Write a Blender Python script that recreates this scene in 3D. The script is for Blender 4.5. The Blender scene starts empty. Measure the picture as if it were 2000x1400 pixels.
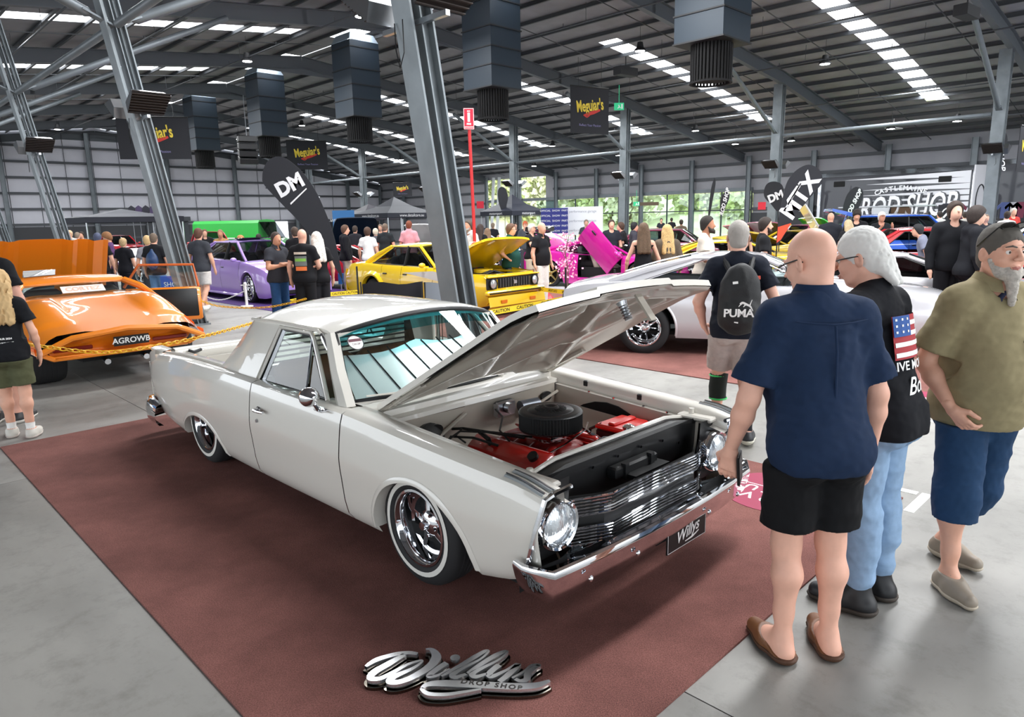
import bpy, math, random
import numpy as np
from mathutils import Vector, Matrix
D = bpy.data; S = bpy.context.scene; COL = S.collection
R = math.radians; PI = math.pi; random.seed(7)

# ------------------------------------------------------------------ camera, world, lights, exposure
CAM_H, FOC, PITCH, ROLL, YAW = 1.85, 1368.0, 0.195, -0.0204, 0.0086
cam = D.cameras.new('camera'); cam.sensor_fit = 'HORIZONTAL'; cam.sensor_width = 36.0; cam.lens = 36.0 * FOC / 2000.0
cam.clip_start = 0.05; cam.clip_end = 400
camo = D.objects.new('camera', cam); COL.objects.link(camo)
camo.matrix_world = Matrix.Translation((0, 0, CAM_H)) @ Matrix.Rotation(YAW, 4, 'Z') @ Matrix.Rotation(PI / 2 - PITCH, 4, 'X') @ Matrix.Rotation(ROLL, 4, 'Z'); S.camera = camo

U = Vector((-math.sqrt(.5), math.sqrt(.5), 0)); V = Vector((math.sqrt(.5), math.sqrt(.5), 0))   # hall: U along the ridge, V across it
def bw(p, q, z=0.0): return Vector((p * U.x + q * V.x, p * U.y + q * V.y, z))

w = D.worlds.new('sky'); S.world = w; w.use_nodes = True; nt = w.node_tree; nt.nodes.clear()
o_ = nt.nodes.new('ShaderNodeOutputWorld'); b_ = nt.nodes.new('ShaderNodeBackground')
b_.inputs['Color'].default_value = (.88, .94, 1.0, 1); b_.inputs['Strength'].default_value = 2.6
nt.links.new(b_.outputs[0], o_.inputs[0])

def area(name, loc, sx, sy, power, col=(1, .98, .95), rz=PI / 4, aim=None, spread=PI):
    l = D.lights.new(name, 'AREA'); l.shape = 'RECTANGLE'; l.size = sx; l.size_y = sy; l.energy = power; l.color = col; l.spread = spread
    o = D.objects.new(name, l); COL.objects.link(o); o.location = loc; o.rotation_euler = (0, 0, rz)
    return o
SKYR = [-14.0, -6.0, 2.0, 10.0, 18.1, 25.6, 34.0, 42.2, 50.0]      # p of each skylight strip in the right roof slope
SKYL = [-13.5, -5.5, 2.5, 10.5, 18.5, 26.4, 35.2, 43.0, 51.0]      # ... in the left slope
for p in SKYR:                                                      # daylight that falls through the translucent roof sheets
    area('skylight_light', bw(p, 30.2, 6.9), 1.0, 13.0, 760, (.95, .98, 1.0), -PI / 4)
for p in SKYL:
    area('skylight_light', bw(p, 9.8, 7.6), 1.0, 9.5, 900 if p < 12 else 520, (.97, .985, 1.0), -PI / 4)
S.view_settings.view_transform = 'Standard'; S.view_settings.look = 'None'
S.view_settings.gamma = 1.0; S.view_settings.use_curve_mapping = False
S.view_settings.exposure = 0.42
try:
    S.cycles.max_bounces = 8; S.cycles.diffuse_bounces = 3; S.cycles.glossy_bounces = 4; S.cycles.transparent_max_bounces = 16
    S.cycles.caustics_reflective = False; S.cycles.caustics_refractive = False; S.cycles.sample_clamp_indirect = 6.0
except Exception: pass
# ------------------------------------------------------------------ helpers: materials
def lin(c):
    if isinstance(c, str):
        c = c.lstrip('#'); c = [int(c[i:i + 2], 16) / 255 for i in (0, 2, 4)]
    return tuple(x / 12.92 if x <= .04045 else ((x + .055) / 1.055) ** 2.4 for x in c[:3])
MATS = {}
def mat(name, col, rough=.6, metal=0.0, coat=0.0, emit=0.0, noise=0.0, nscale=8.0, bump=0.0, bscale=60.0, spec=.5, col2=None, sheen=0.0, ecol=None, flake=0.0):
    if name in MATS: return MATS[name]
    m = D.materials.new(name); m.use_nodes = True; t = m.node_tree; p = t.nodes['Principled BSDF']
    c = lin(col); p.inputs['Base Color'].default_value = (*c, 1); p.inputs['Roughness'].default_value = rough
    p.inputs['Metallic'].default_value = metal; p.inputs['Specular IOR Level'].default_value = spec
    if coat: p.inputs['Coat Weight'].default_value = coat; p.inputs['Coat Roughness'].default_value = .03
    if sheen: p.inputs['Sheen Weight'].default_value = sheen
    if emit:
        p.inputs['Emission Color'].default_value = (*(lin(ecol) if ecol else c), 1); p.inputs['Emission Strength'].default_value = emit
    if noise or bump:
        tc = t.nodes.new('ShaderNodeTexCoord')
    if noise:
        n = t.nodes.new('ShaderNodeTexNoise'); n.inputs['Scale'].default_value = nscale; n.inputs['Detail'].default_value = 6
        t.links.new(tc.outputs['Object'], n.inputs['Vector'])
        r = t.nodes.new('ShaderNodeValToRGB'); r.color_ramp.elements[0].position = .32; r.color_ramp.elements[1].position = .68
        c2 = lin(col2) if col2 else tuple(min(1, x * (1 + noise)) for x in c)
        c1 = c if col2 else tuple(x * (1 - noise) for x in c)
        r.color_ramp.elements[0].color = (*c1, 1); r.color_ramp.elements[1].color = (*c2, 1)
        t.links.new(n.outputs['Fac'], r.inputs['Fac']); t.links.new(r.outputs['Color'], p.inputs['Base Color'])
    if bump:
        n2 = t.nodes.new('ShaderNodeTexNoise'); n2.inputs['Scale'].default_value = bscale; n2.inputs['Detail'].default_value = 3
        t.links.new(tc.outputs['Object'], n2.inputs['Vector'])
        b = t.nodes.new('ShaderNodeBump'); b.inputs['Strength'].default_value = bump; b.inputs['Distance'].default_value = .004
        t.links.new(n2.outputs['Fac'], b.inputs['Height']); t.links.new(b.outputs['Normal'], p.inputs['Normal'])
    MATS[name] = m; return m
def glassmat(name, tint=(.85, .95, .93), ior=1.5, dark=1.0):
    if name in MATS: return MATS[name]
    m = D.materials.new(name); m.use_nodes = True; t = m.node_tree; t.nodes.clear()
    o = t.nodes.new('ShaderNodeOutputMaterial'); mx = t.nodes.new('ShaderNodeMixShader'); tr = t.nodes.new('ShaderNodeBsdfTransparent')
    gl = t.nodes.new('ShaderNodeBsdfGlossy'); lw = t.nodes.new('ShaderNodeLayerWeight'); lw.inputs[0].default_value = .5; pw = t.nodes.new('ShaderNodeMath'); pw.operation = 'POWER'; pw.inputs[1].default_value = 4.0; t.links.new(lw.outputs['Facing'], pw.inputs[0]); fr = t.nodes.new('ShaderNodeMath'); fr.operation = 'MULTIPLY_ADD'; fr.inputs[1].default_value = .9; fr.inputs[2].default_value = .07; t.links.new(pw.outputs[0], fr.inputs[0])
    tr.inputs[0].default_value = (*[x * dark for x in tint], 1); gl.inputs['Roughness'].default_value = .01
    t.links.new(fr.outputs[0], mx.inputs[0]); t.links.new(tr.outputs[0], mx.inputs[1]); t.links.new(gl.outputs[0], mx.inputs[2]); t.links.new(mx.outputs[0], o.inputs[0])
    MATS[name] = m; return m
def paint(name, col, flake=0.0, rough=.35): return mat(name, col, rough=rough, coat=1.0, metal=flake, noise=0)
CHROME = mat('chrome', '#e4e6ea', .045, 1.0); STEEL = mat('brushed_steel', '#b9bcc0', .28, 1.0); BLACKP = mat('satin_black', '#101113', .45)
RUBBER = mat('tyre_rubber', '#1b1b1d', .75, bump=.15, bscale=90); WHITEW = mat('whitewall_rubber', '#d8d6cf', .6); DARK = mat('dark_void', '#08080a', .9)
GLASS = glassmat('clear_glass'); TGLASS = glassmat('tinted_glass', (.30, .34, .36)); DGLASS = glassmat('dark_glass', (.10, .11, .12))
WHITE = mat('white_print', '#eeeeec', .6); REDL = mat('red_lens', '#b0101a', .15, coat=.6); AMBER = mat('amber_lens', '#d9741c', .15, coat=.6)
LAMPG = mat('lamp_glass', '#cfd6dc', .12, .6, coat=1.0, bump=.6, bscale=35); BLUEP = mat('blue_print', '#1f4fb0', .5)

# ------------------------------------------------------------------ helpers: meshes
class MB:
    def __init__(s): s.v = []; s.f = []; s.mi = []; s.n = 0; s.cur = 0
    def add(s, vs, fs):
        k = len(s.v); s.v.extend([tuple(v) for v in vs]); s.f.extend([tuple(i + k for i in f) for f in fs]); s.mi.extend([s.cur] * len(fs)); return s
    def box(s, c, d, rot=None, bev=0.0):
        x, y, z = [a / 2 for a in d]; M = rot if rot is not None else Matrix.Identity(3)
        if bev <= 0:
            vs = [Vector((i * x, j * y, k * z)) for i in (-1, 1) for j in (-1, 1) for k in (-1, 1)]
            fs = [(0, 1, 3, 2), (4, 6, 7, 5), (0, 4, 5, 1), (2, 3, 7, 6), (0, 2, 6, 4), (1, 5, 7, 3)]
        else:
            b = min(bev, x * .9, y * .9, z * .9); vs = []; fs = []
            def ring(zz, e):
                X, Y = x - e, y - e; q = b * .6 if e < b * .5 else b * .3
                k = len(vs)
                for px, py in ((X, -Y + q), (X, Y - q), (X - q, Y), (-X + q, Y), (-X, Y - q), (-X, -Y + q), (-X + q, -Y), (X - q, -Y)): vs.append(Vector((px, py, zz)))
                return k
            rs = [ring(-z, b), ring(-z + b, 0), ring(z - b, 0), ring(z, b)]
            for a_, b2 in zip(rs, rs[1:]):
                for i in range(8): fs.append((a_ + i, a_ + (i + 1) % 8, b2 + (i + 1) % 8, b2 + i))
            fs.append(tuple(rs[0] + i for i in range(7, -1, -1))); fs.append(tuple(rs[3] + i for i in range(8)))
        c = Vector(c); return s.add([M @ v + c for v in vs], fs)
    def bar(s, a, b, wd, ht, up=(0, 0, 1), bev=0.0):
        a, b = Vector(a), Vector(b); x = (b - a); L = x.length; x.normalize(); y = Vector(up).cross(x)
        if y.length < 1e-4: y = Vector((0, 1, 0)).cross(x)
        y.normalize(); z = x.cross(y); M = Matrix((x, y, z)).transposed(); return s.box((a + b) / 2, (L, wd, ht), M, bev)
    def frame(s, d):
        d = Vector(d).normalized(); u = d.orthogonal().normalized(); return u, d.cross(u)
    def cyl(s, a, b, r0, r1=None, n=12, cap=True):
        r1 = r0 if r1 is None else r1; a, b = Vector(a), Vector(b); u, w_ = s.frame(b - a)
        vs = []; fs = []
        for c, r in ((a, r0), (b, r1)):
            for i in range(n): t = 2 * PI * i / n; vs.append(c + (u * math.cos(t) + w_ * math.sin(t)) * r)
        for i in range(n): fs.append((i, (i + 1) % n, n + (i + 1) % n, n + i))
        if cap: fs.append(tuple(range(n - 1, -1, -1))); fs.append(tuple(range(n, 2 * n)))
        return s.add(vs, fs)
    def tube(s, pts, r, n=8, closed=False, cap=True):
        pts = [Vector(p) for p in pts]; m = len(pts); rr = r if isinstance(r, (list, tuple)) else [r] * m
        vs = []; fs = []; u = None
        for i, p in enumerate(pts):
            if closed: d = pts[(i + 1) % m] - pts[i - 1]
            else: d = pts[min(i + 1, m - 1)] - pts[max(i - 1, 0)]
            d.normalize()
            if u is None: u = d.orthogonal().normalized()
            u = (u - d * u.dot(d))
            if u.length < 1e-5: u = d.orthogonal()
            u.normalize(); w_ = d.cross(u)
            for k in range(n): t = 2 * PI * k / n; vs.append(p + (u * math.cos(t) + w_ * math.sin(t)) * rr[i])
        for i in range(m if closed else m - 1):
            j = (i + 1) % m
            for k in range(n): fs.append((i * n + k, i * n + (k + 1) % n, j * n + (k + 1) % n, j * n + k))
        if cap and not closed: fs.append(tuple(range(n - 1, -1, -1))); fs.append(tuple((m - 1) * n + k for k in range(n)))
        return s.add(vs, fs)
    def lathe(s, prof, c, axis, n=24, closed=False, arc=None):       # prof: (r, t) along axis
        c = Vector(c); ax = Vector(axis).normalized(); u, w_ = s.frame(ax); vs = []; fs = []; m = len(prof)
        for i in range(n):
            t = 2 * PI * i / n; e = u * math.cos(t) + w_ * math.sin(t)
            for r, h in prof: vs.append(c + e * r + ax * h)
        for i in range(n):
            j = (i + 1) % n
            for k in range(m if closed else m - 1): k2 = (k + 1) % m; fs.append((i * m + k, j * m + k, j * m + k2, i * m + k2))
        return s.add(vs, fs)
    def ball(s, c, r, n=10, sc=(1, 1, 1), M=None):
        vs = []; fs = []; c = Vector(c); h = n // 2
        for j in range(h + 1):
            ph = PI * j / h
            for i in range(n):
                th = 2 * PI * i / n; v = Vector((math.sin(ph) * math.cos(th) * sc[0] * r, math.sin(ph) * math.sin(th) * sc[1] * r, math.cos(ph) * sc[2] * r))
                vs.append((M @ v if M is not None else v) + c)
        for j in range(h):
            for i in range(n): fs.append((j * n + i, (j + 1) * n + i, (j + 1) * n + (i + 1) % n, j * n + (i + 1) % n))
        return s.add(vs, fs)
    def grid(s, P, flip=False):                                        # P[i][j] points
        m, n = len(P), len(P[0]); vs = [p for row in P for p in row]; fs = []
        for i in range(m - 1):
            for j in range(n - 1):
                f = (i * n + j, (i + 1) * n + j, (i + 1) * n + j + 1, i * n + j + 1); fs.append(f[::-1] if flip else f)
        return s.add(vs, fs)
    def poly(s, pts, ext=None):                                        # planar polygon, optional extrusion vector
        pts = [Vector(p) for p in pts]; n = len(pts)
        if ext is None: return s.add(pts, [tuple(range(n))])
        e = Vector(ext); vs = pts + [p + e for p in pts]; fs = [tuple(range(n - 1, -1, -1)), tuple(range(n, 2 * n))]
        for i in range(n): fs.append((i, (i + 1) % n, n + (i + 1) % n, n + i))
        return s.add(vs, fs)
    def slab(s, P, th):                                                # grid with thickness vector
        Q = [[Vector(p) + Vector(th) for p in row] for row in P]; s.grid(P); s.grid(Q, True); m, n = len(P), len(P[0])
        for a_, b_ in ((P[0], Q[0]), (P[-1], Q[-1]), ([r[0] for r in P], [r[0] for r in Q]), ([r[-1] for r in P], [r[-1] for r in Q])): s.grid([a_, b_])
        return s
    def mirror(s):                                                     # append copy with y -> -y
        k = len(s.v); nf = len(s.f); s.v.extend([(x, -y, z) for x, y, z in s.v]); s.f.extend([tuple(i + k for i in f[::-1]) for f in s.f[:nf]]); s.mi.extend(s.mi[:nf]); return s
    def xf(s, M): s.v = [tuple(M @ Vector(v)) for v in s.v]; return s
    def slot(s, i): s.cur = i; return s
    def build(s, name, m, parent=None, smooth=35, **props):
        me = D.meshes.new(name); me.from_pydata(s.v, [], s.f)
        for x in (m if isinstance(m, (list, tuple)) else [m]): me.materials.append(x)
        if any(s.mi): me.polygons.foreach_set('material_index', s.mi)
        if smooth:
            me.polygons.foreach_set('use_smooth', [True] * len(me.polygons))
            if smooth < 180: me.set_sharp_from_angle(angle=R(smooth))
        me.update(); return link(name, me, parent, **props)
def link(name, me, parent=None, **props):
    o = D.objects.new(name, me); COL.objects.link(o)
    if parent is not None: o.parent = parent
    for k, v in props.items(): o[k] = v
    return o
def tag(o, label, cat, group=None):
    o['label'] = label; o['category'] = cat
    if group: o['group'] = group
    return o
def thing(name, label, cat, loc=(0, 0, 0), rz=0.0, group=None):
    o = D.objects.new(name, None); COL.objects.link(o); o.location = loc; o.rotation_euler = (0, 0, rz); o.empty_display_size = .1
    return tag(o, label, cat, group)
def struct(o): o['kind'] = 'structure'; return o
def kids(o): return KID.get(o.name, [])
def copy_tree(o, parent=None):
    kl = [c for c in D.objects if c.parent == o] if o.name not in KIDC else KIDC[o.name]; KIDC[o.name] = kl
    c = o.copy(); COL.objects.link(c); c.parent = parent
    for ch in kl: copy_tree(ch, c)
    return c
KIDC = {}
def interp(x, xs, ys):
    return float(np.interp(x, xs, ys))
def smooth_interp(x, pts):                                             # monotone-ish cubic through (x, y) points
    xs = [p[0] for p in pts]; ys = [p[1] for p in pts]
    if x <= xs[0]: return ys[0]
    if x >= xs[-1]: return ys[-1]
    i = max(k for k in range(len(xs) - 1) if xs[k] <= x); h = xs[i + 1] - xs[i]; t = (x - xs[i]) / h
    def sl(k):
        if k == 0 or k == len(xs) - 1:
            a, b = (0, 1) if k == 0 else (len(xs) - 2, len(xs) - 1); return (ys[b] - ys[a]) / (xs[b] - xs[a])
        a = (ys[k] - ys[k - 1]) / (xs[k] - xs[k - 1]); b = (ys[k + 1] - ys[k]) / (xs[k + 1] - xs[k])
        return 0 if a * b <= 0 else 2 * a * b / (a + b)
    m0, m1 = sl(i) * h, sl(i + 1) * h
    return (2 * t ** 3 - 3 * t ** 2 + 1) * ys[i] + (t ** 3 - 2 * t ** 2 + t) * m0 + (-2 * t ** 3 + 3 * t ** 2) * ys[i + 1] + (t ** 3 - t ** 2) * m1
_TX = {}
def text(s_, size=1.0, ext=0.0, shear=0.0, bold=0.0, spacing=1.0, align='CENTER', res=3):
    key = (s_, size, ext, shear, bold, spacing, align, res)
    if key not in _TX:
        c = D.curves.new('lettering', 'FONT'); c.body = s_; c.size = size; c.extrude = ext; c.shear = shear; c.offset = bold; c.space_character = spacing
        c.align_x = align; c.align_y = 'CENTER'; c.resolution_u = res; o = D.objects.new('lettering', c); COL.objects.link(o)
        dg = bpy.context.evaluated_depsgraph_get(); me = D.meshes.new_from_object(o.evaluated_get(dg))
        _TX[key] = ([v.co.copy() for v in me.vertices], [tuple(p.vertices) for p in me.polygons])
        D.objects.remove(o); D.meshes.remove(me); D.curves.remove(c)
    return _TX[key]
def put_text(mb, s_, M, **kw):                                        # M: 4x4 from the text plane (x right, y up, z out)
    vs, fs = text(s_, **kw); mb.add([M @ v for v in vs], fs); return mb
def plane_m(origin, xdir, ydir, sx=1.0, sy=1.0):
    x = Vector(xdir).normalized(); y = Vector(ydir).normalized(); z = x.cross(y)
    M = Matrix((x * sx, y * sy, z)).transposed().to_4x4(); M.translation = Vector(origin); return M
def stroke(mb, pts, width, M, ext=0.0, n=6):                           # flat ribbon lettering stroke; pts (x, y[, w])
    # Catmull-Rom through pts, ribbon with varying width
    P = [Vector((p[0], p[1])) for p in pts]; W = [p[2] if len(p) > 2 else width for p in pts]; C = []; CW = []
    for i in range(len(P) - 1):
        p0, p1, p2, p3 = P[max(i - 1, 0)], P[i], P[i + 1], P[min(i + 2, len(P) - 1)]
        for k in range(n):
            t = k / n; C.append(.5 * ((2 * p1) + (p2 - p0) * t + (2 * p0 - 5 * p1 + 4 * p2 - p3) * t * t + (3 * p1 - p0 - 3 * p2 + p3) * t ** 3)); CW.append(W[i] + (W[i + 1] - W[i]) * t)
    C.append(P[-1]); CW.append(W[-1]); A = []; B = []
    for i, c in enumerate(C):
        d = C[min(i + 1, len(C) - 1)] - C[max(i - 1, 0)]; d = d.normalized() if d.length > 1e-6 else Vector((1, 0)); nn = Vector((-d.y, d.x)) * CW[i] / 2
        A.append(c + nn); B.append(c - nn)
    g = [[M @ Vector((a.x, a.y, ext)) for a in A], [M @ Vector((b.x, b.y, ext)) for b in B]]
    if ext > 0:
        lo = [[M @ Vector((b.x, b.y, 0)) for b in B], [M @ Vector((a.x, a.y, 0)) for a in A]]
        g = g + lo + [g[0]]
    mb.grid(g); return mb

# ------------------------------------------------------------------ helpers: implicit surfaces for bodies and clothes
class Sdf:
    def __init__(s, h, lo, hi):
        s.h = h; s.lo = np.array(lo, np.float32); n = np.ceil((np.array(hi) - s.lo) / h).astype(int) + 1
        s.ax = [s.lo[i] + h * np.arange(n[i], dtype=np.float32) for i in range(3)]; s.d = np.full(n, 1.0, np.float32)
    def _sl(s, lo, hi):
        r = []
        for i in range(3):
            a = int(max(0, math.floor((lo[i] - s.lo[i]) / s.h))); b = int(min(len(s.ax[i]), math.ceil((hi[i] - s.lo[i]) / s.h) + 1))
            if b <= a: return None
            r.append(slice(a, b))
        return tuple(r)
    def _pts(s, sl): return np.meshgrid(s.ax[0][sl[0]], s.ax[1][sl[1]], s.ax[2][sl[2]], indexing='ij', sparse=True)
    def _mix(s, sl, v, k, op='u'):
        d = s.d[sl]
        if op == 'u':
            if k > 0:
                hh = np.clip(.5 + .5 * (d - v) / k, 0, 1); s.d[sl] = d * (1 - hh) + v * hh - k * hh * (1 - hh)
            else: s.d[sl] = np.minimum(d, v)
        else:
            if k > 0:
                hh = np.clip(.5 - .5 * (d + v) / k, 0, 1); s.d[sl] = d * (1 - hh) - v * hh + k * hh * (1 - hh)
            else: s.d[sl] = np.maximum(d, -v)
    def cone(s, a, b, r1, r2, k=.03, op='u', inf=0.0):
        a = np.array(a, np.float32); b = np.array(b, np.float32); r1 += inf; r2 += inf; m = max(r1, r2) + k + 2 * s.h
        sl = s._sl(np.minimum(a, b) - m, np.maximum(a, b) + m)
        if sl is None: return s
        X, Y, Z = s._pts(sl); ba = b - a; l2 = float(ba @ ba) + 1e-9
        t = np.clip(((X - a[0]) * ba[0] + (Y - a[1]) * ba[1] + (Z - a[2]) * ba[2]) / l2, 0, 1)
        d = np.sqrt((X - a[0] - t * ba[0]) ** 2 + (Y - a[1] - t * ba[1]) ** 2 + (Z - a[2] - t * ba[2]) ** 2) - (r1 + (r2 - r1) * t)
        s._mix(sl, d, k, op); return s
    def ell(s, c, r, k=.03, op='u', inf=0.0, M=None):
        c = np.array(c, np.float32); r = np.array(r, np.float32) + inf; m = float(max(r)) + k + 2 * s.h; sl = s._sl(c - m, c + m)
        if sl is None: return s
        X, Y, Z = s._pts(sl); x, y, z = X - c[0], Y - c[1], Z - c[2]
        if M is not None:
            M = np.array(M, np.float32); x, y, z = (M[0, 0] * x + M[1, 0] * y + M[2, 0] * z, M[0, 1] * x + M[1, 1] * y + M[2, 1] * z, M[0, 2] * x + M[1, 2] * y + M[2, 2] * z)
        k0 = np.sqrt((x / r[0]) ** 2 + (y / r[1]) ** 2 + (z / r[2]) ** 2); k1 = np.sqrt((x / r[0] ** 2) ** 2 + (y / r[1] ** 2) ** 2 + (z / r[2] ** 2) ** 2) + 1e-6
        d = k0 * (k0 - 1) / k1; s._mix(sl, d, k, op); return s
    def cut(s, p, n, k=0.0):                                          # keep the half space below the plane (p, n)
        p = np.array(p, np.float32); n = np.array(n, np.float32); n = n / np.linalg.norm(n)
        X, Y, Z = s._pts((slice(None),) * 3); d = (X - p[0]) * n[0] + (Y - p[1]) * n[1] + (Z - p[2]) * n[2]
        if k > 0: hh = np.clip(.5 - .5 * (s.d - d) / k, 0, 1); s.d = (s.d * (1 - hh) + d * hh + k * hh * (1 - hh)).astype(np.float32)
        else: s.d = np.maximum(s.d, d)
        return s
    def wrinkle(s, amp, fr, seed=0):
        rg = np.random.RandomState(seed); X, Y, Z = s._pts((slice(None),) * 3); w = 0
        for i in range(5):
            v = rg.normal(size=3); v[2] *= .8; v = v / np.linalg.norm(v) * fr * (1 + .7 * i * .5); ph = rg.rand() * 6
            w = w + np.sin(v[0] * X + v[1] * Y + v[2] * Z + ph + .8 * np.sin(fr * .45 * X + v[0] * Z * .6 + ph)) / (1 + .5 * i)
        w = 1 - np.abs(w) * .8; s.d = (s.d - amp * w).astype(np.float32); return s
    def mesh(s):
        d = s.d; ins = d < 0; c = [ins[i:ins.shape[0] - 1 + i, j:ins.shape[1] - 1 + j, k:ins.shape[2] - 1 + k] for i in (0, 1) for j in (0, 1) for k in (0, 1)]
        tot = sum(x.astype(np.int8) for x in c); act = (tot > 0) & (tot < 8); I = np.argwhere(act)
        if len(I) == 0: return np.zeros((0, 3)), np.zeros((0, 4), int)
        idx = np.full(act.shape, -1, np.int64); idx[tuple(I.T)] = np.arange(len(I))
        acc = np.zeros((len(I), 3)); cnt = np.zeros(len(I)); off = [(i, j, k) for i in (0, 1) for j in (0, 1) for k in (0, 1)]
        val = {o: d[I[:, 0] + o[0], I[:, 1] + o[1], I[:, 2] + o[2]] for o in off}
        for o in off:
            for a in range(3):
                if o[a] == 0:
                    o2 = list(o); o2[a] = 1; o2 = tuple(o2); v0, v1 = val[o], val[o2]; m = (v0 < 0) != (v1 < 0)
                    t = np.where(m, v0 / np.where(m, v0 - v1, 1), 0); p = np.tile(np.array(o, float), (len(I), 1)); p[:, a] = t; acc[m] += p[m]; cnt[m] += 1
        vs = s.lo + s.h * (I + acc / cnt[:, None]); F = []
        for a in range(3):
            b, c2 = (a + 1) % 3, (a + 2) % 3; n = list(d.shape); sl0 = [slice(None)] * 3; sl1 = [slice(None)] * 3; sl0[a] = slice(0, n[a] - 1); sl1[a] = slice(1, n[a])
            for q in (b, c2): sl0[q] = slice(1, n[q] - 1); sl1[q] = slice(1, n[q] - 1)
            s0, s1 = ins[tuple(sl0)], ins[tuple(sl1)]; E = np.argwhere(s0 != s1)
            if len(E) == 0: continue
            fl = s0[tuple(E.T)]; E[:, b] += 1; E[:, c2] += 1
            def at(db, dc): q = E.copy(); q[:, b] -= db; q[:, c2] -= dc; return idx[q[:, 0], q[:, 1], q[:, 2]]
            f = np.stack([at(1, 1), at(0, 1), at(0, 0), at(1, 0)], 1); f[~fl] = f[~fl][:, ::-1]; F.append(f)
        return vs, np.concatenate(F)
def mesh_obj(name, parts, m, parent=None, **props):                    # parts: list of (verts, quads)
    V_ = []; F_ = []; k = 0
    for v, f in parts:
        if len(v) == 0: continue
        V_.append(v); F_.append(f + k); k += len(v)
    v = np.concatenate(V_).astype(np.float32); f = np.concatenate(F_).astype(np.int32); f = f[(f >= 0).all(1)]; me = D.meshes.new(name)
    me.vertices.add(len(v)); me.vertices.foreach_set('co', v.ravel()); me.loops.add(f.size); me.loops.foreach_set('vertex_index', f.ravel())
    me.polygons.add(len(f)); me.polygons.foreach_set('loop_start', np.arange(0, f.size, 4, dtype=np.int32))
    me.update(calc_edges=True); me.polygons.foreach_set('use_smooth', np.ones(len(f), bool)); me.materials.append(m); me.validate()
    return link(name, me, parent, **props)
# ------------------------------------------------------------------ the hall
M_CONC = mat('polished_concrete', '#9d9c99', .42, noise=.1, nscale=.9, spec=.4)
def concrete():
    m = D.materials.new('concrete_floor'); m.use_nodes = True; t = m.node_tree; p = t.nodes['Principled BSDF']; N = t.nodes.new; L = t.links.new
    tc = N('ShaderNodeTexCoord'); n1 = N('ShaderNodeTexNoise'); n1.inputs['Scale'].default_value = .55; n1.inputs['Detail'].default_value = 8; n1.inputs['Roughness'].default_value = .62
    mp = N('ShaderNodeMapping'); mp.inputs['Scale'].default_value = (1, .35, 1); mp.inputs['Rotation'].default_value = (0, 0, .78)
    L(tc.outputs['Object'], mp.inputs[0]); L(mp.outputs[0], n1.inputs['Vector'])
    r = N('ShaderNodeValToRGB'); r.color_ramp.elements[0].position = .36; r.color_ramp.elements[1].position = .64
    r.color_ramp.elements[0].color = (*lin('#777571'), 1); r.color_ramp.elements[1].color = (*lin('#9b9994'), 1); L(n1.outputs['Fac'], r.inputs['Fac'])
    n2 = N('ShaderNodeTexNoise'); n2.inputs['Scale'].default_value = 5; n2.inputs['Detail'].default_value = 9; n2.inputs['Roughness'].default_value = .75; L(tc.outputs['Object'], n2.inputs['Vector'])
    r2 = N('ShaderNodeValToRGB'); r2.color_ramp.elements[0].position = .33; r2.color_ramp.elements[1].position = .50
    r2.color_ramp.elements[0].color = (.74, .74, .73, 1); r2.color_ramp.elements[1].color = (1, 1, 1, 1); L(n2.outputs['Fac'], r2.inputs['Fac'])
    mx = N('ShaderNodeMixRGB'); mx.blend_type = 'MULTIPLY'; mx.inputs[0].default_value = .9; L(r.outputs[0], mx.inputs[1]); L(r2.outputs[0], mx.inputs[2]); L(mx.outputs[0], p.inputs['Base Color'])
    n3 = N('ShaderNodeTexNoise'); n3.inputs['Scale'].default_value = 2.2; L(tc.outputs['Object'], n3.inputs['Vector']); mr = N('ShaderNodeMapRange'); mr.inputs[3].default_value = .3; mr.inputs[4].default_value = .55
    L(n3.outputs['Fac'], mr.inputs[0]); L(mr.outputs[0], p.inputs['Roughness']); p.inputs['Specular IOR Level'].default_value = .45
    return m
M_FLOOR = concrete()
JOINT = mat('joint_sealant', '#85847f', .8)
M_SHEET = mat('roof_sheeting', '#8c8c90', .8, noise=.12, nscale=1.2); M_PURL = mat('purlin_steel', '#44474b', .6); M_RAFT = mat('rafter_steel', '#5a5f65', .55)
M_GALV = mat('galvanised_steel', '#7d8488', .42, .35, noise=.16, nscale=2.4, bump=.1, bscale=30); M_GALVD = mat('galvanised_tube', '#70777c', .45, .3, noise=.12, nscale=2)
M_WALLL = mat('wall_sheeting', '#d3d3dc', .75, noise=.05, nscale=.7); M_WALLR = mat('wall_sheeting_grey', '#98989e', .75, noise=.08, nscale=.7); M_GIRT = mat('girt_steel', '#4a4d52', .6)
M_DADO = mat('charcoal_dado', '#3d3e42', .7); M_SKY = mat('translucent_roof_sheet', '#f3f6fa', .5, emit=5.0)
M_DUCT = mat('blue_grey_duct', '#25313c', .5, .2); M_DUCTD = mat('black_duct_side', '#17181b', .6)
QR, QL0, QWALL, PEND = 16.76, -14.0, 42.4, 62.0
P0 = -19.0
def zr(q): return 9.4 - .109 * abs(q - QR) - .061 * max(0, q - 30.0)
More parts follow.
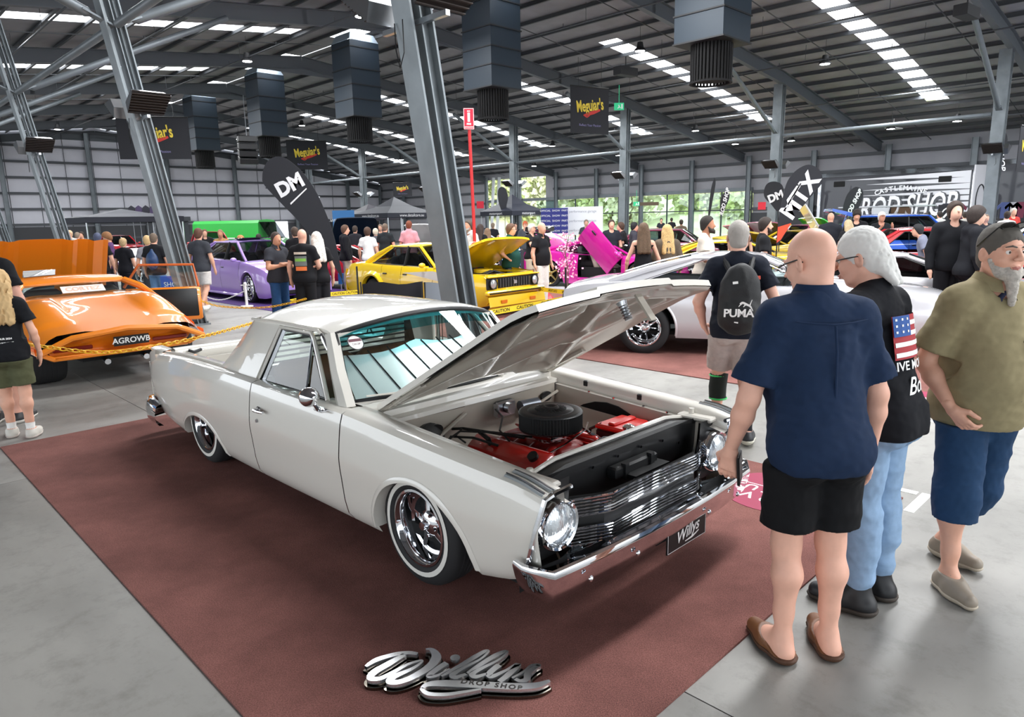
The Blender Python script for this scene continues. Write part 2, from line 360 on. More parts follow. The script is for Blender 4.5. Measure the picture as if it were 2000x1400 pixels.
# floor slabs: one object each, recessed joints between
fb = MB(); fb.box(bw(20, 14, -.16), (90, 66, .2), Matrix.Rotation(PI * 3 / 4, 3, 'Z')); struct(fb.build('floor', JOINT, smooth=0))
FL = D.objects['floor']
slab_cache = {}
for i in range(-3, 8):
    for j in range(-2, 6):
        if i < 4 and j < 4: div = 1
        key = 0
        if key not in slab_cache:
            b = MB(); b.box((0, 0, -.03), (7.993, 7.993, .06)); o = b.build('slab', M_FLOOR, FL, smooth=0); slab_cache[key] = o.data
        else: o = link('slab', slab_cache[key], FL)
        o.location = bw(2.2 + 8 * i, 6.2 + 8 * j); o.rotation_euler = (0, 0, PI * 3 / 4 + (PI / 2 if (i + j) % 2 else 0))
# roof sheeting between the skylights
rf = MB()
def roofpatch(mb, p0, p1, q0, q1, dz=.0, n=1):
    mb.grid([[bw(p, q, zr(q) + dz) for q in sorted(list(np.linspace(q0, q1, n + 1)) + ([30.0] if q0 < 30 < q1 else []))] for p in (p0, p1)])
def slope(mb, skys, q0, q1, s0, s1, P1=PEND):
    edges = [P0]
    for s in skys: edges += [s - .45, s + .45]
    edges.append(P1)
    for a in range(0, len(edges) - 1):
        if a % 2 == 0: roofpatch(mb, edges[a], edges[a + 1], q0, q1)
        else:
            if s0 > q0: roofpatch(mb, edges[a], edges[a + 1], q0, s0)
            if s1 < q1: roofpatch(mb, edges[a], edges[a + 1], s1, q1)
slope(rf, SKYR, QR + .45, QWALL, 23.4, 37.0); slope(rf, SKYL, QL0, QR - .45, 4.8, 14.6)
for k in range(-3, 8):                                                # ridge sheets, left open for the ridge skylights
    roofpatch(rf, 6.0 + 8 * k - 3.0, 6.0 + 8 * k + .8, QR - .45, QR + .45, .02)
ceil = rf.build('ceiling', M_SHEET, smooth=0); struct(ceil)
pane = None
def skypane(p, q, lp, lq):
    global pane
    b = MB(); t = (zr(q + lq / 2) - zr(q - lq / 2))
    return b
cache = {}
def panes(skys, q0, q1, step, sgn):
    for s in skys:
        if s < -8: continue
        sk = struct(thing_plain('window_%d' % (len(cache) + 1))); cache[s, sgn] = sk
        q = q0
        while q < q1 - .2:
            key = ('m', sgn, q > 29.5)
            if key not in cache_m:
                b = MB(); dz = (zr(q + step) - zr(q)) * .94
                b.grid([[Vector((-.44, 0, 0)), Vector((-.44, step * .94, dz))], [Vector((.44, 0, 0)), Vector((.44, step * .94, dz))]])
                o = b.build('pane', M_SKY, sk, smooth=0); cache_m[key] = o.data
            else: o = link('pane', cache_m[key], sk)
            o.location = bw(s, q + step * .03, zr(q) + .01); o.rotation_euler = (0, 0, -PI / 4 + PI)
            o.rotation_euler = (0, 0, -PI / 4); q += step
cache_m = {}
def thing_plain(name):
    o = D.objects.new(name, None); COL.objects.link(o); return o
panes(SKYR, 23.4, 37.0, 1.236, 1); panes(SKYL, 4.8, 14.6, 1.225, -1)
for k in range(0, 7):                                                 # long ridge skylights
    p0, p1 = 6.0 + 8 * k + .8, 6.0 + 8 * k + 5.0
    b = MB(); b.box(bw((p0 + p1) / 2, QR, zr(QR) + .25), (p1 - p0, 1.0, .04), Matrix.Rotation(PI * 3 / 4, 3, 'Z')); b.box(bw((p0 + p1) / 2, QR - .52, zr(QR) + .1), (p1 - p0, .03, .3), Matrix.Rotation(PI * 3 / 4, 3, 'Z')); b.box(bw((p0 + p1) / 2, QR + .52, zr(QR) + .1), (p1 - p0, .03, .3), Matrix.Rotation(PI * 3 / 4, 3, 'Z'))
    struct(b.build('window_%d' % (30 + k), M_SKY, smooth=0))
# purlins (run along the hall) and rafters (across it): each an object
def beam_I(mb, a, b, depth, width, tf=.02, tw=.012, up=(0, 0, 1)):
    a, b = Vector(a), Vector(b); x = (b - a).normalized(); u = Vector(up); y = u.cross(x).normalized(); z = x.cross(y)
    for s in (-1, 1): mb.bar(a + z * s * (depth / 2 - tf / 2), b + z * s * (depth / 2 - tf / 2), width, tf, up=z)
    mb.bar(a, b, tw, depth - tf, up=z)
q = QR + .8; pq_ = []
while q < QWALL: pq_.append(q); q += 1.236
q = QR - .8
while q > QL0: pq_.append(q); q -= 1.225
pm = None
pur_root = ceil
for q in pq_:
    if pm is None:
        b = MB(); b.box((0, 0, 0), (PEND - P0, .02, .14)); b.box((0, .035, -.065), (PEND - P0, .07, .012)); b.box((0, -.035, .065), (PEND - P0, .07, .012))
        o = b.build('purlin', M_PURL, ceil, smooth=0); pm = o.data
    else: o = link('purlin', pm, ceil)
    o.location = bw((PEND + P0) / 2, q, zr(q) - .085); o.rotation_euler = (0, 0, PI * 3 / 4)
FR = [6.0 + 8 * k for k in range(-3, 8)]
for fi, p in enumerate(FR):
    b = MB(); rz_ = .49
    beam_I(b, bw(p, QL0, zr(QL0) - rz_), bw(p, QR, zr(QR) - rz_), .5, .2); beam_I(b, bw(p, QR, zr(QR) - rz_), bw(p, 30, zr(30) - rz_), .5, .2); beam_I(b, bw(p, 30, zr(30) - rz_), bw(p, QWALL, zr(QWALL) - rz_), .5, .2)
    for s in (-1, 1): b.poly([bw(p - .006, QR, zr(QR) - .6), bw(p - .006, QR + s * 2.6, zr(QR + s * 2.6) - .72), bw(p - .006, QR, zr(QR) - 1.0)], bw(.012, 0, 0))
    for q_ in (-6, 1, 8, 12.5, 20.5, 25, 33.5, 38): b.box(bw(p, q_, zr(q_) - rz_), (.012, .18, .47), Matrix.Rotation(-PI / 4, 3, 'Z'))
    b.build('rafter', M_RAFT, ceil, smooth=0)
# bridging rods and sprinkler pipes along and across the roof
for p in (7.3, 11.6, 15.5, 19.4, 22.6, 27.4, 30.6, 35.6, 38.6, 43.6, 47, 52, 3.6, -1, -6):
    b = MB(); b.tube([bw(p, QR + .5, zr(QR) - .3), bw(p, 30, zr(30) - .3), bw(p, QWALL, zr(QWALL) - .3)], .018, 6); b.tube([bw(p, QL0, zr(QL0) - .3), bw(p, QR - .5, zr(QR) - .3)], .018, 6)
    b.build('roof_rod', M_PURL, ceil, smooth=60)
for q_ in (19.5, 24.0, 27.5, 33.0, 37.5, 13.0, 8.5, 5.5):
    b = MB(); b.tube([bw(-10, q_, zr(q_) - .82), bw(61, q_, zr(q_) - .82)], .028, 8)
    for p in np.arange(-8, 60, 4.0): b.cyl(bw(p, q_, zr(q_) - .8), bw(p, q_, zr(q_) - .2), .008, n=5); b.cyl(bw(p + 1, q_, zr(q_) - .8), bw(p + 1, q_, zr(q_) - .68), .014, n=5)
    b.build('sprinkler_pipe', M_PURL, ceil, smooth=60)
# columns
def column(p, q0, z1, rake, braces, heater_z, lab, grp, hside):
    t = thing('raking_column', lab, 'column', bw(p, q0, 0), 0, grp)
    L = lambda dp, dq, z: Vector((dp * U.x + dq * V.x, dp * U.y + dq * V.y, z))
    b = MB(); a0, a1 = L(0, 0, 0), L(0, rake * z1, z1); ax = (a1 - a0).normalized(); side = Vector(U)
    W, Dp = (.27, .27) if p < 6 and q0 < 10 else ((.31, .31) if q0 < 10 else (.38, .38))
    yv = side.cross(ax).normalized()
    for s in (-1, 1): b.bar(a0 + yv * s * (Dp / 2 - .012), a1 + yv * s * (Dp / 2 - .012), W, .024, up=yv)
    b.bar(a0, a1, .016, Dp - .04, up=side.cross(ax).cross(ax) if False else side)
    for s in (-1, 1): b.bar(a0 + yv * s * (Dp / 2 - .045), a1 + yv * s * (Dp / 2 - .045), W * .4, .07, up=yv)   # rolled inner lips of the section
    b.build('shaft', M_GALV, t, smooth=30)
    b = MB(); b.box((0, 0, .015), (.40, .40, .03), Matrix.Rotation(PI / 4, 3, 'Z'))
    for i in (-1, 1):
        for j in (-1, 1): b.cyl(L(.16 * i, .16 * j, .03), L(.16 * i, .16 * j, .07), .018, n=6)
    b.build('base_plate', M_GALV, t)
    for zj, dq, z2 in braces:
        j = L(0, rake * zj, zj); e = L(0, rake * zj + dq, z2); d = (e - j).normalized(); bb = MB()
        bb.tube([j + d * .34, j + d * .42, e], [.03, .085, .085], 14); bb.bar(j, j + d * .5, .03, .2, up=side); bb.build('brace_tube', M_GALVD, t, smooth=50)
    b = MB(); zj = braces[0][0]; j = L(0, rake * zj, zj); b.tube([j + L(.25, 0, 0) * 1, j + L(7.75, 0, 0)], .07, 12); b.build('tie_tube', M_GALVD, t, smooth=50)
    hz = heater_z; hc = L(0, rake * hz, hz)                            # twin radiant heaters on the column
    for s in (-1, 1):
        c = hc + L(s * .52 * (1 if hside else 0), s * .52 * (0 if hside else 1), .02)
        d1 = L(1, 0, 0) if hside else L(0, 1, 0); d2 = L(0, 1, 0) if hside else L(1, 0, 0)
        b = MB(); o_ = d1 * s
        P = [[c - d2 * .29 - o_ * .2 + Vector((0, 0, .20)), c + d2 * .29 - o_ * .2 + Vector((0, 0, .20))], [c - d2 * .29 - o_ * .14 + Vector((0, 0, .02)), c + d2 * .29 - o_ * .14 + Vector((0, 0, .02))],
             [c - d2 * .31 + o_ * .26 + Vector((0, 0, .30)), c + d2 * .31 + o_ * .26 + Vector((0, 0, .30))], [c - d2 * .26 + o_ * .05 + Vector((0, 0, .38)), c + d2 * .26 + o_ * .05 + Vector((0, 0, .38))]]
        b.grid([P[0], P[1]]); b.grid([P[0], P[3]]); b.grid([P[3], P[2]])
        for e in (0, 1): b.add([P[0][e], P[1][e], P[2][e], P[3][e]], [(0, 1, 2, 3)])
        h = b.build('heater_hood', STEEL, t, smooth=20)
        b = MB(); n_ = 8
        for k in range(n_): f = k / (n_ - 1); a_ = P[1][0].lerp(P[2][0], f * .9 + .05); z_ = P[1][1].lerp(P[2][1], f * .9 + .05); b.bar(a_, z_, .03, .01)
        b.add([P[1][0] + Vector((0, 0, .03)), P[1][1] + Vector((0, 0, .03)), P[2][1] + Vector((0, 0, .03)), P[2][0] + Vector((0, 0, .03))], [(0, 1, 2, 3)])
        b.build('heater_burner', mat('ceramic_burner', '#2b211d', .7), h, smooth=0)
    b = MB(); b.bar(hc - (L(.5, 0, 0) if hside else L(0, .5, 0)), hc + (L(.5, 0, 0) if hside else L(0, .5, 0)), .05, .05); b.build('heater_bracket', STEEL, t); b = MB(); b.tube([hc + L(-.05, -.18, 0), hc + L(-.08, -.2, -.3), hc + L(.02, -.18, -.42), hc + L(.1, -.16, -.25), hc + L(.12, -.15, 0)], .006, 6)
    b.build('heater_cable', BLACKP, t)
    return t
WHERE_L = {-1: 'raking galvanised column behind the camera', 0: 'large raking steel column right behind the cream ute', 1: 'raking steel column rising behind the orange car and its open door', 2: 'thinner raking steel column at the left edge of the picture', 3: 'far raking steel column at the very left', 4: 'raking steel column far away near the left wall'}
for k in range(0, 5):
    column(5.77 + 8.0 * k, 5.05, 7.4, -.161, [(5.2, 4.0, 7.4)] if k == 0 else [(5.2, 5.6, 7.9), (5.2, -3.2, 6.6)], 3.72, WHERE_L[k], 'raking columns of the left row', True)
WHERE_R = ['steel column in front of the striped truck at the right edge', 'steel column behind the dark flags marked with slanted white letters', 'steel column in front of the tall windows, beside the green exit sign', 'steel column left of the big opening, red sign pole before it', 'steel column beyond the yellow car, right of the raking one', 'steel column beyond the big curved black flag', 'steel column near the far left corner', ]
for k in range(0, 7):
    column(6.16 + 8.0 * k, 30.06, 7.25, 0.012, [(5.15, -4.5, 7.5)], 3.75, WHERE_R[k], 'columns of the right row', False)
# end wall (far left) and right wall
def girtwall(name, pa, pb, ztop_a, ztop_b, m, zs, cut=None):
    pass
WL = MB(); qs = np.linspace(QL0, QWALL, 60)
WL.grid([[bw(PEND + .05, q, 0) for q in qs], [bw(PEND + .05, q, zr(q)) for q in qs]])
wl = struct(WL.build('wall_left', M_WALLL, smooth=0))
for z in np.arange(1.1, 9, 1.12):
    qa = max(QL0, QR - (9.45 - z) / .105 + .5); qb = min(QWALL, QR + (9.45 - z) / .105 - .5)
    if qb <= qa: continue
    b = MB(); b.bar(bw(PEND - .12, qa, z), bw(PEND - .12, qb, z), .1, .17); b.build('girt', M_GIRT, wl, smooth=0)
for q in np.arange(QL0 + 2.0, QWALL, 5.6):
    b = MB(); beam_I(b, bw(PEND - .35, q, 0), bw(PEND - .35, q, zr(q) - .4), .3, .2, up=tuple(V)); b.build('post', M_GALVD, wl, smooth=0)
for q in np.arange(QL0 + .4, QWALL, 1.87):                             # sheet laps
    b = MB(); b.bar(bw(PEND - .02, q, 0), bw(PEND - .02, q, zr(q) - .3), .03, .03); b.build('sheet_joint', M_GIRT, wl, smooth=0)
b = MB(); b.box(bw(PEND - .06, 14, 1.02), (.14, 56, 2.04), Matrix.Rotation(-PI / 4, 3, 'Z')); b.build('dado', M_DADO, wl, smooth=0)
b = MB(); b.box(bw(PEND - .3, 27.6, 1.0), (.06, 8.4, 2.3), Matrix.Rotation(-PI / 4, 3, 'Z')); o = struct(b.build('window_60', mat('daylight_opening', '#f4f7fb', .6, emit=2.2), smooth=0))
b = MB(); b.box(bw(PEND - .25, 21.2, 1.2), (.08, 3.3, 2.4), Matrix.Rotation(-PI / 4, 3, 'Z'))
for z in np.arange(.1, 2.4, .12): b.box(bw(PEND - .31, 21.2, z), (.04, 3.2, .05), Matrix.Rotation(-PI / 4, 3, 'Z'))
b.box(bw(PEND - .45, 21.2, 2.5), (.4, 3.5, .35), Matrix.Rotation(-PI / 4, 3, 'Z')); struct(b.build('door_1', M_GIRT, smooth=0))
b = MB(); b.box(bw(PEND - .2, 32.9, 4.1), (.06, 1.1, 1.3), Matrix.Rotation(-PI / 4, 3, 'Z')); struct(b.build('window_61', mat('daylight_opening', '#f4f7fb'), smooth=0))
# right wall: sheeted above and beside the glazing and the tall opening
def wr(mb, p0, p1, z0, z1): mb.box(bw((p0 + p1) / 2, QWALL + .06, (z0 + z1) / 2), (p1 - p0, .1, z1 - z0), Matrix.Rotation(PI * 3 / 4, 3, 'Z'))
ZT = zr(QWALL)
b = MB(); wr(b, -19, 21.3, 0, ZT); wr(b, 21.3, 38.0, 3.35, ZT); wr(b, 38.0, 38.9, 0, ZT); wr(b, 45.9, 62, 0, ZT); wr(b, 38.9, 45.9, 5.25, ZT)
wrr = struct(b.build('wall_right', M_WALLR, smooth=0))
for z in (1.15, 2.25, 3.3, 4.2, 5.05):
    segs = [(-19, 21.3), (45.9, 62)] if z < 3.4 else [(-19, 38.0), (45.9, 62)]
    for a_, c_ in segs: b = MB(); b.bar(bw(a_, QWALL - .1, z), bw(c_, QWALL - .1, z), .1, .17); b.build('girt', M_GIRT, wrr, smooth=0)
for p in list(np.arange(-2.5, 62, 4.0)):
    z0 = 0
    b = MB(); beam_I(b, bw(p, QWALL - .35, 0), bw(p, QWALL - .35, ZT - .4), .3, .16, up=tuple(U)); b.build('post', M_GALVD, wrr, smooth=0)
b = MB(); b.bar(bw(21.3, QWALL - .12, 3.45), bw(45.4, QWALL - .12, 3.45), .2, .22); b.build('lintel', M_GALVD, wrr, smooth=0)
b = MB(); b.bar(bw(-19, QWALL - .12, 1.0), bw(21.3, QWALL - .12, 1.0), .04, 2.0); b.build('dado', M_DADO, wrr, smooth=0)
FRM = mat('window_frame', '#3b4046', .5)
gp = None
wn = struct(thing_plain('window_70'))
for i, p in enumerate(np.arange(21.4, 37.9, 2.06)):
    for z0, z1 in ((.05, 2.17), (2.23, 3.3)):
        b = MB(); b.box(bw(p + 1.04, QWALL, (z0 + z1) / 2), (2.02, .012, z1 - z0), Matrix.Rotation(PI * 3 / 4, 3, 'Z')); b.build('pane', GLASS, wn, smooth=0)
    b = MB(); b.bar(bw(p, QWALL, 0), bw(p, QWALL, 3.35), .07, .09, up=tuple(V)); b.build('mullion', FRM, wn, smooth=0)
b = MB(); b.bar(bw(21.4, QWALL, 2.2), bw(37.9, QWALL, 2.2), .07, .07); b.bar(bw(21.4, QWALL, .03), bw(37.9, QWALL, .03), .07, .07); b.build('transom', FRM, wn, smooth=0)
# right side of the opening: slanting jamb tubes
b = MB()
for p in (44.9, 44.2): b.tube([bw(p, QWALL - .5, 0), bw(p - .5, QWALL - .5, 5.4)], .13, 8)
b.build('jamb_tube', mat('white_steel', '#cfd3d6', .5), wrr, smooth=60)
b = MB(); b.tube([bw(38.2, QWALL - .1, 2.15), bw(45.9, QWALL - .1, 2.15)], .03, 6); b.build('rail', FRM, wrr)
# outdoors: lawn, road and a belt of trees beyond the glazing
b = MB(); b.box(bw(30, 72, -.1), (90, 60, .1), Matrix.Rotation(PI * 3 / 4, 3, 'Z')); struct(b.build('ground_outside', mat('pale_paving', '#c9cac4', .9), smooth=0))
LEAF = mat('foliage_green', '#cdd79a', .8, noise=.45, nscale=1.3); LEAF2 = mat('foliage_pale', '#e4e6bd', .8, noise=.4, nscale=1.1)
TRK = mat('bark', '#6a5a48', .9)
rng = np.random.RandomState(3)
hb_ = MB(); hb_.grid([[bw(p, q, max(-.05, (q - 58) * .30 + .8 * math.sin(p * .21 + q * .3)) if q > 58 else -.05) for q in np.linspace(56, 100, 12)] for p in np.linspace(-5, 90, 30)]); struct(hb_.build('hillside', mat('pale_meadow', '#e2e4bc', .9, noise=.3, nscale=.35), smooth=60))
_tc = {}
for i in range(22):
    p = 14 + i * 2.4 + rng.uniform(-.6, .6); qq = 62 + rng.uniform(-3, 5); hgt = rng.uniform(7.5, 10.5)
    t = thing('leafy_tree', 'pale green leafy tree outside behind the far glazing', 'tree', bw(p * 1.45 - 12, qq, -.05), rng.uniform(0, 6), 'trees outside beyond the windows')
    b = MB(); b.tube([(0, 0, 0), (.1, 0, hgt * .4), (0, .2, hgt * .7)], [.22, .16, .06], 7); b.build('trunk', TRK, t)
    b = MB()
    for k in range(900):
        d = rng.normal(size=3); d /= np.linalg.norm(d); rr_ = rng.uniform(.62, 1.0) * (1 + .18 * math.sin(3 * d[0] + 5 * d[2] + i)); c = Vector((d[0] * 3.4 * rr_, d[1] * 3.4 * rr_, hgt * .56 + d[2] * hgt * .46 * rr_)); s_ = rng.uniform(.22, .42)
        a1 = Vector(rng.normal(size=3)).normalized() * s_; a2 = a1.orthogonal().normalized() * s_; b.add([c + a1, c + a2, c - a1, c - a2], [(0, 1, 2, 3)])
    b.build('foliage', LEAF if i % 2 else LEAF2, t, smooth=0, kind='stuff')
# ducts hanging at the ridge
for k in range(5):
    p = 9.7 + 8.0 * k
    lab = ['black evaporative cooler drop with a ribbed round outlet, right of the hanging banner', 'black cooler duct hanging between the big raking column and the banner', 'blue grey duct hanging left of the big raking column', 'second blue grey duct from the left', 'leftmost blue grey duct, next to the dark banner'][k]
    t = thing('hanging_duct', lab, 'duct', bw(p, QR, 0), PI * 3 / 4, 'cooling ducts under the ridge')
    b = MB(); hw = .67
    secs = [8.9, 8.65, 7.85, 7.25, 6.7, 6.05]
    for z0, z1 in zip(secs, secs[1:]): b.box((0, 0, (z0 + z1) / 2), (2 * hw, 2 * hw, z0 - z1 - .012))
    b.build('duct_box', M_DUCT, t, smooth=0)
    b = MB()
    for z in secs[1:]: b.box((0, 0, z), (2 * hw + .06, 2 * hw + .06, .035))
    b.build('flange', M_DUCTD, t, smooth=0)
    b = MB(); b.grid([[Vector((sx * hw * (.8 if zz > 9.0 else 1), sy * hw * (.8 if zz > 9.0 else 1), zz)) for sx, sy in ((-1, -1), (1, -1), (1, 1), (-1, 1), (-1, -1))] for zz in (8.9, 9.2)]); b.build('duct_neck', mat('pale_duct', '#9aa7b2', .5, .2), t, smooth=0)
    b = MB()
    for i in range(36):
        a = 2 * PI * i / 36; b.box((.5 * math.cos(a), .5 * math.sin(a), 5.6), (.03, .05, .95), Matrix.Rotation(a, 3, 'Z'))
    b.cyl((0, 0, 5.2), (0, 0, 6.05), .46, n=24); b.lathe([(.47, 5.12), (.53, 5.12), (.53, 5.16), (.47, 5.16)], (0, 0, 0), (0, 0, 1), 24, True); b.build('outlet_grille', DARK, t, smooth=20)
# high bay lamps
LAMP = mat('lamp_lens', '#ffffff', .4, emit=30)
lamp_pos = [(12.5, 23.2), (11.3, 27.6), (25.2, 23.2), (9.2, 37.2), (20.6, 34.2), (30.5, 33.9), (27.4, 13.0), (42, 13.0), (41, 22.6), (33, 22.6), (35.0, 32.9), (12, 37.4), (20.0, 37.4), (28, 37.4), (45, 32.9), (50, 22.6), (52, 12.0), (57, 18), (57, 24), (57, 30), (17, 27.8 + 10), (36, 38), (16, 22.6), (3, 22.6), (3, 13), (11.5, 13), (19.5, 13)]
lm = None
for p, q in lamp_pos:
    z = zr(q) - .95
    if lm is None:
        t = thing('high_bay_lamp', 'round white high bay lamp hanging from the roof', 'lamp', (0, 0, 0), 0, 'high bay lamps under the roof'); lm = t
        b = MB(); b.lathe([(.04, .32), (.1, .3), (.13, .12), (.2, .06), (.21, 0), (.19, -.01)], (0, 0, 0), (0, 0, 1), 20); b.build('housing', M_DUCTD, t)
        b = MB(); b.cyl((0, 0, .0), (0, 0, -.015), .17, n=20); b.build('lens', LAMP, t)
        b = MB(); b.cyl((0, 0, .3), (0, 0, .9), .006, n=5); b.build('cable', M_DUCTD, t)
    else: t = copy_tree(lm)
    t.location = bw(p, q, z); t['label'] = 'round white high bay lamp hanging from the roof'
# ------------------------------------------------------------------ wheels (axis = local y, outer face towards -y)
def wheel(name, parent, loc, r=.32, rim=.215, wd=.22, spokes=5, style='chrome', side=-1, ww=False, rimmat=None, dish=.06, tread=True, scl=None):
    """a wheel as a part of its car: tyre mesh with rim, centre and whitewall as sub-parts"""
    rm = rimmat or CHROME; s = side; h = wd / 2
    b = MB(); pr = [(rim, s * h * .80), (rim + .012, s * h * .98), (rim + .3 * (r - rim), s * h * 1.05), (r - .045, s * h * 1.0), (r - .012, s * h * .86), (r, s * h * .66), (r, -s * h * .66), (r - .02, -s * h * .9), (rim + .02, -s * h)]
    b.lathe(pr, (0, 0, 0), (0, 1, 0), 40)
    if tread:
        for q in (-.4, -.13, .13, .4): b.lathe([(r + .0015, h * q - .006), (r + .004, h * q), (r + .0015, h * q + .006)], (0, 0, 0), (0, 1, 0), 40)
    t = b.build(name, RUBBER, parent, smooth=40); t.location = loc
    if ww:
        b = MB(); r0 = rim + .030; r1 = rim + .055; b.lathe([(r0, s * (h * 1.05 + .002)), (r1, s * (h * 1.035 + .002))], (0, 0, 0), (0, 1, 0), 48); b.build('whitewall', WHITEW, t, smooth=60)
    b = MB(); b.lathe([(rim + .004, s * h * .82), (rim + .006, s * h * .97), (rim - .006, s * h * .99), (rim - .016, s * h * .9), (rim - .022, s * h * .55), (rim - .03, s * (h * .5 - dish)), (rim - .05, s * (h * .45 - dish)), (rim - .06, -s * h * .9)], (0, 0, 0), (0, 1, 0), 40)
    b.build('rim', rm, t, smooth=50)
    f0 = s * (h * .62 - dish)
    b = MB(); b.lathe([(0, s * (h * .1 - dish)), (rim - .03, s * (h * .1 - dish))], (0, 0, 0), (0, 1, 0), 24); b.build('brake_backing', DARK, t, smooth=0)
    b = MB(); yo = s * (h * .62 - dish)
    for k in range(spokes):
        a = 2 * PI * k / spokes + .5; d = Vector((math.cos(a), 0, math.sin(a))); tdir = Vector((-math.sin(a), 0, math.cos(a)))
        w0, w1 = (.055, .04) if spokes <= 6 else (.03, .022); w0 *= rim / .2; w1 *= rim / .2
        c0 = d * .045 + Vector((0, yo, 0)); c1 = d * (rim - .028) + Vector((0, yo - s * .02, 0)); dp = Vector((0, -s * .045, 0)); lift = Vector((0, s * .012, 0))
        prf = [[c + tdir * w_ * .5 + dp, c + tdir * w_ * .42, c + lift * .6, c - tdir * w_ * .42, c - tdir * w_ * .5 + dp] for c, w_ in ((c0, w0 * 1.0), (c0.lerp(c1, .35), w0 * .82), (c0.lerp(c1, .75), w1), (c1, w1 * 1.25))]
        b.grid(prf)
    b.build('spokes', rm, t, smooth=50)
    b = MB(); b.lathe([(0, yo + s * .05), (.022, yo + s * .048), (.026, yo + s * .02), (.05, yo + s * .015), (.072, yo), (.08, yo - s * .03), (.08, yo - s * .06)], (0, 0, 0), (0, 1, 0), 20)
    for k in range(5): a = 2 * PI * k / 5 + 1.1; c = Vector((.06 * math.cos(a), yo + s * .004, .06 * math.sin(a))); b.cyl(c, c + Vector((0, s * .016, 0)), .009, n=6)
    b.build('hub', rm, t, smooth=40)
    return t
# ------------------------------------------------------------------ car body helpers
def side_y(t):                                                       # relative half width by relative height 0..1 on the flank
    return float(np.interp(t, [0, .06, .2, .4, .55, .62, .75, .88, .96, 1.0], [.925, .955, .978, .992, 1.0, .998, .985, .962, .945, .925]))
def flank(mb, x0, x1, zb, zt, hw, sf=side_y, n=None, rows=14, arches=(), ys=1, zfun=None, ext=()):
    xs = set(np.linspace(x0, x1, n or max(3, int(abs(x1 - x0) / .08) + 2)))
    for xc, r, zc, *vs_ in arches:
        for k in range(25):
            v = xc + r * math.cos(PI * k / 24)
            if x0 <= v <= x1: xs.add(v)
    xs |= set(e for e in ext if x0 <= e <= x1); xs = sorted(xs); P = []
    for x in xs:
        z0, z1 = zb(x), zt(x); full0 = z0
        for xc, r, zc, *vs_ in arches:
            if abs(x - xc) < r: z0 = max(z0, zc + (vs_[0] if vs_ else 1) * math.sqrt(max(0, r * r - (x - xc) ** 2)))
        row = []
        for k in range(rows + 1):
            z = z0 + (z1 - z0) * (1 - (1 - k / rows) ** 1.15); t = (z - full0) / (z1 - full0 + 1e-6); row.append(Vector((x, ys * hw(x) * sf(t), z)))
        P.append(row)
    mb.grid(P, flip=(ys > 0)); return P
def arch_lip(mb, xc, r, zc, hw, zb, zt, ys, wid=.035, sf=side_y, a0=0, a1=PI, out=.012, vs=1.0):
    A = []; 
    for k in range(29):
        a = a0 + (a1 - a0) * k / 28; row = []
        for dr, dy in ((wid, 0.0), (wid * .4, out), (0, out * .8), (-.004, -.03), (.0, -.07)):
            x = xc + (r + dr) * math.cos(a); z = zc + (r * vs + dr) * math.sin(a); t = (z - zb(x)) / (zt(x) - zb(x)); row.append(Vector((x, ys * (hw(x) * sf(min(1, max(0, t))) + dy + .001), z)))
        A.append(row)
    mb.grid(A)
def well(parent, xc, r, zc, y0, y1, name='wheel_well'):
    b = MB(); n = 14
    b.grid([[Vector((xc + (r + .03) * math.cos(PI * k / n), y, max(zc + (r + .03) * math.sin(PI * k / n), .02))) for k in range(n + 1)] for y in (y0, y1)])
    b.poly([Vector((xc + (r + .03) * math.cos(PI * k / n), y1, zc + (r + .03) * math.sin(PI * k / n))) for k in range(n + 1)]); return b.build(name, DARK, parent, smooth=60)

# ------------------------------------------------------------------ the cream ute
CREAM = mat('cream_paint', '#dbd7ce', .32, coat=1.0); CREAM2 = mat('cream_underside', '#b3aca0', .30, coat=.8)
UTE = thing('ute', 'lowered cream utility with raised bonnet, whitewall tyres and red engine on the brown carpet', 'car', (.058, 3.933, 0.012), -PI / 4)
def u_zb(x): return smooth_interp(x, [(-3.98, .40), (-3.7, .20), (-3.2, .155), (-2.3, .15), (-1, .165), (.3, .19), (.6, .24), (.86, .33)])
def u_zt(x): return smooth_interp(x, [(-3.98, .70), (-3.7, .755), (-3.0, .795), (-2.0, .805), (-.7, .80), (0, .768), (.5, .742), (.74, .728), (.88, .70)])
def u_hw(x): return smooth_interp(x, [(-4.0, .80), (-3.85, .845), (-3.3, .88), (-1.5, .905), (0, .90), (.5, .89), (.8, .875), (.88, .865)])
UA = [(0.07, .40, .21, .90), (-2.72, .44, .10, .66)]
def u_sf(t): return float(np.interp(t, [0, .05, .2, .42, .52, .60, .75, .9, 1.0], [.915, .95, .975, .990, .998, 1.0, .990, .976, .955]))
def u_mk(name, x0, x1, ys, arches=()):
    b = MB(); flank(b, x0, x1, u_zb, u_zt, u_hw, u_sf, arches=arches, ys=ys, rows=16)
    # rolled under edge
    xs = np.linspace(x0, x1, 12)
    for xc, r, zc, vv in arches: arch_lip(b, xc, r, zc, u_hw, u_zb, u_zt, ys, .03, u_sf, R(6) if xc > 0 else R(12), PI - (R(1) if xc > 0 else R(12)), .008, vv)
    return b.build(name, CREAM, UTE, smooth=40)
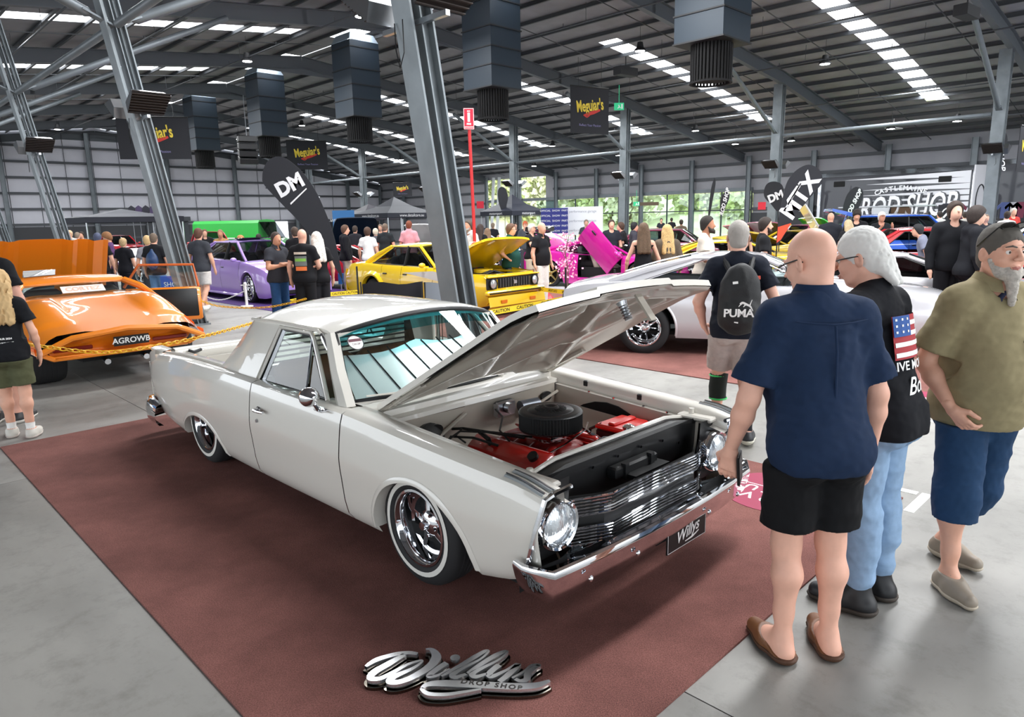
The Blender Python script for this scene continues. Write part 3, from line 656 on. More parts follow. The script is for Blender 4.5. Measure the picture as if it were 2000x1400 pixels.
for ys in (-1, 1):
    u_mk('rear_quarter', -3.95, -1.745, ys, [UA[1]]); u_mk('front_fender', -.605, .88, ys, [UA[0]])
    b = MB(); flank(b, -1.735, -.615, u_zb, u_zt, u_hw, u_sf, ys=ys, rows=16)
    b.grid([[Vector((x, ys * u_hw(x) * .955, u_zt(x))) for x in np.linspace(-1.735, -.615, 9)], [Vector((x, ys * (u_hw(x) * .955 - .035), u_zt(x) + .012)) for x in np.linspace(-1.735, -.615, 9)], [Vector((x, ys * .775, u_zt(x) + .008)) for x in np.linspace(-1.735, -.615, 9)]])
    dr = b.build('door', CREAM, UTE, smooth=40)
    hb = MB(); y = ys * .905; hb.box((-1.60, ys * .893, .655), (.05, .02, .035), bev=.008); hb.tube([(-1.60, ys * .90, .655), (-1.585, ys * .932, .66), (-1.53, ys * .938, .662), (-1.475, ys * .925, .66)], [.013, .014, .012, .009], 8); hb.build('handle', CHROME, dr)
    hb = MB(); hb.cyl((-1.62, ys * .895, .575), (-1.62, ys * .911, .575), .012, n=10); hb.build('lock', STEEL, dr)
    # shut lines as dark seams inside the body
    b = MB()
    for x in (-1.74, -.61):
        b.grid([[Vector((x + d, ys * (u_hw(x) * u_sf((z - u_zb(x)) / (u_zt(x) - u_zb(x))) - .012), z)) for z in np.linspace(u_zb(x), u_zt(x), 14)] for d in (-.02, .02)])
    b.build('shut_line', DARK, UTE, smooth=0)
    well(UTE, .06, .40, .25, ys * .80, ys * .645); well(UTE, -2.72, .44, .22, ys * .84, ys * .45)
# sills: dark underside
b = MB(); b.box((-1.45, 0, .235), (4.2, 1.5, .06)); b.build('floor_pan', DARK, UTE, smooth=0)
# shoulders beside the bonnet (fender tops) and the cargo rails
def ftop(ys):
    b = MB(); P = []
    for x in np.linspace(-.605, .88, 22):
        yo = u_hw(x) * .955; z = u_zt(x); P.append([Vector((x, ys * yo, z)), Vector((x, ys * (yo - .03), z + .018)), Vector((x, ys * (yo - .08), z + .024)), Vector((x, ys * .715, z + .018)), Vector((x, ys * .70, z - .0)), Vector((x, ys * .695, z - .05)), Vector((x, ys * .68, z - .055)), Vector((x, ys * .66, z - .058))])
    b.grid(P); o = b.build('fender_top', CREAM, UTE, smooth=50)
    for i in range(3 if False else 2):                                # louvre trims
        yc = .825 - i * .052
        lb = MB(); mb = MB(); Q = []; 
        for k in range(9):
            x = .66 + .225 * k / 8; z = u_zt(x) + .025 - (.004 if i == 0 else 0); w_ = .017; Q.append([Vector((x, ys * (yc + w_), z - .002)), Vector((x, ys * (yc + w_ * .6), z + .006)), Vector((x, ys * (yc - w_ * .6), z + .006)), Vector((x, ys * (yc - w_), z - .002))])
        lb.grid(Q); lb.build('louvre_trim', mat('smoked_trim', '#a9aeb0', .25, .3), o, smooth=20)
        mb.tube([Vector((x, ys * yc, u_zt(x) + .031)) for x in np.linspace(.66, .885, 6)], .0035, 5); mb.build('louvre_rib', CHROME, o)
    for x in (-.15, .28): bb = MB(); bb.box((x, ys * .705, u_zt(x) - .012), (.035, .022, .04), bev=.005); bb.build('bonnet_buffer', BLACKP, UTE)
    # inner guard with wheel tub
    b = MB(); P = []
    for x in np.linspace(-.42, .72, 26):
        row = []
        for s_ in np.linspace(0, 1, 10):
            z = u_zt(x) - .055 - .44 * s_; y = .66 - .04 * s_ - .10 * s_ * s_
            tub = math.exp(-((x - .02) / .27) ** 4) * max(0, (.60 - z)) * .42 if z < .60 else 0
            row.append(Vector((x, ys * (y - tub), z)))
        P.append(row)
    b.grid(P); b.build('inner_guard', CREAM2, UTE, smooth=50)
    bb = MB()
    for x in (-.1, .1, .33, .5): bb.cyl((x, ys * .672, u_zt(x) - .056), (x, ys * .672, u_zt(x) - .045), .009, n=6)
    bb.build('guard_bolts', CHROME, UTE)
for ys in (-1, 1): ftop(ys)
# cowl, firewall
b = MB(); P = []
for y in np.linspace(-.72, .72, 15):
    c = 1 - (y / .72) ** 2; P.append([Vector((x + .10 * c * (.6 if i else 1.2), y, z + .02 * c)) for i, (x, z) in enumerate(((-.93, .80), (-.78, .815), (-.60, .815), (-.47, .80), (-.46, .77), (-.40, .765), (-.395, .74)))])
b.grid(P)
for s in (-1, 1): b.grid([[Vector((x, s * .70, .80 if x < -.6 else .79)), Vector((x, s * u_hw(x) * .955, u_zt(x)))] for x in np.linspace(-.98, -.45, 6)])
b.build('cowl', CREAM, UTE, smooth=45)
b = MB(); P = []
for y in np.linspace(-.64, .64, 21):
    P.append([Vector((-.40 + .05 * math.cos(y * 1.6) + (.05 if z < .45 else 0) - (.03 if abs(y + .02) < .16 and z > .5 else 0), y, z)) for z in (.75, .70, .60, .48, .36, .25)])
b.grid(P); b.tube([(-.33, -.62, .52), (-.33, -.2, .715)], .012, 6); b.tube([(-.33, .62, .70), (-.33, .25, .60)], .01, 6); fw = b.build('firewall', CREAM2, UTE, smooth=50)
for y, z in ((-.42, .66), (.52, .68)):
    bb = MB(); bb.cyl((-.35, y, z), (-.335, y, z), .04, n=14); bb.xf(Matrix.Translation((0, y, z)) @ Matrix.Diagonal((1, 1.25, .85, 1)) @ Matrix.Translation((0, -y, -z))); bb.build('grommet', BLACKP, fw)
for i, y in enumerate((-.28, .30)):
    bb = MB(); x = -.53; bb.cyl((x, y, .805), (x - .01, y, .84), .014, n=8); bb.tube([(x, y, .84), (x - .04, y - .12, .852), (x - .11, y - .40, .862)], [.008, .007, .005], 6); bb.build('wiper', CREAM, UTE)
# roof, pillars and glass
def rz_(x, y):                                                        # roof skin height
    return 1.205 + .105 * (1 - (abs(y) / .66) ** 2.3) * (1 - ((x + 1.62) / 1.5) ** 2 * .9) - .035 * max(0, (x + 1.2) / .3) ** 2 * 0
def r_front(y): return -.90 - .09 * (y / .62) ** 2
def r_rear(y): return -2.06 + .05 * (y / .62) ** 2
b = MB(); P = []
for i in range(17):
    y = -.655 + 1.31 * i / 16; f, r_ = r_front(y), r_rear(y); P.append([Vector((r_ + (f - r_) * j / 14, y, rz_(r_ + (f - r_) * j / 14, y) - .03 * (max(0, j - 12) / 2) ** 2 - .02 * (max(0, 2 - j) / 2) ** 2)) for j in range(15)])
b.slab(P, (0, 0, -.03)); b.build('roof', CREAM, UTE, smooth=40)
for ys in (-1, 1):                                                    # drip rail, door frame, pillars
    b = MB(); b.tube([Vector((x, ys * (.672 if x > -2.05 else .66), 1.185 + .015 * math.sin((x + 2.1) * 2.6))) for x in np.linspace(-2.09, -1.16, 9)] + [Vector((-1.02, ys * .68, 1.14))], .010, 6); b.build('drip_rail', CREAM, UTE)
    b = MB(); pa = [Vector((-1.05, ys * .668, 1.18)), Vector((-.89, ys * .735, .98)), Vector((-.73, ys * .79, .80))]   # A pillar
    P = []
    for p, w_ in zip(pa, (.045, .05, .07)): P.append([p + Vector((-w_, ys * -.005, 0)), p + Vector((-w_ * .2, ys * .012, 0)), p + Vector((w_ * .8, 0, .01)), p + Vector((w_, ys * -.05, .012)), p + Vector((-w_, ys * -.05, 0))])
    b.grid(P); b.build('windscreen_pillar', CREAM, UTE, smooth=30)
    b = MB(); b.tube([Vector((-1.10, ys * .678, 1.175)), Vector((-1.055, ys * .685, 1.14)), Vector((-1.01, ys * .694, 1.09))], [.012, .018, .008], 8); b.build('pillar_trim', CHROME, UTE)
    # broad cab pillar (sail panel)
    b = MB(); P = []
    for j in range(9):
        f = j / 8; z = .785 + (1.185 - .785) * f; y = .80 - (.80 - .655) * f ** 1.1
        P.append([Vector((x_, ys * (y - d), z)) for x_, d in ((-2.50 + .38 * f ** .8 - .04, .10), (-2.48 + .39 * f ** .8, .015), (-2.25 + .22 * f, 0), (-1.95 + .14 * f, 0), (-1.845 + .16 * f, .004), (-1.84 + .16 * f, .04))])
    b.grid(P); b.build('cab_pillar', CREAM, UTE, smooth=40)
    # door window frame, vent frame, glass
    q = lambda x, z: Vector((x, ys * (.785 - (.785 - .655) * ((z - .79) / .40)), z))
    loop = [q(-1.80, .80), q(-1.655, 1.165), q(-1.25, 1.165), q(-1.20, 1.13), q(-.905, .81)]
    b = MB(); b.tube(loop, .014, 6, closed=False); b.build('window_frame', CREAM, UTE)
    b = MB(); b.tube([p + Vector((.022 if i < 2 else -.022, 0, -.014 if 0 < i < 4 else .006)) for i, p in enumerate(loop)], .008, 6, closed=True); b.build('window_rubber', BLACKP, UTE)
    b = MB(); b.bar(q(-1.74, .80), q(-1.60, 1.15), .008, .022); b.build('window_channel', STEEL, UTE)
    b = MB(); b.tube([q(-1.16, .81), q(-1.225, 1.145)], .009, 6); b.build('vent_window_post', CHROME, UTE)
    b = MB(); b.poly([p + Vector((0, -ys * .006, 0)) for p in loop]); b.build('side_glass', GLASS, UTE, smooth=0)
# windscreen
def wsp(u_, v_):                                                      # u -1..1 across, v 0 bottom..1 top
    x = -.74 + .22 * (1 - u_ * u_) + (-.27 - .10 * (1 - u_ * u_)) * v_; y = u_ * (.725 - .095 * v_); z = .815 + .03 * (1 - u_ * u_) + .365 * v_ + .06 * (1 - u_ * u_) * v_; return Vector((x, y, z))
b = MB(); b.grid([[wsp(-1 + 2 * i / 14, j / 6) for j in range(7)] for i in range(15)]); b.build('windscreen', GLASS, UTE, smooth=60)
b = MB(); b.tube([wsp(-1 + 2 * i / 14, 0) for i in range(15)] + [wsp(1, j / 6) for j in range(1, 7)] + [wsp(1 - 2 * i / 14, 1) for i in range(1, 15)] + [wsp(-1, 1 - j / 6) for j in range(1, 6)], .016, 8, closed=True); b.build('windscreen_rubber', BLACKP, UTE)
b = MB(); b.grid([[wsp(-1 + 2 * i / 14, .80 + .2 * j / 3) + Vector((-.004, 0, 0)) for j in range(4)] for i in range(15)]); b.build('tint_band', glassmat('teal_tint', (.15, .55, .62)), UTE, smooth=60)
b = MB(); c = wsp(-.86, .80) + Vector((.012, -.004, .002)); nrm = (wsp(-.8, .8) - wsp(-.9, .8)).cross(wsp(-.85, .9) - wsp(-.85, .7)).normalized(); 
M = plane_m(c, (.12, 1, 0), (-.62, 0, .78)); 
def disc(mb, M, r, z=0.0, n=28, r0=0.0):
    mb.add([M @ Vector((r * math.cos(2 * PI * k / n), r * math.sin(2 * PI * k / n), z)) for k in range(n)], [tuple(range(n))])
disc(b, M, .052); st = b.build('show_sticker', mat('sticker_black', '#15161c', .5), UTE, smooth=0)
b = MB(); disc(b, M, .046, .001); b.build('sticker_face', WHITE, st, smooth=0)
b = MB(); b.add([M @ Vector(p) for p in ((-.044, .006, .002), (.044, .006, .002), (.038, .026, .002), (-.038, .026, .002))], [(0, 1, 2, 3)]); put_text(b, 'DROP', M @ Matrix.Translation((0, -.012, .002)), size=.02); b.build('sticker_print', mat('sticker_maroon', '#5c1c30', .5), st, smooth=0)
# rear window with venetian blind, cab back wall
b = MB(); b.grid([[Vector((-2.02, y, z)) for z in (.70, .84)] for y in (-.70, .70)])
for s_ in (-1, 1): b.poly([(-2.02, s_ * .60, .84), (-2.02, s_ * .71, .84), (-2.02, s_ * .635, 1.17), (-2.02, s_ * .60, 1.17)])
b.build('cab_back', mat('brown_trim', '#5a4534', .7), UTE, smooth=0)
b = MB(); b.grid([[Vector((-2.03, y, z)) for z in (.84, 1.17)] for y in (-.6, .6)]); b.build('rear_glass', GLASS, UTE, smooth=0)
sl = None
for k in range(8):
    z = .865 + k * .038
    if sl is None: b = MB(); b.box((0, 0, 0), (.035, 1.18, .004), Matrix.Rotation(-.5, 3, 'Y')); o = b.build('blind_slat', mat('blind_slat', '#4b4c48', .5), UTE, smooth=0); sl = o.data
    else: o = link('blind_slat', sl, UTE)
    o.location = (-1.99, 0, z)
BROWN = mat('brown_vinyl', '#6d4a30', .5); BROWND = mat('brown_dash', '#3e2c20', .6)
b = MB()
for s_ in (-1, 1): b.box((-1.50, s_ * .33, .46), (.50, .62, .14), bev=.05); b.box((-1.80, s_ * .33, .68), (.15, .62, .44), Matrix.Rotation(-.2, 3, 'Y'), bev=.05)
b.build('bench_seat', BROWN, UTE, smooth=50)
b = MB(); b.box((-.80, 0, .74), (.28, 1.36, .10), bev=.04); b.box((-1.0, 0, .71), (.12, 1.36, .08), bev=.03); b.build('dashboard', BROWND, UTE, smooth=50)
b = MB(); M = Matrix.Translation((-1.16, -.36, .80)) @ Matrix.Rotation(-R(62), 4, 'Y')
b.tube([M @ Vector((.19 * math.cos(a), .19 * math.sin(a), 0)) for a in np.linspace(0, 2 * PI, 25)[:-1]], .011, 8, closed=True); b.tube([M @ Vector((-.18, 0, 0)), M @ Vector((0, 0, -.03)), M @ Vector((.18, 0, 0))], .010, 6); b.tube([M @ Vector((0, 0, -.03)), M @ Vector((0, 0, -.3))], .02, 8); b.build('steering_wheel', BLACKP, UTE)
# added white panel with black lines, imitating a reflection in the windscreen
b = MB(); reflm = mat('reflection_white', '#f4f8fa', .3, .3); P = []
def reflp(u_, v_): p = wsp(u_, 0) * (1 - v_) + wsp(u_, .62) * v_; return p + Vector((-.045 - .10 * v_, 0, -.01))
b.grid([[reflp(-.93 + 1.5 * i / 20, j / 4 * (1 - .25 * abs(math.sin(i * .32)) * .5)) for j in range(5)] for i in range(21)]); ss = b.build('reflection_panel', reflm, UTE, smooth=40)
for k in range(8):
    u0 = -.86 + k * .19; b = MB(); b.tube([reflp(u0 + .10 * (1 - v_) - .03 * k * (v_) * .3, v_ * .97) + Vector((.006, 0, 0)) for v_ in np.linspace(0, 1, 7)], .0045, 5); b.build('reflection_line', BLACKP, ss)  # dark lines of the imitated windscreen reflection
# door mirror
b = MB(); mc = Vector((-.80, -.955, .885)); b.lathe([(.055, 0), (.058, .004), (.056, .02), (.035, .055), (.01, .075), (0, .078)], mc, (.97, -.2, .02), 24); b.build('mirror_shell', CHROME, UTE, smooth=60)
b = MB(); b.tube([mc + Vector((.03, .0, -.03)), Vector((-.79, -.93, .84)), Vector((-.80, -.90, .80))], [.012, .012, .016], 8); b.box((-.80, -.885, .795), (.09, .05, .02), bev=.008); b.build('mirror_foot', CHROME, UTE)
# bed: floor, inner walls, rails, tailgate
b = MB(); b.box((-2.8, 0, .42), (1.5, 1.30, .02)); 
for k in range(9): b.box((-2.8, -.56 + k * .14, .435), (1.5, .03, .012))
b.build('bed_floor', CREAM2, UTE, smooth=0)
for ys in (-1, 1):
    b = MB(); P = []
    for x in np.linspace(-3.66, -1.74, 16): P.append([Vector((x, ys * u_hw(x) * .955, u_zt(x))), Vector((x, ys * (u_hw(x) * .955 - .035), u_zt(x) + .014)), Vector((x, ys * .775, u_zt(x) + .004)), Vector((x, ys * .765, u_zt(x) + .02)), Vector((x, ys * .715, u_zt(x) + .022)), Vector((x, ys * .70, u_zt(x) + .01)), Vector((x, ys * .69, u_zt(x) - .06)), Vector((x, ys * .66, .42))])
    b.grid(P); b.build('bed_side', CREAM, UTE, smooth=45)
b = MB(); P = []
for y in np.linspace(-.70, .70, 15):
    P.append([Vector((x, y, z)) for x, z in ((-3.60, .42), (-3.56, .46), (-3.60, .60), (-3.585, .62), (-3.585, .76), (-3.60, .79), (-3.66, .80), (-3.70, .79), (-3.76, .70), (-3.84, .55), (-3.9, .40))])
b.grid(P); b.box((-3.58, 0, .62), (.02, .9, .16), bev=.01); tg = b.build('tailgate', CREAM, UTE, smooth=40)
b = MB()
for s in (-1, 1): b.tube([(-3.57, s * .60, .775), (-3.55, s * .56, .755), (-3.57, s * .49, .768)], .014, 6)
b.build('tailgate_latch', BLACKP, tg)
for ys in (-1, 1):
    b = MB(); P = []
    for i in range(9):
        f = i / 8; P.append([Vector((-3.70 - .27 * g ** .7, ys * (.70 + (u_hw(-3.9) * (.93 if f > .9 else 1) - .70) * (1 - .25 * g * g)), .80 - .42 * f - .10 * g)) for g in (0, .35, .7, 1)])
    b.grid(P); b.grid([[Vector((x, ys * y, .79 - d)) for y, d in ((.69, 0), (.74, 0), (.79, .01), (u_hw(x) * .955, .05))] for x in (-3.64, -3.76, -3.86, -3.95)]); b.build('tail_fin', CREAM, UTE, smooth=50)
def bumper(name, xs_c, zc, hh, parent, mtl, ends):
    pass
# rear bumper
b = MB(); path = [Vector((-3.66, -.88, .22)), Vector((-3.85, -.885, .235)), Vector((-3.98, -.85, .245)), Vector((-4.03, -.70, .25)), Vector((-4.05, 0, .25)), Vector((-4.03, .70, .25)), Vector((-3.98, .85, .245)), Vector((-3.85, .885, .235)), Vector((-3.66, .88, .22))]
def blade(mb, path, hs, bulge, up=.0):
    P = []
    for i, p in enumerate(path):
        d = (path[min(i + 1, len(path) - 1)] - path[max(i - 1, 0)]).normalized(); n = Vector((d.y, -d.x, 0)).normalized() * (1 if True else -1); h = hs[i] if isinstance(hs, list) else hs
        if n.dot(Vector((p.x + 1.6, p.y * .3, 0))) < 0: n = -n
        P.append([p + n * o_ + Vector((0, 0, z * h)) for z, o_ in ((.5, -bulge * 1.6), (.52, -bulge * .3), (.42, bulge * .35), (.30, bulge * .55), (0, bulge * .95), (-.3, bulge * .75), (-.48, bulge * .1), (-.5, -bulge))])
    mb.grid(P)
blade(b, path, .19, .035); b.build('rear_bumper', CHROME, UTE, smooth=50)
b = MB(); b.box((-3.95, 0, .5), (.1, 1.6, .3)); b.build('tail_panel', CREAM, UTE, smooth=0)
# wheels
for ys, nm in ((-1, 'r'), (1, 'l')):
    wheel('wheel', UTE, (0, ys * .735, .302), .31, .198, .20, 5, side=ys, ww=True, dish=.04); wheel('wheel', UTE, (-2.765, ys * .725, .305), .312, .198, .21, 5, side=ys, ww=True, dish=.055)
# front: black nose cavity, grille, lamps
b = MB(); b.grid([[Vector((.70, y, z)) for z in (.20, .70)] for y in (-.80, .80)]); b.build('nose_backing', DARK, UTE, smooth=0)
b = MB(); P = []
for y in np.linspace(-.66, .66, 15):
    P.append([Vector((x, y, z - .035 * max(0, (abs(y) - .48) / .18))) for x, z in ((.60, .705), (.69, .715), (.70, .70), (.705, .58), (.70, .40))])
b.grid(P); rs = b.build('radiator_support', BLACKP, UTE, smooth=30)
b = MB(); b.tube([Vector((.615, y, .722 - .035 * max(0, (abs(y) - .48) / .18) ** 1)) for y in np.linspace(-.66, .66, 21)], .012, 6); b.build('support_edge', CREAM, UTE)
for ys in (-1, 1): b = MB(); b.box((.70, ys * .70, .70), (.22, .13, .03), bev=.01); b.cyl((.66, ys * .68, .71), (.66, ys * .68, .745), .016, n=8); b.build('lamp_shelf', CREAM, UTE)
b = MB(); b.box((.735, .0, .60), (.06, .36, .06), bev=.01); b.box((.775, .05, .575), (.10, .30, .02)); b.box((.76, -.1, .60), (.03, .03, .08)); b.box((.76, .12, .60), (.03, .03, .08)); b.tube([(.82, -.08, .58), (.80, -.30, .50), (.79, -.45, .47)], .004, 5); b.build('bonnet_latch', BLACKP, rs)
b = MB()
for y, z in ((-.52, .62), (-.3, .66), (-.1, .665), (.1, .665), (.3, .65), (.46, .6), (.56, .5), (-.08, .59), (.1, .59)): b.cyl((.70, y, z), (.716, y, z), .008, n=6)
b.build('support_bolts', CHROME, rs)
# grille bars: two banks
gr = MB(); zs_ = [.595, .578, .562, .546, .530, .514, .452, .436, .420, .404, .388, .372]
gbar = None
for i, z in enumerate(zs_):
    pts = [Vector((.80 - .0, y_, z)) for y_ in ()]
    pts = [Vector((.775, -.575, z + .0)), Vector((.80, -.56, z)), Vector((.875, -.40, z)), Vector((.885, -.36, z)), Vector((.875, 0, z)), Vector((.885, .36, z)), Vector((.875, .40, z)), Vector((.80, .56, z)), Vector((.775, .575, z))]
    big = i in (0, 5, 6, 11); b = MB(); b.tube(pts, .0065 if big else .004, 6); o = b.build('grille_bar', CHROME, UTE)
b = MB(); b.grid([[Vector((x, y, z)) for z in (.36, .60)] for x, y in ((.76, -.56), (.855, -.39), (.865, 0), (.855, .39), (.76, .56))]); b.build('grille_backing', BLACKP, UTE, smooth=0)
for y in (-.02,): b = MB(); b.box((.872, y, .555), (.008, .008, .09)); b.build('grille_rib', BLACKP, UTE)
for ys in (-1, 1):
    c = Vector((.80, ys * .675, .525))
    b = MB(); P = [[Vector((x, ys * y, z)) for x, y, z in q] for q in ([(.885, .822, .70), (.80, .80, .69)], [(.86, .86, .60), (.78, .83, .6)], [(.82, .865, .40), (.76, .83, .40)], [(.80, .86, .35), (.75, .83, .35)])]
    b.grid(P); b.tube([Vector((.885, ys * .66, .715)), Vector((.888, ys * .77, .712)), Vector((.884, ys * .826, .70)), Vector((.866, ys * .862, .58)), Vector((.83, ys * .876, .42)), Vector((.82, ys * .87, .36))], .012, 6); b.build('headlamp_surround', CHROME, UTE)
    b = MB(); b.add([Vector((.775, ys * .56, .36)), Vector((.775, ys * .85, .36)), Vector((.79, ys * .79, .70)), Vector((.79, ys * .56, .71))], [(0, 1, 2, 3)]); b.tube([Vector((.80, ys * .78, z)) for z in (0, .001)], .001); 
    for k in range(4): b.bar(Vector((.80, ys * .77, .42 + .018 * k)), Vector((.81, ys * .855, .42 + .018 * k)), .012, .005)
    b.build('headlamp_pocket', BLACKP, UTE, smooth=0)
    b = MB(); b.lathe([(.118, -.03), (.12, .03), (.112, .045), (.101, .04), (.098, .025)], c, (1, 0, 0), 32); hl = b.build('headlamp', CHROME, UTE, smooth=50)
    b = MB(); b.lathe([(.0, .055), (.04, .052), (.075, .042), (.098, .028)], c, (1, 0, 0), 28); b.build('headlamp_lens', LAMPG, hl, smooth=60)
    b = MB()
    for k in range(-7, 8):
        hh = math.sqrt(max(0, .092 ** 2 - (k * .012) ** 2)); b.tube([c + Vector((.056 - .025 * ((k * .012) ** 2 + z_ * z_) / .0092, k * .012, z_)) for z_ in np.linspace(-hh, hh, 5)], .0012, 4)
    b.build('lens_rib', mat('lens_rib', '#f2f5f7', .1, .3), hl)
    b = MB(); b.box((.85, ys * .60, .345), (.10, .20, .045), Matrix.Rotation(-ys * .3, 3, 'Z'), bev=.015); b.build('indicator_lens', mat('clear_lens', '#aab4ba', .08, .8), UTE, smooth=50)
# front lower valance and bumper
b = MB(); P = []
for y in np.linspace(-.72, .72, 15): P.append([Vector((.84 - .06 * (y / .83) ** 4 + d, y, z)) for d, z in ((0, .35), (.03, .30), (0, .235), (-.06, .215))])
b.grid(P); b.build('valance', CREAM, UTE, smooth=50)
b = MB(); path = [Vector((.78, -.905, .335)), Vector((.84, -.915, .335)), Vector((.90, -.90, .335)), Vector((.945, -.84, .335)), Vector((.975, -.6, .34)), Vector((.995, -.3, .345)), Vector((1.0, 0, .345)), Vector((.995, .3, .345)), Vector((.975, .6, .34)), Vector((.945, .84, .335)), Vector((.90, .90, .335)), Vector((.84, .915, .335)), Vector((.78, .905, .335))]
P = []
for i, p in enumerate(path):
    d = (path[min(i + 1, 12)] - path[max(i - 1, 0)]).normalized(); n = Vector((d.y, -d.x, 0)); k = 1.0 if 2 < i < 10 else .9
    up = .03 if i in (0, 1, 2, 10, 11, 12) else 0
    P.append([p + n * o_ + Vector((0, 0, z * k + up)) for o_, z in ((-.13 if 2 < i < 10 else -.05, .03), (-.05 if 2 < i < 10 else -.03, .05), (-.01, .072), (.006, .068), (.012, .052), (.010, .036), (.000, -.01), (-.016, -.06), (-.034, -.088), (-.07, -.09))])
b.grid(P); fb_ = b.build('front_bumper', CHROME, UTE, smooth=42)
b = MB()
for y in (-.66, -.33, .3, .62):
    p = Vector((1.0 - .03 * abs(y) + .014, y, .325)); b.lathe([(.014, 0), (.013, .006), (.006, .011), (0, .012)], p, (1, 0, 0), 12)
for y in (-.45, -.05, .35, .6): b.lathe([(.009, 0), (.006, .004), (0, .005)], Vector((.93, y, .392)), (0, 0, 1), 10)
b.build('bumper_bolt', CHROME, fb_)
# plate
b = MB(); b.box((.985, .12, .262), (.008, .36, .115)); pl = b.build('number_plate', BLACKP, UTE, smooth=0)
b = MB(); M = plane_m((.990, .12, .262), (0, 1, 0), (0, 0, 1))
for a_, c_ in (((-.175, -.053), (.175, -.053)), ((.175, -.053), (.175, .053)), ((.175, .053), (-.175, .053)), ((-.175, .053), (-.175, -.053))): stroke(b, [a_, c_], .003, M, n=1)
put_text(b, 'Willys', M @ Matrix.Translation((0, .012, .001)) @ Matrix.Rotation(.12, 4, 'Z'), size=.085, shear=.35, bold=.0015); stroke(b, [(-.02, -.035, .004), (.05, -.03, .012), (.11, -.015, .006)], .01, M)
b.build('plate_print', WHITE, pl, smooth=0)
# bonnet, raised about the rear edge
HG = Vector((-.50, 0, .84)); HA = R(29)
def hb(x, y, z=0.0): v = Vector((x + .55, y, z)); return HG + Vector((v.x * math.cos(HA) - v.z * math.sin(HA), v.y, v.x * math.sin(HA) + v.z * math.cos(HA)))
def hcrown(x, y): return .035 * (1 - (y / .70) ** 2) + (.012 if abs(y) < .30 else 0) - .02 * max(0, (x - .6) / .2) ** 2
def hfront(y): return .84 + .03 * (1 - (y / .7) ** 2)
def hrear(y): return -.56 + .10 * (1 - (y / .7) ** 2)
ys_ = sorted(list(np.linspace(-.70, .70, 19)) + [-.305, -.295, .295, .305])
P = [[hb(hrear(y) + (hfront(y) - hrear(y)) * j / 16, y, hcrown(hrear(y) + (hfront(y) - hrear(y)) * j / 16, y)) for j in range(17)] for y in ys_]
b = MB(); b.grid(P)
Q = [[hb(hrear(y) + (hfront(y) - hrear(y)) * j / 16, y, hcrown(0, y) - .012) for j in range(17)] for y in ys_]
b.grid([P[0], [p + (hb(0, 0, -1) - hb(0, 0, 0)) * .03 for p in P[0]]]); b.grid([P[-1], [p + (hb(0, 0, -1) - hb(0, 0, 0)) * .03 for p in P[-1]]]); fr = [r_[-1] for r_ in P]; b.grid([fr, [p + (hb(0, 0, -1) - hb(0, 0, 0)) * .035 for p in fr]])
bon = b.build('bonnet', CREAM, UTE, smooth=40)
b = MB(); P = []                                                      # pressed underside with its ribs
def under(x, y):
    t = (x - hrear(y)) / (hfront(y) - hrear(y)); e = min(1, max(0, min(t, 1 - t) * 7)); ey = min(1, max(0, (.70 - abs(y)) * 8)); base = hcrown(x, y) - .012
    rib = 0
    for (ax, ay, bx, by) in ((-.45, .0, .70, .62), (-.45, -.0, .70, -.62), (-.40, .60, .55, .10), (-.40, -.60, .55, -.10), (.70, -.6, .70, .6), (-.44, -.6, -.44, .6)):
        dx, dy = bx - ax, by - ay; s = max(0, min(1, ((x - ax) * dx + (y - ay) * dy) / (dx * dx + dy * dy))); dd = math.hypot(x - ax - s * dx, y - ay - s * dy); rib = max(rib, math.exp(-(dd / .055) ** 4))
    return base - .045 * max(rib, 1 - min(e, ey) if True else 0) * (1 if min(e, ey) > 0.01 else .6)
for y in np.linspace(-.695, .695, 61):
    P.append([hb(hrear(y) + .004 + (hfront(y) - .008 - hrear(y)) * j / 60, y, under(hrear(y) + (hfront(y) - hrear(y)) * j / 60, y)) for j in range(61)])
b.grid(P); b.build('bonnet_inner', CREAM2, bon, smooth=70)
vent = None
for sx in (-1, 1):
    for k in range(4):
        b = MB(); y = sx * (.10); x = .18 + .11 * k
        M = Matrix.Translation(hb(x, y, hcrown(x, y) + .008)) @ Matrix.Rotation(-HA, 4, 'Y')
        b.box((0, 0, 0), (.05, .10, .014), bev=.005); b.xf(M); vo = b.build('bonnet_vent', BLACKP, bon)
        b = MB(); b.box((.012, 0, .012), (.014, .09, .008), bev=.002); b.xf(M); b.build('vent_blade', CHROME, vo)
for ys in (-1, 1):
    b = MB(); y = ys * .655; b.tube([hb(-.45, y, -.03), Vector((-.52, y, .80)), Vector((-.46, y, .70)), Vector((-.44, y, .64))], [.022, .026, .024, .02], 8)
    b.bar(hb(-.50, y, -.035), hb(-.15, y, -.04), .035, .02)
    b.build('bonnet_hinge', CREAM2, UTE, smooth=50)
b = MB(); c = hb(.70, .06, -.03); dn = (hb(0, 0, -1) - hb(0, 0, 0)); b.tube([c, c + dn * .05, c + dn * .10], [.03, .016, .02], 10)
for k in range(5): b.lathe([(.02, 0), (.026, .005), (.02, .01)], c + dn * (.02 + .015 * k), dn, 12)
b.build('bonnet_striker', STEEL, bon)
b = MB(); c = hb(.78, .10, -.03); b.bar(c, c + dn * .14 + Vector((.03, 0, 0)), .05, .012); b.bar(c + dn * .13 + Vector((.03, 0, 0)), c + dn * .14 + Vector((-.02, .0, 0)), .04, .012); b.build('safety_hook', CREAM2, bon)
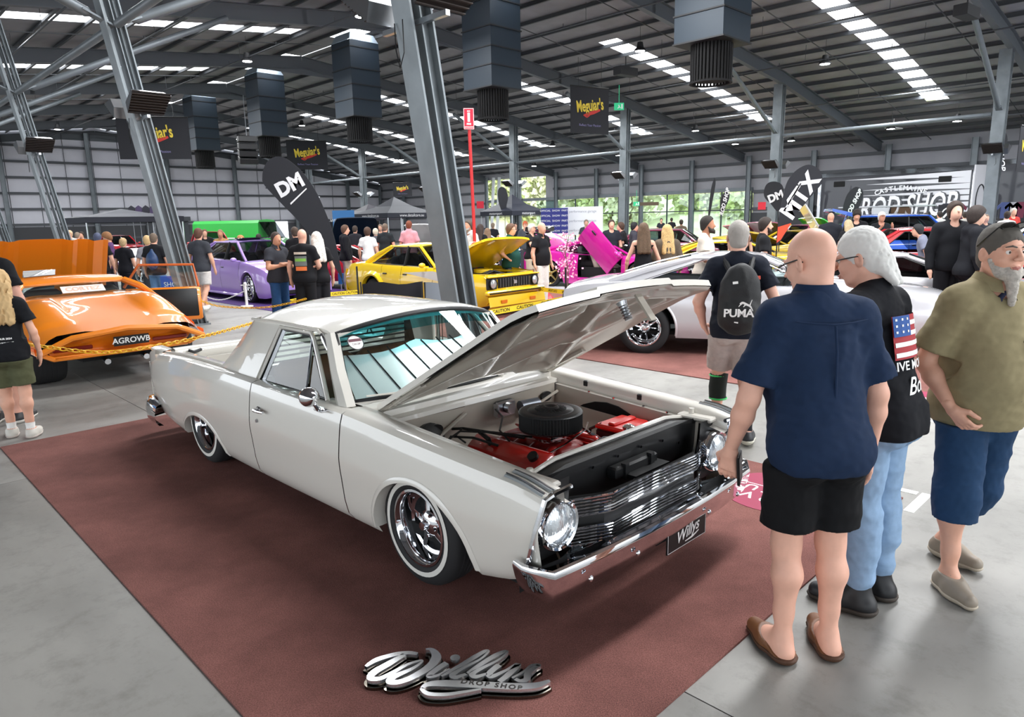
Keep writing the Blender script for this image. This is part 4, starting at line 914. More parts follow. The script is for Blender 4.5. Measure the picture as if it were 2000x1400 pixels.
# engine bay
REDE = mat('red_engine_enamel', '#c8170f', .3, coat=.8); REDED = mat('red_block', '#8e120d', .4)
eng = MB(); eng.box((.05, .0, .38), (.78, .34, .28), bev=.03); 
for ys in (-1, 1): eng.box((.06, ys * .20, .47), (.62, .16, .14), Matrix.Rotation(ys * -.6, 3, 'X'), bev=.02)
eng.box((.08, 0, .56), (.5, .2, .10), bev=.03)
for ys in (-1, 1):
    for k in range(4): eng.tube([(-.14 + .14 * k, ys * .19, .54), (-.10 + .12 * k, ys * .09, .585), (-.05 + .10 * k, 0, .58)], .032, 8)
eo = eng.build('engine_block', REDED, UTE, smooth=50)
for ys in (-1, 1):
    b = MB(); M = Matrix.Translation((.06, ys * .235, .565)) @ Matrix.Rotation(ys * -.62, 4, 'X')
    b.box((0, 0, 0), (.60, .155, .075), bev=.03); b.box((0, 0, -.035), (.64, .18, .012), bev=.004); b.xf(M); vc = b.build('valve_cover', REDE, eo, smooth=50)
    b = MB(); b.cyl((.22 if ys < 0 else -.2, 0, .03), (.22 if ys < 0 else -.2, 0, .06), .03, n=12); b.tube([(-.12, 0, .03), (-.12, .01, .07), (-.2, .03, .09)], .013, 6); b.xf(M); b.build('breather', BLACKP, vc)
b = MB(); b.cyl((.16, 0, .60), (.16, 0, .68), .07, n=12); b.box((.16, 0, .64), (.16, .14, .05), bev=.01); b.tube([(.22, .05, .62), (.24, .18, .66), (.35, .22, .60)], .01, 6); b.cyl((.05, .06, .62), (.11, .06, .62), .025, n=8); b.build('carburettor', CHROME, eo)
ac = MB(); c = (.17, .0, .735); ac.lathe([(0, -.06), (.165, -.06), (.178, -.055), (.182, -.045)], c, (0, 0, 1), 48); ac.lathe([(.182, .042), (.178, .05), (.165, .054), (.13, .052), (.125, .058), (.055, .06), (.04, .075), (.03, .075), (.02, .064), (0, .064)], c, (0, 0, 1), 48); aco = ac.build('air_cleaner', mat('black_lid', '#1b1c1e', .35), eo, smooth=50)
b = MB(); n_ = 64; P = []
for k in range(n_ * 2 + 1): a = PI * k / n_; r_ = .180 if k % 2 else .170; P.append([Vector((c[0] + r_ * math.cos(a), c[1] + r_ * math.sin(a), c[2] + z)) for z in (-.046, .044)])
b.grid(P); b.build('pleated_filter', mat('filter_black', '#0d0d0e', .8), aco, smooth=0)
b = MB()
for k in range(24): a = 2 * PI * k / 24; b.bar((c[0] + .04 * math.cos(a), c[1] + .04 * math.sin(a), c[2] + .066), (c[0] + .09 * math.cos(a), c[1] + .09 * math.sin(a), c[2] + .061), .004, .003)
b.build('lid_ridges', BLACKP, aco)
b = MB()
b.tube([(.10, -.14, .64), (-.1, -.22, .65), (-.26, -.28, .655), (-.34, -.30, .64)], .009, 6); b.tube([(.12, -.1, .64), (-.05, -.24, .665), (-.22, -.34, .66), (-.28, -.40, .60)], .007, 6); b.tube([(.04, -.2, .62), (-.06, -.18, .66), (-.2, -.02, .68), (-.34, .04, .70)], .006, 6); b.tube([(0, -.25, .60), (-.12, -.33, .64), (-.28, -.36, .62), (-.3, -.42, .52)], .008, 6); b.tube([(-.25, -.30, .66), (-.27, -.33, .62), (-.22, -.30, .58)], .006, 6)
b.build('plug_leads', BLACKP, UTE)
b = MB(); b.tube([(.30, -.16, .60), (.30, -.04, .615), (.34, .10, .68), (.30, .17, .70)], .005, 6); b.tube([(.33, -.12, .585), (.36, .02, .60), (.38, .12, .60)], .003, 5); b.build('fuel_line', CHROME, UTE)
b = MB(); b.tube([(.36, .10, .56), (.40, .20, .60), (.48, .26, .60), (.54, .30, .55)], .032, 10); b.build('radiator_hose', BLACKP, UTE)
b = MB(); b.box((-.31, .10, .69), (.05, .15, .10), bev=.01); b.cyl((-.28, .10, .70), (-.24, .10, .70), .035, n=14); b.build('wiper_motor', STEEL, UTE)
b = MB(); b.cyl((-.27, .20, .685), (-.25, .34, .685), .038, n=18); b.build('motor_can', mat('grey_can', '#7d838c', .35, .6), UTE)
b = MB(); b.cyl((.33, -.36, .50), (.45, -.36, .50), .075, n=20)
for k in range(14): a = 2 * PI * k / 14; b.bar((.452, -.36 + .03 * math.cos(a), .50 + .03 * math.sin(a)), (.452, -.36 + .065 * math.cos(a), .50 + .065 * math.sin(a)), .008, .006)
b.cyl((.45, -.36, .50), (.50, -.36, .50), .02, n=10); b.lathe([(.03, 0), (.036, .01), (.03, .02)], (.47, -.36, .5), (1, 0, 0), 16); b.tube([(.42, -.28, .53), (.40, -.22, .50)], .012, 6); b.build('alternator', STEEL, UTE)
b = MB(); b.tube([(.48, -.36, .535), (.48, -.08, .50), (.48, -.0, .40)], .006, 5); b.tube([(.48, -.36, .465), (.48, -.08, .36)], .006, 5); b.build('fan_belt', BLACKP, UTE)
b = MB(); b.cyl((.50, -.20, .44), (.50, -.20, .60), .033, n=20); b.lathe([(.033, .60), (.02, .615), (.02, .625), (.026, .627), (.026, .645), (0, .647)], (.50, -.20, 0), (0, 0, 1), 20); b.build('overflow_bottle', STEEL, UTE, smooth=40)
b = MB(); b.cyl((.42, -.10, .50), (.42, -.10, .58), .028, n=14); b.lathe([(.028, .58), (.034, .585), (.03, .60), (0, .60)], (.42, -.1, 0), (0, 0, 1), 14); b.build('thermostat_housing', REDE, UTE)
b = MB(); b.box((.56, .13, .655), (.06, .92, .05), bev=.02); b.box((.56, .13, .45), (.04, .88, .36)); rd = b.build('radiator', mat('aluminium', '#b3b6b8', .3, .9), UTE, smooth=40)
b = MB(); b.cyl((.55, .22, .68), (.55, .22, .70), .028, n=18); b.lathe([(.034, .70), (.036, .715), (.03, .72), (.01, .73), (0, .73)], (.55, .22, 0), (0, 0, 1), 18); b.build('radiator_cap', CHROME, rd)
b = MB(); b.box((.32, .47, .52), (.20, .26, .18), bev=.01); ba = b.build('battery', BLACKP, UTE)
b = MB(); b.box((.32, .47, .625), (.21, .27, .035), bev=.012); b.box((.32, .47, .648), (.05, .22, .02), bev=.008); b.build('battery_lid', REDE, ba)
b = MB(); b.tube([(.25, .36, .64), (.18, .34, .60), (.16, .34, .45)], .010, 6); b.build('battery_cable', BLACKP, ba)
b = MB(); b.box((.08, .30, .55), (.10, .06, .04), bev=.01); b.tube([(.03, .3, .55), (.02, .38, .52)], .01, 6); b.build('coil', BLACKP, UTE)
b = MB(); b.lathe([(0, 0), (.09, 0), (.12, -.02), (.12, -.05), (.02, -.12)], (-.30, -.46, .60), (.8, .2, .2), 20); b.build('brake_booster', BLACKP, UTE)
# ------------------------------------------------------------------ the other cars
def car(name, label, loc, rz, paintm, wb=2.7, fo=.85, ro=1.05, W=1.75, zt=None, zb=.22, bz=.86, rzf=1.36, ga=(-.62, -1.25, -2.45, -3.15), rw=.56, bwid=.74, r=.31, rim=.21, ar=.36,
        doors=((-.55, -1.55), (-1.55, -2.5)), hood=0.0, glass=None, rimmat=None, spokes=5, front='sedan', ground=.0, trim=None, detail=True, group=None, side_doors=True, boot=0.0, pillars=(), sunroof=False, crease=None, dark_low=False, nobonnet=False, dish=.05):
    t = thing(name, label, 'car', (loc[0], loc[1], .012), rz, group); glass = glass or TGLASS; trim = trim or BLACKP
    xf, xr = fo, -wb - ro; H2 = W / 2
    zt = zt or [(xr, bz - .06), (xr + .5, bz), (-wb * .5, bz), (0, bz - .06), (xf - .25, bz - .12), (xf, bz - .2)]
    fzt = lambda x: smooth_interp(x, zt); fzb = lambda x: smooth_interp(x, [(xr, zb + .14), (xr + .4, zb), (xf - .3, zb), (xf, zb + .05)])
    hw = lambda x: smooth_interp(x, [(xr, H2 * .88), (xr + .35, H2 * .965), (-wb * .6, H2), (0, H2), (xf - .35, H2 * .96), (xf, H2 * .84)])
    arches = [(0, ar, r + ground - .01), (-wb, ar, r + ground - .01)]; d0, d1 = doors[0][0], doors[-1][1]
    for ys in (-1, 1):
        b = MB(); flank(b, d0 + .004, xf, fzb, fzt, hw, arches=[arches[0]], ys=ys, rows=10); arch_lip(b, 0, ar, r - .01, hw, fzb, fzt, ys, .03, side_y, R(-12), R(192)); b.build('front_fender', paintm, t, smooth=40)
        b = MB(); flank(b, xr, d1 - .004, fzb, fzt, hw, arches=[arches[1]], ys=ys, rows=10); arch_lip(b, -wb, ar, r - .01, hw, fzb, fzt, ys, .03, side_y, R(-12), R(192)); b.build('rear_quarter', paintm, t, smooth=40)
        for a_, c_ in doors:
            b = MB(); flank(b, c_ + .004, a_ - .004, fzb, fzt, hw, ys=ys, rows=10, n=6); dd = b.build('door', paintm, t, smooth=40)
            b = MB(); b.box((c_ + .14, ys * (H2 * .972 + .012), bz - .14), (.13, .025, .03), bev=.008); b.build('handle', trim, dd)
            for x in (a_, c_):
                b = MB(); b.grid([[Vector((x + q_, ys * (hw(x) * side_y((z - fzb(x)) / (fzt(x) - fzb(x))) - .012), z)) for z in np.linspace(fzb(x), fzt(x), 8)] for q_ in (-.015, .015)]); b.build('shut_line', DARK, dd, smooth=0)
        well(t, 0, ar, r, ys * H2 * .95, ys * H2 * .5); well(t, -wb, ar, r, ys * H2 * .95, ys * H2 * .5)
        for x in (0, -wb): wheel('wheel', t, (x, ys * (H2 - .125), r - .012), r, rim, .21, spokes, side=ys, rimmat=rimmat, dish=dish, tread=False)
    b = MB(); b.box(((xf + xr) / 2, 0, zb + .05), (xf - xr - .3, W * .8, .05)); b.build('floor_pan', DARK, t, smooth=0)
    # deck panels
    def deck(x0, x1, nm, ang=0.0, pivot=None, crown=.05):
        P = []; 
        for x in np.linspace(x0, x1, 14):
            y1 = hw(x) * .925; P.append([Vector((x, y, fzt(x) + crown * (1 - (y / y1) ** 2) ** .6 if abs(y) < y1 else fzt(x))) for y in np.linspace(-y1, y1, 13)])
        b = MB(); b.grid(P)
        if ang:
            b2 = MB(); b2.grid([[p + Vector((0, 0, -.035 - .03 * math.exp(-((abs(p.y) - .35) / .08) ** 2))) for p in row] for row in P]); edge = [P[0], P[-1], [r_[0] for r_ in P], [r_[-1] for r_ in P]]
            for e in edge: b2.grid([e, [p + Vector((0, 0, -.045)) for p in e]])
            pv = Vector(pivot); M = Matrix.Translation(pv) @ Matrix.Rotation(ang, 4, 'Y') @ Matrix.Translation(-pv); b.xf(M); b2.xf(M); o = b.build(nm, paintm, t, smooth=40); b2.build(nm + '_inner', paintm, o, smooth=40); return o
        return b.build(nm, paintm, t, smooth=40)
    if not nobonnet: deck(ga[0] + .0, xf - .04, 'bonnet', -hood, (ga[0] + .1, 0, fzt(ga[0])))
    if ga[3] - xr > .25: deck(xr + .03, ga[3], 'boot_lid', boot, (ga[3], 0, fzt(ga[3])))
    b = MB(); P = []
    for y in np.linspace(-H2 * .84, H2 * .84, 9): c = 1 - (y / H2) ** 2; P.append([Vector((xf - .12 + .12 * c, y, fzt(xf) + .0)), Vector((xf + .04 * c, y, fzt(xf) - .06)), Vector((xf + .03 * c, y, fzb(xf) + .05)), Vector((xf - .05, y, fzb(xf)))])
    b.grid(P); P = []
    for y in np.linspace(-H2 * .88, H2 * .88, 9): c = 1 - (y / H2) ** 2; P.append([Vector((xr + .03, y, fzt(xr) + .01)), Vector((xr - .05 * c, y, fzt(xr) - .08)), Vector((xr - .04 * c, y, fzb(xr))), Vector((xr + .05, y, fzb(xr) - .02))])
    b.grid(P); b.build('end_panels', paintm, t, smooth=40)
    # glasshouse
    A0 = lambda s, o=0: Vector((ga[0] - .0, s * (bwid - .02), fzt(ga[0]) + .01)); A1 = lambda s: Vector((ga[1], s * rw, rzf - .05)); C1 = lambda s: Vector((ga[2], s * rw, rzf - .055)); C0 = lambda s: Vector((ga[3], s * (bwid - .03), fzt(ga[3]) + .01))
    P = []
    for i in range(11):
        u_ = -1 + .2 * i; c = 1 - u_ * u_
        P.append([Vector((ga[1] + .07 * c - (ga[1] + .07 * c - ga[2] + .05 * c) * j / 8, u_ * rw, rzf - .05 + .05 * c ** .8 * (1 - (j / 4 - 1) ** 2 * .35) + .02 * (1 - (j / 4 - 1) ** 2))) for j in range(9)])
    b = MB(); b.slab(P, (0, 0, -.03)); ro_ = b.build('roof', paintm, t, smooth=40)
    if sunroof: b = MB(); b.box(((ga[1] + ga[2]) / 2 + .35, 0, rzf + .035), (.5, .8, .02), Matrix.Rotation(-.07, 3, 'Y'), bev=.01); b.build('sunroof', DGLASS, ro_)
    for s in (-1, 1):
        def pl(a_, c_, w0, w1, nm, m=paintm):
            b = MB(); b.bar(a_, c_, w0, w1, up=(1, 0, 0)); return b.build(nm, m, t, smooth=30)
        b = MB(); b.tube([A0(s), (A0(s) + A1(s)) / 2 + Vector((0, s * .012, .015)), A1(s)], .032, 8); b.build('windscreen_pillar', paintm, t)
        b = MB(); b.tube([C0(s), (C0(s) + C1(s)) / 2 + Vector((0, s * .012, .02)), C1(s)], [.05, .045, .035], 8)
        wq = max(.06, abs(ga[3] - ga[2]) * .35); b.poly([C0(s), C0(s) + Vector((wq * 1.2, s * .02, 0)), C1(s) + Vector((wq * .5, 0, .005)), C1(s)], (0, -s * .03, 0)); b.build('rear_pillar', paintm, t)
        b = MB(); b.tube([A1(s), C1(s)], .022, 6); b.build('roof_rail', paintm, t)
        top = lambda x: A1(s) + (C1(s) - A1(s)) * ((ga[1] - x) / (ga[1] - ga[2]))
        for a_, c_ in doors[:-1]:
            x1 = min(ga[1] - .1, c_ + .02) if c_ > ga[2] else ga[2]
            pl(Vector((c_, s * bwid, fzt(c_))), top(max(ga[2] + .02, min(ga[1] - .05, c_ - .03))), .07, .03, 'door_pillar', trim)
        base = [Vector((ga[0] - .12, s * (bwid - .01), fzt(ga[0]) + .01)), Vector((doors[-1][1] - .0 if doors[-1][1] > ga[3] else ga[3] + .1, s * (bwid - .01), fzt(-wb * .6) + .01))]
        gl = MB(); e = max(ga[3] + wq * 1.1, min(base[1].x, ga[3] + 1.5)) if True else 0; gl.poly([base[0], A1(s) + Vector((-.03, s * .004, 0)), C1(s) + Vector((wq * .45, s * .004, 0)), Vector((e if e < ga[2] + .8 else ga[3] + wq * 1.1, s * (bwid - .01), fzt(ga[3]) + .01))]); gl.build('side_glass', glass, t, smooth=0)
        b = MB(); b.tube([base[0], Vector((ga[3] + wq, s * (bwid + .0), fzt(ga[3]) + .012))], .012, 6); b.tube([base[0] + Vector((.02, 0, 0)), A1(s) + Vector((-.06, s * .012, -.02)), C1(s) + Vector((wq * .45, s * .012, -.02)), Vector((ga[3] + wq * 1.1, s * bwid, fzt(ga[3]) + .01))], .011, 6); b.build('window_trim', trim, t)
        b = MB(); fl = [hw(ga[0]) * .925 for _ in (0,)]; b.grid([[Vector((x, s * hw(x) * .925, fzt(x))), Vector((x, s * (bwid - .04), fzt(x) + .015))] for x in np.linspace(ga[3] - .02, ga[0] + .02, 10)]); b.build('waist_panel', paintm, t, smooth=0)
        b = MB(); b.ball((ga[0] - .16, s * (H2 + .06), bz + .07), .075, 12, (.65, 1.1, .7)); b.bar((ga[0] - .16, s * (H2 - .10), bz + .03), (ga[0] - .16, s * (H2 + .04), bz + .05), .04, .03); b.build('mirror', paintm, t, smooth=60)
    P = []; Q = []
    for i in range(9):
        u_ = -1 + .25 * i; c = 1 - u_ * u_; P.append([Vector((ga[0] + .16 * c, u_ * (bwid - .03), fzt(ga[0]) + .03 * c)), Vector(((ga[0] + ga[1]) / 2 + .12 * c, u_ * (rw + bwid - .03) / 2, (fzt(ga[0]) + rzf - .05) / 2 + .05 * c)), Vector((ga[1] + .07 * c, u_ * rw, rzf - .05 + .05 * c ** .8 * .65))])
        Q.append([Vector((ga[3] - .08 * c, u_ * (bwid - .04), fzt(ga[3]) + .03 * c)), Vector(((ga[3] + ga[2]) / 2 - .05 * c, u_ * (rw + bwid - .04) / 2, (fzt(ga[3]) + rzf - .055) / 2 + .05 * c)), Vector((ga[2] - .05 * c, u_ * rw, rzf - .055 + .05 * c ** .8 * .65))])
    b = MB(); b.grid(P); b.build('windscreen', glass, t, smooth=60); b = MB(); b.grid(Q); b.build('rear_window', glass, t, smooth=60)
    b = MB()
    for s in (-1, 1): b.box((ga[0] - .95, s * .35, .62), (.5, .48, .2), bev=.05); b.box((ga[0] - 1.22, s * .35, .88), (.14, .48, .6), Matrix.Rotation(-.2, 3, 'Y'), bev=.05)
    if len(doors) > 1: b.box((ga[2] + .35, 0, .62), (.5, 1.25, .2), bev=.05); b.box((ga[2] + .1, 0, .86), (.14, 1.25, .5), Matrix.Rotation(-.25, 3, 'Y'), bev=.05)
    b.box((ga[0] - .1, 0, bz - .1), (.3, W * .78, .15), bev=.04); b.build('seats', mat('dark_upholstery', '#232326', .7), t, smooth=50)
    b = MB(); M = Matrix.Translation((ga[0] - .5, -.36, bz + .02)) @ Matrix.Rotation(-R(65), 4, 'Y'); b.tube([M @ Vector((.18 * math.cos(a), .18 * math.sin(a), 0)) for a in np.linspace(0, 2 * PI, 17)[:-1]], .012, 6, closed=True); b.build('steering_wheel', BLACKP, t)
    t['_'] = 0; del t['_']
    return t, dict(fzt=fzt, fzb=fzb, hw=hw, xf=xf, xr=xr, H2=H2)
def plate(parent, loc, nrm, txt, w_=.37, h_=.11, bg=None, fg=None):
    b = MB(); nx = Vector(nrm).normalized(); rt = Vector((0, 0, 1)).cross(nx).normalized(); M = plane_m(Vector(loc), rt, nx.cross(rt))
    b.add([M @ Vector(p) for p in ((-w_ / 2, -h_ / 2, .004), (w_ / 2, -h_ / 2, .004), (w_ / 2, h_ / 2, .004), (-w_ / 2, h_ / 2, .004))], [(0, 1, 2, 3)]); p = b.build('number_plate', bg or BLACKP, parent, smooth=0)
    if txt: b = MB(); put_text(b, txt, M @ Matrix.Translation((0, 0, .007)), size=h_ * .8, bold=.002); b.build('plate_text', fg or WHITE, p, smooth=0)
    return p
def roundlamp(parent, c, r, d=(1, 0, 0), nm='headlamp', ring=None, lens=None):
    b = MB(); b.lathe([(r * 1.15, -.03), (r * 1.18, .02), (r * 1.05, .03), (r, .015)], c, d, 24); h = b.build(nm, ring or CHROME, parent, smooth=50)
    b = MB(); b.lathe([(0, .03), (r * .6, .024), (r, .012)], c, d, 20); b.build('lens', lens or LAMPG, h, smooth=60)

# --- yellow sedan with open bonnet
YEL = paint('yellow_paint', '#ecc613')
t, g = car('sedan', 'bright yellow boxy four door sedan with its bonnet open behind the big raking column', (-.68, 14.45), R(-42), YEL, wb=2.62, fo=.82, ro=1.12, W=1.74, bz=.90, rzf=1.38, ga=(-.66, -1.28, -2.25, -3.0), rw=.55, bwid=.72, r=.32, rim=.19, ar=.39, zb=.18, doors=((-.60, -1.62), (-1.62, -2.30)), hood=R(30), rimmat=STEEL, spokes=12, glass=TGLASS,
            zt=[(-3.74, .80), (-3.5, .93), (-3.0, .95), (-2.3, .93), (-.66, .90), (0, .86), (.6, .82), (.82, .78)])
fz = g['fzt']
for ys in (-1, 1):
    b = MB()
    for xc in (0, -2.62): arch_lip(b, xc, .39, .31, g['hw'], g['fzb'], fz, ys, .10, side_y, R(-14), R(194), .055)
    b.build('arch_flare', YEL, t, smooth=50)
    b = MB(); b.box((.82, ys * .61, .645), (.06, .26, .24), bev=.02); b.build('lamp_recess', BLACKP, t); roundlamp(t, (.86, ys * .61, .645), .088, ring=BLACKP)
b = MB(); b.box((.84, 0, .65), (.05, .94, .20), bev=.01); go = b.build('grille_surround', BLACKP, t)
for k in range(12): b = MB(); b.box((.875, -.42 + .076 * k, .65), (.01, .012, .17)); b.build('grille_slat', mat('grey_trim', '#5a5c5f', .4), go)
b = MB(); b.box((.885, .0, .65), (.015, .09, .08), bev=.01); b.build('badge', CHROME, t)
b = MB(); b.box((.84, 0, .775), (.07, 1.5, .035), bev=.01); b.build('nose_bar', YEL, t)
b = MB(); b.box((.90, 0, .47), (.10, 1.70, .10), bev=.03); bb_ = b.build('front_bumper', YEL, t, smooth=40)
b = MB(); b.box((.955, 0, .47), (.01, 1.6, .025)); b.build('bumper_strip', BLACKP, bb_)
b = MB(); b.grid([[Vector((.93, y, .40)), Vector((.97, y, .22)), Vector((.90, y, .16))] for y in np.linspace(-.82, .82, 5)]); b.build('air_dam', YEL, t)
b = MB(); b.box((.97, .42, .30), (.02, .16, .06)); b.box((.97, -.42, .30), (.02, .16, .06)); b.build('indicator', AMBER, t)
b = MB(); b.box((.15, 0, .66), (.95, 1.1, .10)); b.box((.05, 0, .74), (.5, .5, .12), bev=.04)
for k in range(5): b.tube([(-.2 + .1 * k, -.4, .72), (-.1 + .1 * k, 0, .84), (.05 + .1 * k, .4, .72)], .02, 6)
b.build('engine', BLACKP, t); b = MB(); b.cyl((.0, 0, .80), (.0, 0, .87), .2, n=24); b.build('air_cleaner', YEL, t)
b = MB()
for ys in (-1, 1): b.box((.12, ys * .62, .80), (1.25, .16, .03))
b.box((.70, 0, .79), (.12, 1.3, .04)); b.build('bay_edge', YEL, t)
b = MB()
for ys in (-1, 1): b.poly([(-.55, ys * .887, .86), (-1.5, ys * .889, .80), (.3, ys * .887, .58), (.32, ys * .887, .74)])
b.build('side_stripe', mat('silver_print', '#d8d9d6', .5), t, smooth=0)
# --- lilac sedan
LIL = paint('lilac_paint', '#b08fdc', .1)
t, g = car('sedan', 'lilac four door sedan with tall multi spoke chrome wheels on a purple mat', (-5.85, 17.6), R(-45), LIL, wb=3.0, fo=.95, ro=1.0, W=1.88, bz=.95, rzf=1.47, ga=(-.35, -1.15, -2.55, -3.5), rw=.57, bwid=.77, r=.36, rim=.29, ar=.38, zb=.12, doors=((-.45, -1.55), (-1.55, -2.6)), rimmat=CHROME, spokes=14, sunroof=True,
            zt=[(-4.0, .95), (-3.6, 1.03), (-2.6, 1.01), (-1.2, .97), (-.3, .95), (.3, .88), (.7, .78), (.95, .62)])
for ys in (-1, 1):
    b = MB(); b.ball((.62, ys * .70, .63), .2, 12, (1.1, .55, .45)); b.build('headlamp', LAMPG, t, smooth=60)
    b = MB(); b.box((-1.45, ys * .93, .15), (2.2, .05, .07), bev=.02); b.build('side_skirt', LIL, t)
b = MB(); b.box((.97, 0, .48), (.04, 1.0, .14), bev=.02); b.build('grille', BLACKP, t)
b = MB(); b.box((.98, 0, .26), (.04, 1.1, .10), bev=.02); b.build('lower_grille', BLACKP, t)
# --- magenta coupe: near door swung up, rear hatch raised
MAG = paint('magenta_paint', '#cc1296', .25); WSEAT = mat('cream_leather', '#e6dccf', .5)
t, g = car('coupe', 'metallic magenta low coupe with its near door swung upwards and its hatch raised', (3.65, 18.9), R(-33), MAG, wb=2.7, fo=.85, ro=.85, W=1.85, bz=.86, rzf=1.26, ga=(-.35, -1.15, -1.95, -2.9), rw=.52, bwid=.70, r=.36, rim=.285, ar=.40, zb=.10, doors=((-.5, -.52), (-1.75, -1.77)), rimmat=mat('gold_chrome', '#d8c489', .15, 1.0), spokes=5, boot=R(48),
            zt=[(-3.55, .93), (-3.2, .98), (-2.7, .98), (-1.8, .88), (-.4, .86), (.3, .78), (.7, .68), (.85, .58)])
for o in [c for c in D.objects if c.parent == t and c.name.startswith('door')]:
    for c in [c for c in D.objects if c.parent == o]: D.objects.remove(c)
    D.objects.remove(o)
b = MB(); b.box((-1.13, -.90, .20), (1.3, .10, .16), bev=.03); b.build('door_sill', MAG, t)
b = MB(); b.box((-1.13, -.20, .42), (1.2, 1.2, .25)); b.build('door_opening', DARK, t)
for k, x in enumerate((-1.2,)):
    b = MB(); b.box((x + .1, -.45, .48), (.55, .5, .2), bev=.06); b.box((x - .22, -.45, .82), (.18, .5, .7), Matrix.Rotation(-.35, 3, 'Y'), bev=.07); b.box((x + .35, -.55, .52), (.3, .3, .22), bev=.08); b.build('seat', WSEAT, t, smooth=50)
def mag_door(ys, ang):
    b = MB(); P = []
    for x in np.linspace(0, -1.28, 9): P.append([Vector((x, -.03 * math.sin(PI * k / 8) * 1.6 - .0, z)) for k, z in enumerate(np.linspace(-.62, .06, 9))])
    b.grid(P); Q = [[p + Vector((0, .07, 0)) for p in r_] for r_ in P]; b.grid(Q, True)
    for e, f in ((P[0], Q[0]), (P[-1], Q[-1]), ([r_[0] for r_ in P], [r_[0] for r_ in Q]), ([r_[-1] for r_ in P], [r_[-1] for r_ in Q])): b.grid([e, f])
    M = Matrix.Translation((-.50, ys * .98, .78)) @ Matrix.Rotation(-ys * .0, 4, 'Z') @ Matrix.Rotation(ang, 4, 'Y') @ Matrix.Rotation(R(14) * -ys, 4, 'X')
    b.xf(M); d = b.build('door', MAG, t, smooth=50)
    b = MB(); b.ball((-.1, -.12, .12), .10, 12, (1.1, .7, .7)); b.xf(M); b.build('mirror', MAG, d, smooth=60)
    b = MB(); b.box((-1.0, -.055, -.06), (.16, .02, .05), bev=.01); b.xf(M); b.build('handle', BLACKP, d)
mag_door(-1, R(47))
b = MB(); sp = Matrix.Translation((-3.5, 0, 1.56)) @ Matrix.Rotation(.3, 4, 'Y'); b.box((0, 0, 0), (.12, 1.5, .16), bev=.03); b.box((0, 0, -.12), (.08, 1.4, .06), bev=.02); b.xf(sp); b.build('rear_wing', mat('gloss_black', '#08080a', .1, coat=1.0), t)
b = MB(); b.box((.3, 0, .8), (.1, .1, .1))
# pink blossom twig in front of the coupe's rear wheel
bt = thing('blossom_stem', 'stem of pink artificial blossom standing before the magenta coupe', 'flowers', (1.33, 18.35, 0))
b = MB(); b.tube([(0, 0, 0), (.02, 0, .5), (-.05, .02, 1.0), (.05, 0, 1.45)], [.02, .015, .012, .006], 6); b.tube([(0, 0, .6), (.2, .05, .9)], .008, 5); b.tube([(-.02, 0, .8), (-.22, 0, 1.15)], .008, 5); b.build('stem', TRK, bt)
b = MB(); rg = random.Random(4)
for k in range(220):
    c = Vector((rg.gauss(0, .14), rg.gauss(0, .08), rg.uniform(.35, 1.5))); a1 = Vector((rg.gauss(0, 1), rg.gauss(0, 1), rg.gauss(0, 1))).normalized() * .035; a2 = a1.orthogonal().normalized() * .035; b.add([c + a1, c + a2, c - a1, c - a2], [(0, 1, 2, 3)])
b.build('blossom', mat('blossom_pink', '#f3a9c4', .8), bt, smooth=0, kind='stuff')
# --- silver coupe on the second carpet
SIL = paint('silver_paint', '#c9c8cc', .3)
t, g = car('coupe', 'silver two door muscle car with a fat chromed rear wheel on the second carpet', (4.72, 9.5), R(-18), SIL, wb=2.85, fo=.95, ro=1.15, W=1.88, bz=.92, rzf=1.33, ga=(-.55, -1.35, -2.25, -3.35), rw=.56, bwid=.76, r=.35, rim=.235, ar=.43, zb=.22, doors=((-.62, -1.85),), rimmat=CHROME, spokes=10, trim=CHROME, glass=GLASS, dish=.13,
            zt=[(-4.0, .86), (-3.6, .94), (-2.9, .98), (-1.8, .92), (-.5, .90), (.3, .86), (.7, .82), (.95, .76)])
b = MB(); P = [Vector((x, -.955 + y, z)) for x, y, z in ((.95, .25, .55), (1.02, .9, .55))]
path = [Vector((.62, -.93, .48)), Vector((.88, -.92, .48)), Vector((1.02, -.78, .48)), Vector((1.06, 0, .48)), Vector((1.02, .78, .48)), Vector((.88, .92, .48)), Vector((.62, .93, .48))]
Pb = []
for i, p in enumerate(path):
    d = (path[min(i + 1, 6)] - path[max(i - 1, 0)]).normalized(); n = Vector((d.y, -d.x, 0)); Pb.append([p + n * o_ + Vector((0, 0, z)) for o_, z in ((-.05, .07), (.0, .075), (.02, .03), (.02, -.03), (-.01, -.07))])
b.grid(Pb); b.build('front_bumper', CHROME, t, smooth=50)
path = [Vector((-3.6, -.93, .5)), Vector((-3.95, -.90, .5)), Vector((-4.12, -.75, .5)), Vector((-4.15, 0, .5)), Vector((-4.12, .75, .5))]; Pb = []
for i, p in enumerate(path):
    d = (path[min(i + 1, 4)] - path[max(i - 1, 0)]).normalized(); n = Vector((-d.y, d.x, 0)) * -1; Pb.append([p + n * o_ + Vector((0, 0, z)) for o_, z in ((-.05, .07), (.0, .075), (.02, .03), (.02, -.03), (-.01, -.07))])
b = MB(); b.grid(Pb); b.build('rear_bumper', CHROME, t, smooth=50)
for ys in (-1, 1):
    for yy in (.60, .76): roundlamp(t, (.95, ys * yy, .68), .075)
    b = MB(); b.box((.80, ys * .93, .62), (.10, .02, .035)); b.build('side_marker', BLACKP, t)
b = MB(); b.box((.93, 0, .68), (.04, 1.0, .14), bev=.01); b.build('grille', BLACKP, t)
